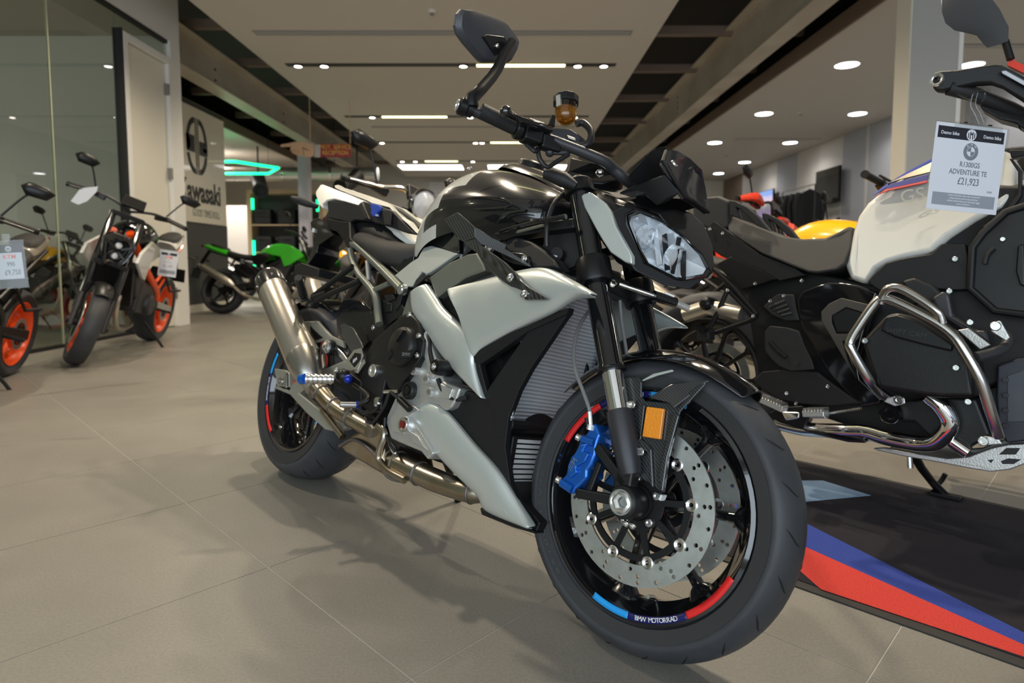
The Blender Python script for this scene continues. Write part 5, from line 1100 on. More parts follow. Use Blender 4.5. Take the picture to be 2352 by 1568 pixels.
# chain side and shock (seen through from other positions), side stand on the left
MB().tube([(.05, .12, .33), (.52, .10, .42)], .012, 8).build('chain', 'darkmetal', HB)
MB().lathe([(.05, -.004), (.085, -.004), (.085, .004), (.05, .004)], (0, .115, .326), (0, 1, 0), 40, True).build('sprocket', 'darkmetal', HB)
sh_ = MB().tube([(.38, 0, .40), (.45, 0, .72)], .022, 14).build('rear_shock', 'darkmetal', HB)
for k in range(7): MB().lathe([(.026, -.004), (.034, 0), (.026, .004)], (.39 + .008 * k, 0, .45 + .033 * k), (.07, 0, .32), 16, True).build('spring_coil', 'blue', sh_)
MB().tube([(.62, .10, .26), (.60, .22, .12), (.58, .335, -.072)], .011, 10).build('side_stand', 'satinblack', HB)
MB().box((.58, .335, -.078), (.07, .035, .008)).build('stand_foot', 'satinblack', HB)
# ============================================================ striped display mat
def matpoly(name, m, par, P, z0=.0085, t=.0006, ): 
    return MB().prism([at_z(x, y, z0) + Vector((0, 0, .0)) for x, y in P], (0, 0, -t)).build(name, m, par)
def carpet(name, col):
    return mat(name, col, .95, noise=(260, tuple(c * .72 for c in col)), bump=(520, .9))
mc0, mx, my = Vector((.72, 1.50, 0)), Vector((.7071, -.7071, 0)), Vector((.7071, .7071, 0))
MO = mc0 - mx * .62 - my * .045
mato = MB().prism([MO, MO + mx * 2.6, MO + mx * 2.6 + my * 1.0, MO + my * 1.0][::1], (0, 0, .005)).build('display_mat', mat('mat_rubber_edge', (.03, .028, .026), .7), None, bevel=.002)
tag(mato, 'dark display mat with red, blue and light blue stripes under the white motorcycle', 'floor mat')
ins = .03
MB().prism([q + Vector((0, 0, .005)) for q in (MO + mx * ins + my * ins, MO + mx * (2.6 - ins) + my * ins, MO + mx * (2.6 - ins) + my * (1 - ins), MO + mx * ins + my * (1 - ins))], (0, 0, .0022)).build('mat_pile', carpet('charcoal_pile', (.016, .013, .020)), mato)
Z1 = .0079
def flat(name, m, P): return MB().prism([Vector((p[0], p[1], Z1)) for p in P], (0, 0, -.0012)).build(name, m, mato)
def along(a, b, t): return (a[0] + (b[0] - a[0]) * t, a[1] + (b[1] - a[1]) * t)
def W2(px, py): q = at_z(px, py, Z1); return (q.x, q.y)
# stripes run across the mat and narrow to the right, as printed
bt0, bt1 = W2(1845, 1198), W2(2352, 1452); bm0, bm1 = W2(1838, 1250), W2(2352, 1480); rb0, rb1 = W2(1885, 1352), W2(2352, 1507)
ext = lambda a, b, t: along(a, b, t)
flat('mat_stripe', carpet('blue_pile', (.035, .065, .34)), [ext(bt0, bt1, -.55), ext(bt0, bt1, 1.25), ext(bm0, bm1, 1.25), ext(bm0, bm1, -.45)])
lq = W2(1826, 1300)
flat('mat_stripe', carpet('red_pile', (.70, .055, .04)), [ext(bm0, bm1, -.45), ext(bm0, bm1, 1.25), ext(rb0, rb1, 1.15), rb0, lq, ext(lq, ext(bm0, bm1, -.45), .8)])
flat('mat_stripe', carpet('light_blue_pile', (.36, .52, .74)), [W2(1700, 1100), W2(1845, 1103), W2(1890, 1103), W2(2000, 1137), W2(1845, 1152), W2(1700, 1175)])
# ============================================================ white adventure motorcycle on the right
gf = Frame(.84, 2.37, 45, 6, .008)
GB = root('adventure_motorcycle', gf, 'white and black adventure motorcycle with steel crash bars at the right edge', 'motorcycle')
GP = lambda v, L, cr=cG: pts(gf, cr, v, L)
def gpan(name, m, v, L, t=.02, b=.004, cr=cG, mir=True, seg=2, off=None):
    o = panel(name, m, GB, GP(v, L, cr), t, b, off=off, seg=seg)
    if mir: mirrored(o).parent = GB
    return o
def gtube(name, m, v, L, r, cr=cG, sm=5, mir=True, seg=14):
    o = MB().tube(GP(v, L, cr), r, seg, smooth=sm).build(name, m, GB, ang=60)
    if mir: mirrored(o).parent = GB
    return o
GR = gf.p(*cG(190, 930), 0); 
make_wheel(GB, 'rear_wheel', (-.10, 0, .335), .335, .17, .225, .12, 'satinblack', 'satinblack', 10, ((-1, .07),), None, spokeW=.018, dR=.13, detail=False)
make_wheel(GB, 'front_wheel', (1.30, 0, .335), .335, .12, .25, .08, 'satinblack', 'satinblack', 10, ((-1, -.07), (1, .07)), None, spokeW=.018, dR=.15, detail=False)
for s in (.10, -.10): MB().tube([(1.29, -s, .335), (.98, -s, 1.08)], [.03, .026], 16).build('fork_leg', 'satinblack', GB)
half_loft('front_beak', 'white', GB, [(.80, [(0, 1.06), (.13, 1.02), (.17, .90)]), (.95, [(0, 1.04), (.12, 1.0), (.16, .88)]), (1.15, [(0, .97), (.09, .94), (.11, .86)]), (1.42, [(0, .84), (.05, .82), (.06, .79)])], 2)
MB().box((1.13, 0, .93), (.10, .20, .15), Matrix.Rotation(.3, 3, 'Y')).build('headlight', 'gloss', GB, bevel=.03)
MB().prism([Vector((u_, .16, w_)) for u_, w_ in ((.70, 1.0), (.95, .98), (1.06, .80), (.98, .50), (.70, .36), (.60, .6))], (0, -.32, 0)).build('radiator_housing', 'blackplastic', GB, bevel=.02)
half_loft('windscreen', 'clearplastic', GB, [(1.04, [(0, 1.08), (.10, 1.06), (.16, 1.02)]), (.96, [(0, 1.28), (.11, 1.26), (.17, 1.20)]), (.88, [(0, 1.44), (.10, 1.42), (.15, 1.36)])], 2, cap=False, solid=.004)
core = MB().prism(GP(.09, [(250, 250), (600, 330), (960, 400), (1460, 330), (1734, 100), (1900, 500), (1760, 1200), (1300, 1250), (900, 1180), (500, 1050), (330, 900), (280, 600)]), (0, .18, 0)).build('frame_core', 'blackcast', GB, bevel=.01)
# seats
gpan('rider_seat', 'seat', .15, [(155, 60, .12), (175, 32, .10), (270, 70, .10), (380, 112, .11), (470, 145, .12), (560, 158, .12), (680, 152, .11), (760, 115, .10), (805, 88, .09), (828, 100, .10), (820, 200, .13), (785, 290, .155), (740, 325, .16), (640, 340, .165), (590, 336, .165), (510, 305, .16), (340, 235, .15), (165, 120, .14)], .24, .016, mir=False, off=(0, .27, 0), seg=4)
gpan('pillion_seat', 'seat', .13, [(1590, 470), (1620, 452), (1650, 449), (1676, 460), (1672, 520), (1655, 531), (1625, 525), (1590, 510)], .24, .012, cN, False, 4, (0, .25, 0))
gpan('grab_rail', 'greyblack', .16, [(1674, 459), (1688, 461), (1716, 475), (1742, 497), (1768, 530), (1735, 517), (1728, 508), (1700, 480), (1690, 476), (1700, 502), (1676, 494)], .03, .004, cN)
gpan('seat_rail_cover', 'blackplastic', .14, [(30, 120), (90, 60), (160, 110), (340, 240), (520, 310), (580, 350), (440, 380), (330, 330), (130, 250), (60, 200)], .03, .004)
gpan('tail_side_cover', 'satinblack', .15, [(100, 290), (180, 250), (360, 330), (420, 370), (330, 400), (230, 430)], .03, .005)
for x, y in ((318, 878), (460, 955)): pass
for (x, y) in ((1631, 526), (1660, 536)): MB().bolt(gf.p(x, y, .152), (0, -1, 0), .0065, .005).build('bolt', 'steel', GB)
# tank
tk = [(1938, 606, .13), (1950, 575, .13), (1958, 530, .12), (1970, 495, .115), (1991, 465, .11), (2038, 428, .105), (2085, 398, .10), (2132, 366, .09), (2200, 345, .09), (2312, 343, .10), (2335, 360, .12), (2338, 440, .16), (2300, 475, .175), (2242, 506, .18), (2181, 545, .185), (2142, 580, .185), (2068, 595, .175), (2040, 605, .17), (2016, 619, .165), (1992, 655, .15), (1951, 641, .14)]
tk_o = panel('fuel_tank', 'white', GB, pts(gf, cN, .15, tk), .2, .02, off=(0, .24, 0), seg=5)
gpan('tank_top_stripe', mat('blue_tank_stripe', (.02, .05, .35), .35), .12, [(1310, 1342, .118), (1360, 1295, .115), (1420, 1250, .112), (1560, 1165, .104), (1725, 1080, .096), (1725, 1100, .10), (1570, 1180, .108), (1430, 1265, .116), (1370, 1305, .119)], .006, .001, cH)
gpan('tank_top_trim', mat('bronze_tank_trim', (.16, .13, .09), .35, .4), .12, [(1430, 1262, .117), (1570, 1182, .110), (1725, 1102, .104), (1712, 1172, .118), (1500, 1225, .122), (1425, 1252, .120)], .006, .001, cH)
gpan('tank_stripe', mat('violet_tank_stripe', (.10, .10, .30), .35), .13, [(1405, 1288, .124), (1440, 1252, .124), (1702, 1186, .124), (1692, 1228, .13), (1425, 1286, .128)], .006, .001, cH)
gpan('tank_stripe', mat('red_tank_stripe', (.55, .05, .05), .35), .13, [(1330, 1345, .124), (1405, 1290, .127), (1425, 1287, .129), (1692, 1229, .132), (1690, 1245, .134), (1425, 1300, .132), (1385, 1315, .13)], .006, .001, cH)
qa = gf.p(*cH(1590, 1335), .168); text_obj('lettering', 'GS', .055, mat('tonal_tank_print', (.62, .60, .55), .3), tk_o, basis(qa, (1, 0, .12), (.15, 0, 1)), .001)
gpan('tank_frame_trim', 'blackplastic', .17, [(2250, 1020), (2352, 1020), (2480, 1020), (2480, 1060), (2352, 1060), (2265, 1080)], .03, .004, cH)
gpan('tank_frame_trim', 'blackplastic', .185, [(2250, 1080), (2270, 1080), (2335, 1160), (2335, 1330), (2270, 1430), (2100, 1550), (2060, 1550), (2240, 1420), (2310, 1320), (2310, 1170)], .03, .004, cH)
gpan('tank_mid_cover', 'blackplastic', .19, [(900, 385), (930, 350), (1000, 285), (1080, 262), (1140, 250), (1240, 235), (1300, 182), (1425, 182), (1440, 250), (1436, 430), (1350, 432), (1220, 420), (1130, 425), (1060, 450), (960, 430)], .04, .006)
q = gf.p(*cG(1370, 265), .196); MB().bolt(q, (0, -1, 0), .008, .006).build('bolt', 'steel', GB)
# dark fairing opening on the far right
gpan('fairing_duct', 'satinblack', .20, [(1448, 260), (1460, 200), (1520, 120), (1640, 10), (1734, -20), (1900, -30), (1900, 560), (1734, 560), (1580, 540), (1450, 425)], .03, .006)
o = MB().tube(GP(.205, [(1900, -20), (1734, -15), (1640, 15), (1520, 125), (1462, 205), (1450, 420), (1580, 538), (1734, 558), (1900, 565)]), .010, 10).build('duct_rim', 'blackplastic', GB); mirrored(o).parent = GB
gtube('duct_strut', 'greyblack', .215, [(1525, 290), (1540, 240), (1575, 205)], .006)
q = gf.p(*cG(1622, 160), .206); MB().bolt(q, (0, -1, 0), .0065, .005).build('bolt', 'steel', GB)
gpan('duct_lever', 'satinblack', .22, [(1700, 190), (1734, 185), (1740, 410), (1710, 400), (1690, 330)], .02, .004)
# side covers
c1 = gpan('side_frame_cover', 'gloss', .17, [(528, 480), (560, 432), (630, 405), (700, 386), (780, 390), (860, 405), (960, 440), (905, 600), (850, 800), (870, 900), (985, 1005), (975, 1030), (870, 1050), (760, 940), (700, 870), (610, 720), (560, 640), (535, 560)], .04, .008, seg=3)
gpan('side_cover_inlay', mat('bronze_grey_plastic', (.055, .048, .04), .45), .185, [(658, 545), (700, 500), (765, 470), (890, 500), (960, 515), (930, 560), (870, 545), (790, 520), (715, 565), (715, 600), (740, 660), (825, 665), (820, 700), (770, 700), (800, 800), (845, 900), (760, 760), (690, 640), (660, 590)], .012, .003)
gpan('side_cover_pad', 'satinblack', .182, [(712, 565), (790, 520), (880, 550), (920, 580), (870, 650), (740, 655)], .012, .004)
gpan('heel_plate', 'greyblack', .19, [(358, 650), (385, 618), (470, 625), (542, 645), (570, 720), (610, 800), (625, 850), (500, 858), (440, 835), (400, 800), (360, 750)], .012, .004)
gtube('heel_plate_slot', 'satinblack', .193, [(390, 705), (430, 750), (475, 785)], .008, sm=0)
q = gf.p(*cG(528, 815), .192); MB().lathe([(.001, .001), (.010, .001), (.010, -.006), (.001, -.006)], q, (0, -1, 0), 16).build('plate_hole', 'slot', GB)
gpan('lower_side_cover', 'blackplastic', .18, [(295, 905), (350, 860), (440, 850), (640, 860), (700, 910), (870, 1030), (700, 1045), (560, 1035), (440, 1010), (340, 950)], .03, .005)
gpan('vent_plate', 'greyblack', .17, [(352, 515), (400, 470), (430, 450), (515, 452), (525, 520), (545, 590), (470, 590), (400, 560)], .012, .003)
for k in range(4): gtube('vent_slot', 'slot', .172, [(385 + 22 * k, 520 + 15 * k), (470 + 12 * k, 485 + 22 * k)], .005, sm=0)
for x, y, v in ((165, 430, .2), (300, 567, .2), (310, 395, .17), (390, 488, .18), (462, 460, .18), (557, 380, .175), (695, 940, .19), (478, 975, .19), (528, 1030, .18)):
    q = gf.p(*cG(x, y), v); MB().bolt(q, (0, -1, 0), .0065, .005).build('bolt', 'steel', GB)
for L_ in ([(80, 310), (200, 420), (320, 560)], [(320, 565), (280, 590), (55, 668)], [(165, 425), (110, 550), (50, 670)], [(165, 425), (300, 565)]): gtube('pillion_frame', 'satinblack', .19, L_, .009, sm=0)
q = gf.p(*cG(50, 500), .2); MB().lathe([(.001, .02), (.012, .02), (.022, .012), (.026, 0), (.026, -.05), (.001, -.05)], q, (0, -1, 0), 24).build('luggage_mount', 'satinblack', GB)
gtube('tail_pipe', 'titan', .17, [(-60, 560), (60, 520), (240, 560)], .03, sm=0, mir=False)
# passenger peg at left
gpan('pillion_peg', 'greyblack', .25, [(0, 620), (60, 640), (65, 690), (40, 705), (0, 690)], .05, .004, mir=True)
for k in range(6): q = gf.p(*cG(2 + k * 10, 622 + k * 4), .255); MB().box(q, (.006, .05, .012)).build('peg_tooth', 'satinblack', GB)
# pegs
for L_, n in (([(295, 962), (470, 1040)], 12), ([(575, 1062), (690, 1060)], 7)):
    a, b = GP(.27, L_); pg_ = MB().bar(a + Vector((0, 0, -.012)), b + Vector((0, 0, -.012)), .05, .02).build('foot_peg', 'alu', GB, bevel=.003)
    for k in range(n): c_ = a.lerp(b, (k + .5) / n); MB().box(c_, (.005, .05, .012)).build('peg_tooth', 'alubright', pg_)
gpan('peg_block', 'alubright', .26, [(570, 1065), (600, 1050), (660, 1075), (685, 1080), (680, 1110), (600, 1110)], .04, .004, mir=True)
sp_ = GP(.25, [(680, 1085), (870, 1056)]); spo = MB()
for k in range(22): spo.lathe([(.004, -.0016), (.007, 0), (.004, .0016)], sp_[0].lerp(sp_[1], k / 21), sp_[1] - sp_[0], 10, True)
spo.build('stand_spring', 'steel', GB)
gpan('peg_hanger', 'satinblack', .2, [(430, 1050), (560, 1040), (600, 1100), (560, 1170), (440, 1130), (380, 1080)], .05, .005)
gpan('brake_pedal', 'chrome', .23, [(445, 1070), (545, 1075), (540, 1110), (470, 1120)], .02, .005, mir=False)
# cylinder, crash bars
cyl = MB().prism(GP(.36, [(870, 700), (905, 660), (1000, 560), (1060, 545), (1180, 580), (1400, 720), (1450, 790), (1480, 1000), (1300, 1000), (1200, 990), (960, 950), (900, 800)]), (0, .20, 0)).build('cylinder_head', 'blackcast', GB, bevel=.02, seg=4); mirrored(cyl).parent = GB
cc_ = panel('cylinder_cover', 'satinblack', GB, GP(.375, [(1000, 570), (1060, 560), (1180, 600), (1360, 720), (1350, 755), (1200, 720), (1050, 680), (970, 640)]), .02, .006, seg=3); mirrored(cc_).parent = GB
qa = gf.p(*cG(1110, 655), .377); text_obj('lettering', 'SHIFT CAM', .02, mat('tonal_black_print', (.03, .03, .03), .4), cc_, basis(qa, (1, 0, -.1), (0, 0, 1)), .0006)
for x, y, m in ((893, 698, .383), (1375, 840, .37), (1440, 1020, .36), (1450, 600, .3), (1340, 435, .2)): q = gf.p(*cG(x, y), m); MB().bolt(q, (0, -1, 0), .008, .006).build('bolt', 'steel', GB)
gpan('engine_cover', 'blackcast', .2, [(1000, 1040), (1240, 990), (1480, 1000), (1560, 1200), (1440, 1270), (1250, 1230), (1150, 1130), (1010, 1120)], .1, .01)
q = gf.p(*cG(1025, 1085), .24); MB().lathe([(.001, .0), (.012, .0), (.016, .006), (.026, .006), (.03, 0), (.03, -.04), (.001, -.04)], q, (0, -1, 0), 26).build('axle_plug', 'gloss', GB)
gpan('intake_elbow', 'greyblack', .22, [(1080, 380), (1150, 360), (1250, 400), (1290, 440), (1310, 520), (1250, 500), (1130, 460)], .05, .01)
gpan('injector_cover', 'darkcast', .24, [(1240, 470), (1300, 430), (1340, 450), (1360, 560), (1480, 640), (1540, 640), (1560, 720), (1400, 640), (1280, 560)], .05, .01)
gpan('heat_shield', 'alu', .26, [(1380, 640), (1440, 630), (1560, 720), (1500, 745)], .01, .003)
gtube('crash_bar', K['steel'] and mat('brushed_bar_steel', (.50, .48, .45), .24, 1), .40, [(1030, 1010, .30), (960, 960, .33), (905, 890, .37), (820, 745, .40), (815, 700, .40), (860, 620, .40), (945, 500, .40), (985, 480, .40), (1050, 490, .40), (1250, 590, .40), (1350, 660, .40), (1405, 730, .40), (1500, 900, .39), (1560, 1080, .36), (1600, 1205, .33)], .0135, sm=4)
gtube('crash_bar', 'brushed' in K and K['brushed'] or MATS['brushed_bar_steel'], .41, [(975, 500, .40), (990, 450, .405), (1020, 420, .41), (1075, 420, .41), (1170, 470, .41), (1265, 535, .41), (1290, 570, .405), (1300, 615, .40)], .0115, sm=4)
gtube('crash_bar', 'darkcast', .36, [(1480, 785, .39), (1560, 765, .36), (1630, 735, .33), (1650, 690, .30), (1600, 640, .28)], .0135, sm=3)
for P_ in ([(1555, 600), (1610, 590), (1660, 680), (1640, 700), (1560, 650)], [(1485, 1215), (1530, 1200), (1600, 1215), (1620, 1245), (1500, 1255)], [(1010, 1000), (1060, 985), (1100, 1000), (1105, 1030), (1050, 1045), (990, 1020)]):
    o = gpan('bar_mount_tab', 'alu', .34, P_, .008, .003)
for x, y in ((1585, 620), (1520, 1228), (1070, 1010)): q = gf.p(*cG(x, y), .346); MB().bolt(q, (0, -1, 0), .012, .008).build('bolt', 'steel', GB)
# exhaust and skid plate
gtube('exhaust_header', 'chrome', .22, [(1230, 990, .26), (1290, 1040, .26), (1340, 1120, .25), (1325, 1180, .24), (1260, 1235, .22), (1160, 1240, .20), (1000, 1210, .19), (890, 1180, .18), (780, 1175, .18), (570, 1165, .17), (420, 1130, .17)], .023, mir=False)
gtube('exhaust_link', 'chrome', .20, [(1345, 1225), (1440, 1290)], .018, sm=0, mir=False)
gpan('exhaust_shield', 'gloss', .2, [(540, 1160), (740, 1180), (890, 1215), (900, 1240), (800, 1235), (600, 1190)], .05, .008, mir=False)
gpan('skid_plate', 'alu', .13, [(930, 1268), (990, 1264), (1160, 1295), (1330, 1320), (1440, 1310), (1560, 1265), (1650, 1245), (1740, 1240), (1900, 1180), (1900, 1300), (1740, 1350), (1660, 1380), (1560, 1392), (1450, 1375), (1300, 1345), (1100, 1310), (960, 1280)], .03, .006, seg=3)
MB().prism(GP(.13, [(990, 1280), (1330, 1335), (1560, 1385), (1740, 1345), (1900, 1300), (1900, 1285), (1740, 1330), (1560, 1370), (1330, 1322), (1000, 1270)]), (0, .26, 0)).build('skid_plate_floor', 'alu', GB, bevel=.003)
for P_ in ([(1600, 1300), (1640, 1265), (1715, 1265), (1690, 1300)], [(1610, 1335), (1650, 1320), (1720, 1325), (1680, 1350), (1620, 1350)], [(1540, 1330), (1575, 1325), (1560, 1345)]): gpan('skid_plate_slot', 'slot', .1315, P_, .004, .001)
# side panel with rivets at the far right
gpan('lower_fairing', mat('blue_black_plastic', (.022, .025, .035), .45), .19, [(1590, 830), (1700, 790), (1900, 760), (1900, 1250), (1734, 1230), (1640, 1240), (1600, 1160), (1585, 1000)], .03, .006)
gpan('fairing_recess', mat('slate_plastic', (.055, .06, .075), .45), .192, [(1640, 880), (1734, 850), (1900, 850), (1900, 1150), (1734, 1130), (1640, 1130)], .01, .004)
for k in range(4): q = gf.p(*cG(1637, 905 + 130 * k * .62), .195); MB().bolt(q, (0, -1, 0), .007, .005).build('rivet', 'darkcast', GB)
# stand on the left
stn = pts(gf, cG, -.20, [(1150, 1300, -.12), (1190, 1370, -.16), (1290, 1500, -.26)]); ss_ = MB().tube(stn, [.016, .014, .012], 12).build('side_stand', 'satinblack', GB)
fo = gf.I @ at_z(*cG(1320, 1515), .012); MB().tube([stn[1].lerp(stn[2], .5), fo], .012, 10).build('stand_leg', 'satinblack', ss_)
MB().box(fo, (.09, .05, .012)).build('stand_foot', 'satinblack', ss_, bevel=.003)
tn = [stn[1].lerp(stn[2], .75)] + pts(gf, cG, -.26, [(1295, 1440), (1318, 1402)]); MB().tube(tn, .008, 8, smooth=3).build('stand_tang', 'satinblack', ss_)
MB().tube(pts(gf, cG, -.10, [(1125, 1280), (1130, 1370)]), .010, 10).build('stand_pivot', 'steel', ss_)
# handlebar end, handguard, mirror
hgd_ = GP(.44, [(1712, 560), (1715, 520), (1735, 490), (1790, 478), (1900, 472), (2050, 445), (2150, 435), (2200, 440), (2352, 520, .40), (2600, 700, .34), (2640, 800, .33), (2500, 760, .35), (2352, 690, .39), (2200, 590, .43), (2120, 565, .435), (2020, 570, .44), (1880, 600, .44), (1790, 620, .44), (1740, 615, .44)], cH)
hgo = panel('hand_guard', 'greyblack', GB, hgd_, .03, .008, seg=3); mirrored(hgo).parent = GB
q = gf.p(*cH(1760, 545), .445); MB().lathe([(.008, .004), (.0115, .006), (.0165, .006), (.0175, 0), (.008, 0)], q, (-.2, -1, 0), 28, True).build('bar_end_ring', 'alubright', hgo); MB().bolt(q + Vector((0, -.002, 0)), (-.2, -1, 0), .008, .006).build('bolt', 'darkmetal', hgo)
gpan('guard_light', mat('smoked_lens', (.25, .25, .27), .1, coat=1), .435, [(2195, 480, .44), (2230, 478, .44), (2352, 545, .41), (2600, 720, .34), (2600, 735, .34), (2352, 580, .41), (2200, 500, .44)], .012, .003, cH)
gpan('guard_accent', K['redpaint'], .43, [(2235, 432, .43), (2265, 398, .43), (2352, 440, .40), (2600, 600, .34), (2600, 640, .34), (2352, 500, .40), (2240, 445, .43)], .02, .004, cH)
gg = GP(.43, [(1840, 600, .43), (2000, 640, .40), (2250, 740, .33), (2600, 900, .2), (2900, 1000, .0)], cH); MB().tube(gg, [.018, .018, .018, .012, .012], 18).build('hand_grip', 'grip', GB, ang=60)
gpan('switch_block', 'blackplastic', .34, [(2040, 690, .38), (2120, 660, .37), (2300, 720, .33), (2480, 800, .28), (2480, 900, .28), (2330, 870, .32), (2300, 840, .33), (2180, 810, .36), (2060, 740, .38)], .06, .008, cH)
mo = GP(.46, [(1890, -40), (1960, -90), (2080, -60), (2130, -20), (2190, 60), (2235, 150), (2252, 180), (2250, 280), (2215, 295), (2190, 270), (2140, 210), (2080, 195), (1985, 175), (1920, 125), (1895, 50)], cH)
mro = panel('mirror_housing', MATS['mirror_plastic'], GB, mo, .03, .01, off=(-.035, .01, 0), seg=4)
MB().tube(GP(.45, [(2225, 280), (2262, 405)], cH), .0085, 12).build('mirror_stem', 'satinblack', GB)
# ------------------------------------------------------------ price card holders
def card(name, O, X, Y, label, group, build):
    """O top-left corner, X along the width, Y down the height (world metres)"""
    X, Y = Vector(X), Vector(Y); w, h = X.length, Y.length
    M = basis(O + X / 2 + Y / 2, X, -Y)
    r = bpy.data.objects.new(name, None); C.objects.link(r); r.matrix_world = M; tag(r, label, 'price tag', group)
    def rect(nm, m, x0, x1, y0, y1, z, t=.0004, par=None): return MB().box(((x0 + x1) / 2 * w - w / 2, h / 2 - (y0 + y1) / 2 * h, z), ((x1 - x0) * w, (y1 - y0) * h, t)).build(nm, m, par or r)
    def txt(s, x, y, size, m, z=.0009, sx=.8, par=None): return text_obj('lettering', s, size * h, m, par or r, Matrix.Translation((x * w - w / 2, h / 2 - y * h, z)), .0002, sx=sx, bold=size * h * .012)
    build(rect, txt, r, w, h); return r
K['bandblack'] = mat('black_card_band', (.02, .02, .028), .5); K['bandgrey'] = mat('grey_card_band', (.30, .32, .36), .5); K['cardgrey'] = mat('grey_card_print', (.20, .22, .25), .5)
def roundel(r, x, y, rad, w, h, m, z=.0009):
    c_ = Vector((x * w - w / 2, h / 2 - y * h, z))
    MB().lathe([(rad * .56, 0), (rad, 0), (rad, .0003), (rad * .56, .0003)], c_, (0, 0, 1), 40, True).build('emblem_ring', m, r)
    for a0 in (PI / 2, 3 * PI / 2):
        P_ = [c_] + [c_ + Vector((math.cos(a0 + PI / 2 * k / 8) * rad * .5, math.sin(a0 + PI / 2 * k / 8) * rad * .5, 0)) for k in range(9)]
        MB().prism(P_, (0, 0, .0003)).build('emblem_quarter', m, r)
    for k, ch in enumerate('BMW'):
        a = D(130 - 40 * k); d = Vector((math.cos(a), math.sin(a), 0)); text_obj('lettering', ch, rad * .36, 'paper', r, basis(c_ + d * rad * .78 + Vector((0, 0, .0006)), Vector((d.y, -d.x, 0)), d), .0001)
def bikesymbol(r, x, y, rad, w, h, m, mb, z=.0010):
    c_ = Vector((x * w - w / 2, h / 2 - y * h, z)); MB().lathe([(.0001, 0), (rad, 0), (rad, .0003), (.0001, .0003)], c_, (0, 0, 1), 36).build('badge_disc', m, r)
    for dx in (-.62, -.25, .25, .62): MB().box(c_ + Vector((dx * rad, -.12 * rad, .0006)), (rad * .16, rad * (1.3 if abs(dx) < .5 else .9), .0003)).build('badge_bar', mb, r)
    for s in (-1, 1): MB().bar(c_ + Vector((s * .25 * rad, .45 * rad, .0006)), c_ + Vector((0, .0, .0006)), rad * .14, .0003, (0, 0, 1)).build('badge_bar', mb, r)
def gs_card(rect, txt, r, w, h):
    rect('card', 'paper', 0, 1, 0, 1, 0, .0012)
    rect('band', 'bandblack', .03, .97, .04, .175, .0008); rect('band', 'bandgrey', .06, .95, .795, .94, .0008)
    txt('Demo bike', .2, .115, .055, 'paper', .0012, 1.0); txt('Demo bike', .8, .115, .055, 'paper', .0012, 1.0)
    bikesymbol(r, .5, .11, .066 * h, w, h, 'paper', 'bandblack')
    roundel(r, .52, .30, .10 * h, w, h, 'cardgrey')
    txt('R1300GS', .53, .455, .085, 'cardgrey', sx=.86); txt('ADVENTURE TE', .52, .545, .085, 'cardgrey', sx=.86); txt('£21,923', .54, .65, .115, 'cardgrey', sx=.80); txt('N1096', .86, .745, .035, 'bandgrey', sx=.7)
    for k, s_ in enumerate(('1st keeper, GPS, heated, comfort, riders seat, heated rider', 'package, heated seat, Dynamic package, high chassis', 'windshield, Adaptive height control, riding assistant, luggage', 'carrier, Anti-theft alarm')): txt(s_, .505, .818 + .032 * k, .026, 'paper', .0012, .72)
    for nm, b_ in (('holder_edge', (-.012, 1.03, -.012, .0)), ('holder_edge', (1.0, 1.035, 0, 1.0))): rect(nm, 'clearplastic', *b_, .0, .003)
    rect('clip_bar', 'clearplastic', .24, .92, -.02, .06, .003, .002); rect('clip', 'clearplastic', .46, .66, -.10, .0, .003, .006); rect('clip_stud', 'darkmetal', .36, .40, -.025, -.01, .005, .003); rect('clip_stud', 'darkmetal', .70, .75, -.025, -.01, .005, .003)
yt = 1.56
a = at_y(2157, 279, yt); b = at_y(2318, 299, yt + .035); c_ = at_y(2122, 478, yt)
gt = card('price_tag', a, b - a, c_ - a, 'white demo bike price card hanging from the adventure motorcycle handlebar', None, gs_card)
qs = [gt.matrix_world.inverted() @ at_y(x, y, yt + .02) for x, y in ((2247, 285), (2238, 262), (2228, 240), (2240, 205), (2262, 212), (2250, 235), (2200, 215))]
MB().tube(qs, .003, 8, smooth=4).build('clear_strap', 'clearplastic', gt); MB().tube([q + Vector((.006, .002, .008)) for q in qs[:5]], .0025, 8, smooth=4).build('clear_strap', 'clearplastic', gt)
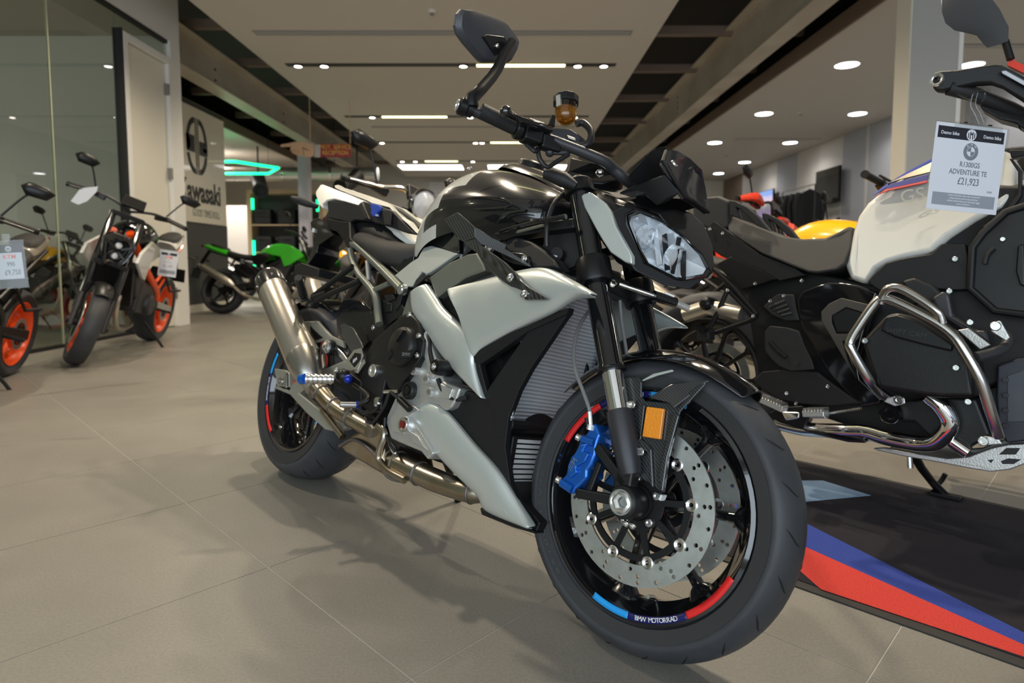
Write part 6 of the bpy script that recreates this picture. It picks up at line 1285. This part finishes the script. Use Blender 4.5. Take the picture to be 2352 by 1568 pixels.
# ============================================================ other motorcycles (built from measured dimensions)
def gen_bike(fr, name, label, c, steer=12, wb=1.45, rimm='satinblack', tankm='gloss', sidem=None, tailm=None, framem='blackcast', seatw=.84, bar_w=1.06, bar_half=.39, light='naked', fairing=False, exhaust='right', exm='titan', fendm='satinblack', shroud=None, mirror='bar', rear=True, plate=True, handguard=None, rise=0, light_w=.86, group=None, scoot=False, shield=False, barm='darkmetal'):
    r = root(name, fr, label, 'motorcycle', group)
    fs = fr.steered(steer, wb, .1, 24); fc = Vector((wb, 0, .30)); rc = Vector((0, 0, .315))
    make_wheel(r, 'front_wheel', fc, .30, .12, .222, .09, rimm, rimm, 5, ((-1, -.065), (1, .065)), fs, a0=.3, spokeW=.03, detail=False)
    make_wheel(r, 'rear_wheel', rc, .315, .18, .222, .14, rimm, rimm, 5, ((-1, -.08 if exhaust == 'left' else .08),), fr, a0=.1, spokeW=.03, dR=.11, detail=False)
    def fkp(w, v): return Vector((wb + (.30 - w) * .44 + .01, -v, w))
    top = bar_w - .08
    for s in (.1, -.1):
        lg = MB().tube([fkp(.27, s), fkp(.52, s)], .022, 14).build('fork_foot', 'darkcast', r, fs); MB().tube([fkp(.50, s), fkp(top, s)], .026, 14).build('fork_tube', 'gloss', r, fs)
        MB().box(fkp(.42, s * .95) + Vector((-.09, 0, .0)), (.05, .05, .10)).build('brake_caliper', 'darkmetal', r, fs, bevel=.01)
        MB().lathe([(.012, -.03), (.026, -.03), (.026, .03), (.012, .03)], fc + Vector((0, -s, 0)), (0, 1, 0), 16, True).build('axle_clamp', 'blackcast', r, fs)
    for w in (.74, top): MB().bar(fkp(w, .11), fkp(w, -.11), .07, .035).build('fork_clamp', 'satinblack', r, fs, bevel=.006)
    rows = []
    for k in range(9):
        a = D(52 + 80 * k / 8); rows.append([fc + Vector((math.cos(a) * (.325 - .022 * ((j - 3) / 3) ** 2), (j - 3) / 3 * .062, math.sin(a) * (.325 - .022 * ((j - 3) / 3) ** 2))) for j in range(7)])
    MB().grid(rows).build('front_fender', fendm, r, fs, solid=.004, sub=1)
    for s in (.075, -.075): MB().tube([fc + Vector((-.05, -s, .30)), fkp(.45, s * 1.2)], .01, 8).build('fender_stay', fendm, r, fs)
    # bars
    b0 = fkp(top, 0) + Vector((-.02, 0, .04)); bz = bar_w
    for s in (1, -1):
        P_ = [b0, b0 + Vector((0, -s * .08, .03 + rise)), Vector((b0.x - .05, -s * .2, bz + .01)), Vector((b0.x - .12, -s * bar_half, bz - .01))]
        MB().tube(P_, .011, 10, smooth=4).build('handlebar', barm, r, fs)
        g0, g1 = Vector((b0.x - .125, -s * (bar_half + .01), bz - .01)), Vector((b0.x - .075, -s * (bar_half - .13), bz + .004))
        gr = MB().tube([g0, g1], .0165, 12).build('hand_grip', 'grip', r, fs); MB().tube([g0, g0 + (g0 - g1) * .12], .019, 12).build('bar_end', 'satinblack', gr, fs)
        MB().bar(g1, g1.lerp(b0, .35), .04, .04).build('switch_housing', 'satinblack', r, fs, bevel=.006)
        MB().tube([g1 + Vector((.06, s * .02, 0)), g0 + Vector((.055, -s * .0, -.005))], .006, 8).build('lever', barm, r, fs)
        if mirror:
            m0 = g1 + Vector((0, s * .02, .02)); m1 = m0 + Vector((-.02, -s * .07, .14)); mcx = m1 + Vector((-.01, -s * .05, .045))
            MB().tube([m0, m1, mcx], .006, 8, smooth=3).build('mirror_stem', 'satinblack', r, fs)
            hx_ = [mcx + Vector((0, y, z)) for y, z in ((-.085, .01), (-.05, .042), (.04, .036), (.085, .01), (.05, -.036), (-.05, -.036))]
            mm = MB().loft([[mcx + (p - mcx) * k + Vector((dx, 0, 0)) for p in hx_] for k, dx in ((.5, .028), (.9, .016), (1, 0), (.96, -.008))]).build('mirror_housing', 'satinblack', r, fs, ang=50)
            MB().loft([[mcx + (p - mcx) * .94 + Vector((dx, 0, 0)) for p in hx_] for dx in (-.0082, -.009)]).build('mirror_glass', MATS['mirror_glass'], mm, fs)
        if handguard: MB().tube([g0 + Vector((.02, 0, 0)), g0.lerp(g1, .4) + Vector((.09, 0, .02)), g1 + Vector((.06, s * .06, 0))], [.02, .035, .02], 8, smooth=3).build('hand_guard', handguard, r, fs)
    MB().box((b0.x + .02, 0, bz + .03), (.03, .16, .09), Matrix.Rotation(-.5, 3, 'Y')).build('dash_display', 'satinblack', r, fs, bevel=.008)
    # headlight
    hc = fkp(light_w, 0) + Vector((.09, 0, 0))
    if light == 'round':
        h_ = MB().lathe([(.001, -.09), (.05, -.085), (.085, -.03), (.09, 0), (.082, .008)], hc, (1, 0, 0), 28).build('headlight_shell', 'gloss', r, fs); MB().lathe([(.078, .0), (.092, .0), (.092, .012), (.078, .012)], hc, (1, 0, 0), 28, True).build('headlight_rim', 'chrome', h_, fs)
        MB().lathe([(.08, .004), (.05, .016), (.0001, .020)], hc, (1, 0, 0), 28).build('headlight_lens', 'refl', h_, fs)
    elif light == 'robot':
        oc_ = [(-.105, .05), (-.06, .105), (.06, .105), (.105, .05), (.085, -.06), (.045, -.125), (-.045, -.125), (-.085, -.06)]
        rg = [[hc + Vector((dx, y * k, z * k)) for y, z in oc_] for k, dx in ((1.1, -.08), (1.08, -.01), (1.0, .02), (.72, .01), (.6, -.02))]
        h_ = MB().loft(rg).build('headlight_housing', 'gloss', r, fs, bevel=.003)
        for dz, rr in ((.03, .024), (-.05, .024)): MB().lathe([(.001, .012), (rr * .7, .010), (rr, 0), (rr, -.02)], hc + Vector((.0, 0, dz)), (1, 0, -.1), 18).build('projector_lens', 'refl', h_, fs)
        for s in (1, -1):
            MB().prism([hc + Vector((.024, s * y, z)) for y, z in ((.085, .05), (.095, .03), (.055, -.11), (.04, -.11))], (-.02, 0, 0)).build('running_light', 'darkmetal', h_, fs, bevel=.002)
            MB().bar(hc + Vector((.012, s * .02, .01)), hc + Vector((.018, s * .085, .05)), .014, .014).build('housing_strut', 'gloss', h_, fs)
            MB().bar(hc + Vector((.012, s * .02, -.02)), hc + Vector((.018, s * .07, -.06)), .014, .014).build('housing_strut', 'gloss', h_, fs)
    else:
        oc_ = [(-.11, .04), (-.05, .07), (.05, .07), (.11, .04), (.07, -.05), (0, -.08), (-.07, -.05)]
        h_ = MB().loft([[hc + Vector((dx, y * k, z * k)) for y, z in oc_] for k, dx in ((.9, -.1), (1.15, -.03), (1, .02), (.8, .03))]).build('headlight_housing', 'gloss', r, fs, bevel=.004)
        for s in (1, -1): MB().prism([hc + Vector((.032, s * y, z)) for y, z in ((.02, .0), (.08, .03), (.07, -.01), (.02, -.04))], (.004, 0, 0)).build('headlight_lens', 'refl', h_, fs)
    if shield: MB().prism([hc + Vector((-.02, y, z)) for y, z in ((-.10, .08), (-.07, .22), (.07, .22), (.10, .08))], (-.05, 0, .02)).build('flyscreen', tankm, r, fs, bevel=.01)
    # tank, seat, tail
    W_ = bar_w - .08
    half_loft('fuel_tank', tankm, r, [(.50, [(0, seatw - .01), (.07, seatw - .02), (.09, seatw - .07), (.08, seatw - .12)]), (.60, [(0, W_ - .06), (.08, W_ - .08), (.12, W_ - .16), (.11, W_ - .22)]), (.76, [(0, W_), (.09, W_ - .015), (.16, W_ - .10), (.15, W_ - .20)]), (.92, [(0, W_ - .01), (.09, W_ - .03), (.17, W_ - .11), (.16, W_ - .20)]), (1.06, [(0, W_ - .06), (.07, W_ - .07), (.13, W_ - .13), (.12, W_ - .19)])], 2)
    half_loft('rider_seat', 'seat', r, [(.06, [(0, seatw + .07), (.08, seatw + .06), (.10, seatw + .02), (.09, seatw - .01)]), (.12, [(0, seatw + .05), (.10, seatw + .04), (.13, seatw), (.11, seatw - .03)]), (.30, [(0, seatw), (.12, seatw - .012), (.15, seatw - .05), (.13, seatw - .07)]), (.48, [(0, seatw), (.09, seatw - .012), (.11, seatw - .05), (.09, seatw - .07)]), (.55, [(0, seatw + .02), (.06, seatw + .01), (.08, seatw - .03), (.07, seatw - .06)])], 2)
    tz = seatw + .10
    tm_ = tailm or tankm
    half_loft('tail_unit', tm_, r, [(-.34, [(0, tz + .06), (.03, tz + .055), (.045, tz + .035), (.03, tz + .02)]), (-.22, [(0, tz + .055), (.06, tz + .04), (.09, tz), (.07, tz - .03)]), (-.05, [(0, tz + .02), (.08, tz), (.115, tz - .05), (.09, tz - .09)]), (.12, [(0, tz - .05), (.08, tz - .07), (.12, tz - .11), (.10, tz - .15)])], 1)
    half_loft('pillion_pad', 'seat', r, [(-.24, [(0, tz + .075), (.05, tz + .07), (.07, tz + .05)]), (-.08, [(0, tz + .05), (.07, tz + .04), (.09, tz + .015)]), (.06, [(0, tz), (.08, tz - .01), (.10, tz - .04)])], 1)
    MB().box((-.35, 0, tz + .03), (.03, .07, .03)).build('tail_light', MATS['red_lens'], r, bevel=.006)
    if plate:
        MB().bar((-.22, 0, tz), (-.42, 0, tz - .30), .05, .014, (0, 1, 0)).build('plate_hanger', 'blackplastic', r); MB().box((-.43, 0, tz - .36), (.008, .18, .14), Matrix.Rotation(.35, 3, 'Y')).build('plate_board', 'blackplastic', r, bevel=.003)
        for s in (1, -1): MB().ball((-.36, s * .14, tz - .16), (.025, .045, .014)).build('rear_indicator', 'greyblack', r)
    # frame, engine, swingarm
    for s in (1, -1):
        MB().tube([(1.12, -s * .06, W_ - .12), (.85, -s * .14, .70), (.55, -s * .15, .52), (.50, -s * .13, .36)], [.03, .028, .026, .024], 10, smooth=4).build('main_frame', framem, r)
        MB().tube([(.52, -s * .12, .60), (.15, -s * .11, .78), (-.20, -s * .08, tz - .05)], .013, 8).build('subframe_tube', framem, r)
        MB().tube([(.50, -s * .12, .48), (.10, -s * .10, .72)], .012, 8).build('subframe_tube', framem, r)
        MB().bar((.48, -s * .13, .40), (0, -s * .125, .315), .03, .07).build('swingarm', framem if framem != 'orange' else 'alu', r, bevel=.01)
        MB().tube([(.42, -s * .14, .36), (.42, -s * .26, .35)], .013, 10).build('foot_peg', 'darkmetal', r)
        MB().tube([(.12, -s * .13, .50), (.05, -s * .20, .52)], .011, 10).build('pillion_peg', 'grip', r); MB().tube([(.12, -s * .13, .50), (.30, -s * .12, .66)], .010, 8).build('pillion_bracket', 'blackcast', r)
        if shroud: MB().prism([Vector((u, -s * v, w)) for u, v, w in ((.70, .165, .90), (.95, .18, .95), (1.20, .20, .86), (1.26, .20, .78), (1.05, .185, .66), (.98, .18, .64), (.92, .18, .78), (.72, .165, .82))], (0, s * .025, 0)).build('tank_shroud', shroud, r, bevel=.006)
        if sidem: MB().prism([Vector((u, -s * v, w)) for u, v, w in ((.46, .13, .80), (.66, .15, .84), (.78, .16, .80), (.62, .15, .66), (.50, .14, .68))], (0, s * .02, 0)).build('side_cover', sidem, r, bevel=.006)
        MB().lathe([(.001, .03), (.07, .028), (.085, .015), (.09, -.02), (.001, -.02)], (.72, -s * .16, .42), (0, -s, 0), 26).build('engine_cover', 'blackcast' if s > 0 else 'darkcast', r)
        MB().lathe([(.001, .02), (.045, .018), (.055, -.02), (.001, -.02)], (.56, -s * .15, .40), (0, -s, 0), 20).build('engine_cover', 'blackcast', r)
    MB().box((.75, 0, .47), (.40, .30, .26), Matrix.Rotation(-.15, 3, 'Y')).build('engine_block', 'darkcast', r, bevel=.03); MB().box((.93, 0, .62), (.20, .28, .22), Matrix.Rotation(.5, 3, 'Y')).build('cylinder_block', 'darkcast', r, bevel=.02)
    MB().box((1.12, 0, .58), (.04, .30, .30), Matrix.Rotation(.25, 3, 'Y')).build('radiator', 'satinblack', r, bevel=.006)
    for k in range(3): MB().tube([(1.05, -.07 + .07 * k, .56), (1.14, -.07 + .07 * k, .44), (1.06, -.06 + .06 * k, .26), (.80, -.03 + .03 * k, .20), (.55, 0, .20)], .02, 10, smooth=4).build('header_pipe', exm if exm != 'satinblack' else 'exh', r)
    es = 1 if exhaust == 'right' else -1
    MB().tube([(.55, 0, .20), (.38, -es * .12, .26), (.25, -es * .19, .38)], .024, 10, smooth=4).build('link_pipe', 'exh', r)
    can_ = MB().tube([(.27, -es * .19, .37), (.20, -es * .20, .42), (-.18, -es * .22, .62), (-.20, -es * .22, .63)], [.03, .055, .055, .045], 18).build('silencer', exm, r, ang=60); MB().tube([(-.19, -es * .22, .625), (-.25, -es * .223, .655)], .036, 16).build('silencer_outlet', 'alubright', can_)
    MB().tube([(.03, es * .12, .32), (.50, es * .11, .38)], .013, 6).build('chain', 'darkmetal', r)
    MB().prism([Vector((u, 0, w)) for u, w in ((.12, .70), (.30, .72), (.45, .60), (.30, .50), (.15, .56))], (0, .10, 0)).build('battery_box', 'blackplastic', r, bevel=.01)
    ph = math.radians(fr.lean)
    zf = -.40 * math.tan(ph) + .012
    st_ = MB().tube([(.60, .11, .26), (.58, .26, (.26 + zf) / 2), (.56, .40, zf)], .011, 8).build('side_stand', 'satinblack', r); MB().box((.56, .40, zf - .004), (.07, .05, .008), Matrix.Rotation(-ph, 3, 'X')).build('stand_foot', 'satinblack', st_)
    return r, fs
def BF(x, y, psi, lean, size=1): f = Frame(x, y, psi, lean); f.lean = lean; f.size = size; return f
# --- orange-wheeled naked motorcycles by the office glass
kf = BF(-3.70, 6.30, 77.5, 12, 1.08)
kt, kts = gen_bike(kf, 'naked_motorcycle', 'black naked motorcycle with orange wheels beside the office door', None, steer=27, rimm='orange', tankm='gloss', tailm='white', framem='orange', shroud='white', light='robot', bar_w=1.19, seatw=.88, bar_half=.40, group='orange-wheeled motorcycles')
k2 = BF(-3.58, 4.28, 72, 12)
kt2, kts2 = gen_bike(k2, 'naked_motorcycle', 'grey naked motorcycle with orange wheels cut off at the left edge', None, steer=14, rimm='orange', tankm=mat('taupe_paint', (.20, .17, .13), .4, coat=.3), sidem=MATS['taupe_paint'], shroud=MATS['taupe_paint'], framem='blackcast', light='robot', bar_w=1.12, seatw=.86, plate=False, group='orange-wheeled motorcycles')
# --- lime green bikes beyond the sign panel
zf_ = BF(-4.46, 9.55, 8, 9, 1.1)
gen_bike(zf_, 'naked_motorcycle', 'lime green and black naked motorcycle in front of the sign panel', None, steer=10, tankm='green', sidem='gloss', tailm='green', shroud='green', exm='titan', bar_w=1.08, seatw=.83, fendm='satinblack', group='lime green motorcycles')
z2 = BF(-4.2, 11.4, 20, 9)
gen_bike(z2, 'naked_motorcycle', 'lime green motorcycle standing behind the tail of the silver motorcycle', None, steer=10, tankm='green', sidem='green', tailm='gloss', shroud='green', bar_w=1.08, seatw=.82, fendm='green', group='lime green motorcycles')
z3 = BF(-5.6, 12.9, 15, 9)
gen_bike(z3, 'naked_motorcycle', 'dark grey motorcycle farthest back below the green light ring', None, tankm='satinblack', sidem='silver', bar_w=1.02, seatw=.80, mirror=None)
# --- classic with round headlight behind the silver tail
cf = BF(-1.20, 4.28, 62, 8)
gen_bike(cf, 'classic_motorcycle', 'yellow classic motorcycle with round chrome headlight behind the silver tail', None, steer=22, tankm='yellow', sidem='satinblack', light='round', bar_w=1.13, seatw=.80, rise=.05, fendm='yellow', bar_half=.36, light_w=1.11, barm='steel')
# --- right-hand row
yf = BF(1.05, 3.86, 45, 8)
gen_bike(yf, 'classic_motorcycle', 'yellow tanked motorcycle showing above the white motorcycle seat', None, steer=14, tankm='yellow', sidem='satinblack', light='round', bar_w=1.12, seatw=.80, rise=.02, mirror=None)
rf_ = BF(1.30, 5.75, 55, 8)
gen_bike(rf_, 'enduro_motorcycle', 'red enduro motorcycle with hand guards beyond the black headlight', None, steer=14, tankm='redpaint', sidem='redpaint', tailm='redpaint', shroud='redpaint', light='naked', bar_w=1.20, seatw=.90, rise=.06, handguard='redpaint', shield=True)
cf2 = BF(2.0, 6.2, 50, 8)
gen_bike(cf2, 'cruiser_motorcycle', 'black and chrome motorcycle in front of the jacket rail', None, steer=14, tankm='gloss', sidem='chrome', light='round', bar_w=1.05, seatw=.76, exm='chrome', fendm='gloss', rise=.06)
# --- behind the office glass
of_ = BF(-6.15, 7.25, 15, 8)
gen_bike(of_, 'classic_motorcycle', 'yellow motorcycle standing behind the office glass', None, steer=12, tankm='yellow', sidem='satinblack', light='round', bar_w=1.08, seatw=.80, rise=.04)
# ============================================================ signs, screens, clothing, cabinet, tags
# sign panel letters on the left wall
K['signw'] = mat('cream_sign_panel', (.74, .69, .57), .35, coat=.3)
sg = MB().box((0, 0, 0), (.02, 2.75, 1.80)).build('sign_panel', 'signw', None, bevel=.003); sg.location = (KX + .012, 9.62, 2.32)
tag(sg, 'tall cream sign panel with black emblem and brand lettering', 'sign')
sx_ = .011
def sgM(y, z): return basis(Vector((sx_ + .0008, y, z)), (0, 1, 0), (0, 0, 1))
cy = .52
def sgp(name, P_): MB().prism([Vector((sx_, cy + y, z)) for y, z in P_], (.003, 0, 0)).build(name, 'txtblack', sg)
Re = .44; ez = .30
def epx(L_): return [(x * Re * .76 - .10, ez + y * Re) for x, y in L_]
for s in (-1, 1):           # two half rings split by twin bars, with stepped blocks
    for sg_ in (1, -1):
        a1 = .46 if sg_ > 0 else .40
        arc = [(s * (.20 + .80 * math.sin(a)), sg_ * math.cos(a)) for a in [PI * k / 16 * a1 for k in range(17)]]
        arc2 = [(s * (.20 + .56 * math.sin(a)), sg_ * .80 * math.cos(a)) for a in [PI * k / 16 * (a1 - .02) for k in range(17)]][::-1]
        sgp('emblem', epx(arc + arc2))
    sgp('emblem', epx([(s * .05, 1.0), (s * .14, 1.0), (s * .14, -1.0), (s * .05, -1.0)]))
sgp('emblem', epx([(-1, .35), (-.22, .35), (-.22, -.24), (-.95, -.24), (-.97, -.08), (-.62, -.08), (-.62, .20), (-1, .20)]))
sgp('emblem', epx([(.22, .22), (.97, .22), (1, .02), (.55, .02), (.55, -.14), (1, -.14), (.97, -.28), (.22, -.28)]))
text_obj('lettering', 'Kawasaki', .47, 'txtblack', sg, sgM(.50, -.42), .002, sx=.76, bold=.014)
text_obj('lettering', 'GOOD TIMES ROLL', .17, 'txtgrey', sg, sgM(.66, -.75), .001, sx=.62)
# hanging pointing-hand sign
hy = 11.0
K['skin'] = mat('printed_hand', (.72, .45, .27), .6); K['signred'] = mat('red_sign_board', (.33, .004, .01), .5); K['signyel'] = mat('yellow_sign_print', (.90, .48, .02), .5)
cS = crop(640, 310, 13.067)
hs0 = at_y(*cS(1700, 460), hy); hsr = root('hanging_sign', hs0, 'hanging pointing-hand sign with red reception board', 'sign')
def SP_(L_): return [at_y(*cS(x, y), hy) - hs0 for x, y in L_]
MB().prism(SP_([(40, 320), (80, 280), (300, 245), (480, 205), (700, 190), (900, 230), (1000, 290), (1065, 400), (1070, 520), (1020, 640), (900, 670), (740, 630), (560, 610), (430, 560), (390, 500), (340, 450), (350, 380), (380, 350), (280, 350), (80, 358)]), (0, .02, 0)).build('hand_board', 'skin', hsr, bevel=.003)
for P_ in ([(690, 380), (740, 370), (920, 460), (900, 470), (740, 420)], [(720, 420), (735, 420), (770, 610), (745, 620)], [(360, 450), (640, 470), (640, 478), (370, 470)], [(420, 550), (650, 550), (650, 558), (430, 562)]): MB().prism([q + Vector((0, -.001, 0)) for q in SP_(P_)], (0, .002, 0)).build('hand_line', mat('hand_shadow_print', (.22, .11, .05), .6), hsr)
MB().prism(SP_([(1070, 300), (1240, 275), (1245, 665), (1060, 660), (1090, 480)]), (0, .02, 0)).build('cuff_board', mat('grey_cuff_print', (.52, .48, .46), .6), hsr, bevel=.003)
MB().prism(SP_([(1260, 275), (2160, 275), (2160, 660), (1260, 660)]), (0, .02, 0)).build('red_board', 'signred', hsr, bevel=.003)
wpp = (at_y(*cS(2160, 400), hy) - at_y(*cS(1260, 400), hy)).x
for s_, y_, k_ in (('MOT, SERVICE', 375, .105), ('RECEPTION', 545, .105)):
    q = SP_([(1700, y_)])[0]; text_obj('lettering', s_, k_, 'signyel', hsr, basis(q + Vector((0, -.004, .006)), (1, 0, 0), (0, 0, 1)), .001, sx=.82); text_obj('lettering', s_, k_, 'txtgrey', hsr, basis(q + Vector((.006, -.0015, -.010)), (1, 0, 0), (0, 0, 1)), .0005, sx=.82)
for x_ in (950, 2150):
    q = SP_([(x_, 260)])[0]; MB().tube([q, Vector((q.x, .01, CZ + (.45 if x_ < 1500 else 0) - hs0.z - .002))], .008, 6).build('hanging_rod', 'tan', hsr)
# wall screens
def tv(y0, y1, z0, z1, lab, pic):
    r = root('wall_screen', (RW - .14, (y0 + y1) / 2, (z0 + z1) / 2), lab, 'television')
    MB().box((0, 0, 0), (.06, abs(y1 - y0), z1 - z0)).build('screen_case', 'satinblack', r, bevel=.006); MB().box((-.031, 0, 0), (.004, abs(y1 - y0) - .03, z1 - z0 - .03)).build('screen_panel', pic, r)
    MB().box((.07, 0, 0), (.08, .3, .3)).build('wall_bracket', 'darkmetal', r)
K['scroff'] = mat('screen_glass_off', (.03, .03, .028), .06, coat=1)
pm_ = mat('screen_picture', (.5, .4, .6), .2); nt = pm_.node_tree; tc = nt.nodes.new('ShaderNodeTexCoord'); nz = nt.nodes.new('ShaderNodeTexNoise'); nz.inputs['Scale'].default_value = 7; sep = nt.nodes.new('ShaderNodeSeparateXYZ'); rmp = nt.nodes.new('ShaderNodeValToRGB'); ad = nt.nodes.new('ShaderNodeMath'); ad.operation = 'MULTIPLY_ADD'; ad.inputs[1].default_value = .35
nt.links.new(tc.outputs['Generated'], sep.inputs[0]); nt.links.new(tc.outputs['Object'], nz.inputs['Vector']); nt.links.new(nz.outputs['Fac'], ad.inputs[0]); nt.links.new(sep.outputs['Z'], ad.inputs[2]); nt.links.new(ad.outputs[0], rmp.inputs[0])
e_ = rmp.color_ramp.elements; e_[0].position = .15; e_[0].color = (.30, .18, .42, 1); e_[1].position = 1.1; e_[1].color = (.25, .38, .75, 1)
for p_, c_ in ((.45, (.18, .14, .22, 1)), (.62, (.24, .26, .24, 1)), (.75, (.75, .55, .60, 1)), (.95, (.45, .48, .75, 1))): el = rmp.color_ramp.elements.new(p_); el.color = c_
b_ = nt.nodes['Principled BSDF']; nt.links.new(rmp.outputs[0], b_.inputs['Emission Color']); b_.inputs['Emission Strength'].default_value = .75; b_.inputs['Base Color'].default_value = (.02, .02, .02, 1)
tv(13.75, 14.80, 2.11, 2.90, 'dark switched-off wall screen above the jacket rail', 'scroff')
tv(17.2, 18.3, 2.02, 2.80, 'lit wall screen showing a purple landscape', pm_)
# clothes rail
rr = root('clothes_rail', (6.45, 14.2, 0), 'metal clothes rail by the striped wall', 'clothes rail')
for y in (-.8, .8): MB().tube([(0, y, .05), (0, y, 2.45)], .016, 8).build('upright', 'darkmetal', rr); MB().bar((-.25, y, .03), (.25, y, .03), .04, .04).build('foot', 'darkmetal', rr)
for z in (2.45, 2.1): MB().tube([(0, -.8, z), (0, .8, z)], .013, 8).build('rail', 'steel', rr)
for k in range(5):
    y = -.55 + k * .27
    j = root('jacket', (6.45, 14.2 + y, 2.4), 'black riding jacket on the rail, %s from the near end' % ('first', 'second', 'third', 'fourth', 'fifth')[k], 'jacket', 'black jackets on the rail')
    half = [(0, -.02, .05), (-.10, -.06, .06), (-.24, -.14, .07), (-.27, -.35, .08), (-.24, -.8, .10), (0, -.85, .11)]
    P_ = [Vector((x, 0, z)) for x, z, t in half] + [Vector((-x, 0, z)) for x, z, t in half[::-1][1:-1]]
    MB().prism([p + Vector((0, -.05, 0)) for p in P_], (0, .10, 0)).build('body', 'satinblack', j, bevel=.025, seg=3)
    for s in (1, -1): MB().tube([(s * .22, 0, -.12), (s * .30, .0, -.4), (s * .27, -.02, -.78)], [.07, .06, .045], 10, smooth=3).build('sleeve', 'satinblack', j, ang=80)
    MB().tube([(0, 0, -.02), (0, 0, .05)], .005, 6).build('hanger_hook', 'steel', j)
# oak display cabinet with green light strips
cx0 = at_y(575, 438, 16.4); cw = 1.95
cb_ = root('display_cabinet', (cx0.x + cw / 2, 16.4, 0), 'oak display cabinet with green light strips and black goods', 'cabinet')
hC = cx0.z
for x in (-cw / 2 + .05, cw / 2 - .05): MB().box((x, 0, hC / 2), (.10, .5, hC)).build('side_board', 'tan', cb_)
MB().box((0, 0, hC - .05), (cw - .2, .5, .10)).build('top_board', 'tan', cb_); MB().box((0, .23, hC / 2), (cw - .2, .03, hC - .1)).build('back_board', 'walldark', cb_)
for z in (.25, 1.05, 1.75): MB().box((0, 0, z), (cw - .2, .44, .03)).build('shelf', 'tan', cb_)
for x, z0, z1 in ((-cw / 2 + .14, .5, 1.35), (-cw / 2 + .14, hC - .5, hC - .22), (cw / 2 - .14, hC - .55, hC - .25), (cw / 2 - .14, .5, 1.2)): MB().box((x, -.22, (z0 + z1) / 2), (.06, .03, z1 - z0)).build('light_strip', 'neon', cb_)
for k in range(6):
    x = -.62 + .62 * (k % 3); z = (1.065, 1.765)[k // 3]
    b_ = root('luggage_case', (cx0.x + cw / 2 + x, 16.36, z), 'black luggage case on the %s cabinet shelf, %s' % (('middle', 'top')[k // 3], ('left', 'centre', 'right')[k % 3]), 'case', 'cases in the cabinet')
    MB().box((0, 0, .2), (.46, .3, .4)).build('shell', 'greyblack', b_, bevel=.04, seg=3); MB().box((0, -.155, .3), (.18, .02, .03)).build('handle', 'satinblack', b_, bevel=.006); MB().box((0, -.15, .2), (.40, .012, .02)).build('seam', 'satinblack', b_)
# low white blind at the back wall
bl_ = root('window_blind', (-1.2, BY - .06, 2.3), 'pale slatted window blind on the far wall behind the tank', 'blind')
MB().box((0, .03, .3), (3.3, .03, 1.9)).build('backing', 'framew', bl_)
for k in range(16): MB().box((0, 0, -.6 + k * .12), (3.2, .03, .085), Matrix.Rotation(.4, 3, 'X')).build('slat', 'framew', bl_)
# ------------------------------------------------------------ price cards on the orange-wheeled bikes
def ktm_card(rect, txt, r, w, h):
    rect('card', 'paper', 0, 1, 0, 1, 0, .0012); rect('band', 'bandblack', .08, .94, .10, .20, .0008); rect('band', 'bandgrey', .08, .94, .76, .90, .0008)
    bikesymbol(r, .5, .145, .05 * h, w, h, 'paper', 'bandblack')
    txt('KTM', .52, .285, .13, 'orange', sx=.95); txt('1390', .5, .39, .055, 'bandgrey'); txt('SUPER DUKE', .5, .47, .055, 'bandgrey'); txt('£11,695', .5, .61, .14, 'bandgrey', sx=.75)
    rect('clip_bar', 'clearplastic', .1, .95, -.04, .04, .003, .002); rect('clip', 'clearplastic', .40, .60, -.14, .0, .003, .006)
a = at_y(364, 571, 5.55); b = at_y(406, 577, 5.57); c_ = at_y(366, 632, 5.55)
card('price_tag', a, b - a, c_ - a, 'white price card hanging on the orange-wheeled motorcycle by the door', None, ktm_card)
def k990(rect, txt, r, w, h):
    rect('card', mat('dark_card', (.07, .06, .055), .5), 0, 1, 0, 1, 0, .0012); rect('price_sheet', 'paper', -.02, .93, .19, .80, .0008)
    bikesymbol(r, .45, .10, .065 * h, w, h, 'paper', 'bandblack')
    txt('KTM', .46, .285, .14, 'orange', .0014, .95); txt('990', .48, .46, .15, 'cardgrey', .0014, .75); txt('£9,750', .52, .65, .17, 'cardgrey', .0014, .72)
    rect('sleeve', 'clearplastic', -.05, 1.06, -.10, 1.02, .002, .0006); rect('clip', 'clearplastic', .3, .6, -.25, -.08, .003, .006)
a = at_y(-6, 563, 2.75); b = at_y(56, 560, 2.77); c_ = at_y(-2, 662, 2.75)
card('price_tag', a, b - a, c_ - a, 'dark price card in a clear sleeve at the left edge', None, k990)
# leaflet on the handlebar
lf = MB().prism([at_y(x, y, 5.05) for x, y in ((162, 462), (185, 432), (225, 428), (222, 440), (200, 462), (180, 470))], (0, .002, 0)).build('leaflet', 'paper', None); tag(lf, 'folded white leaflet lying on the handlebar of the door-side motorcycle', 'leaflet')
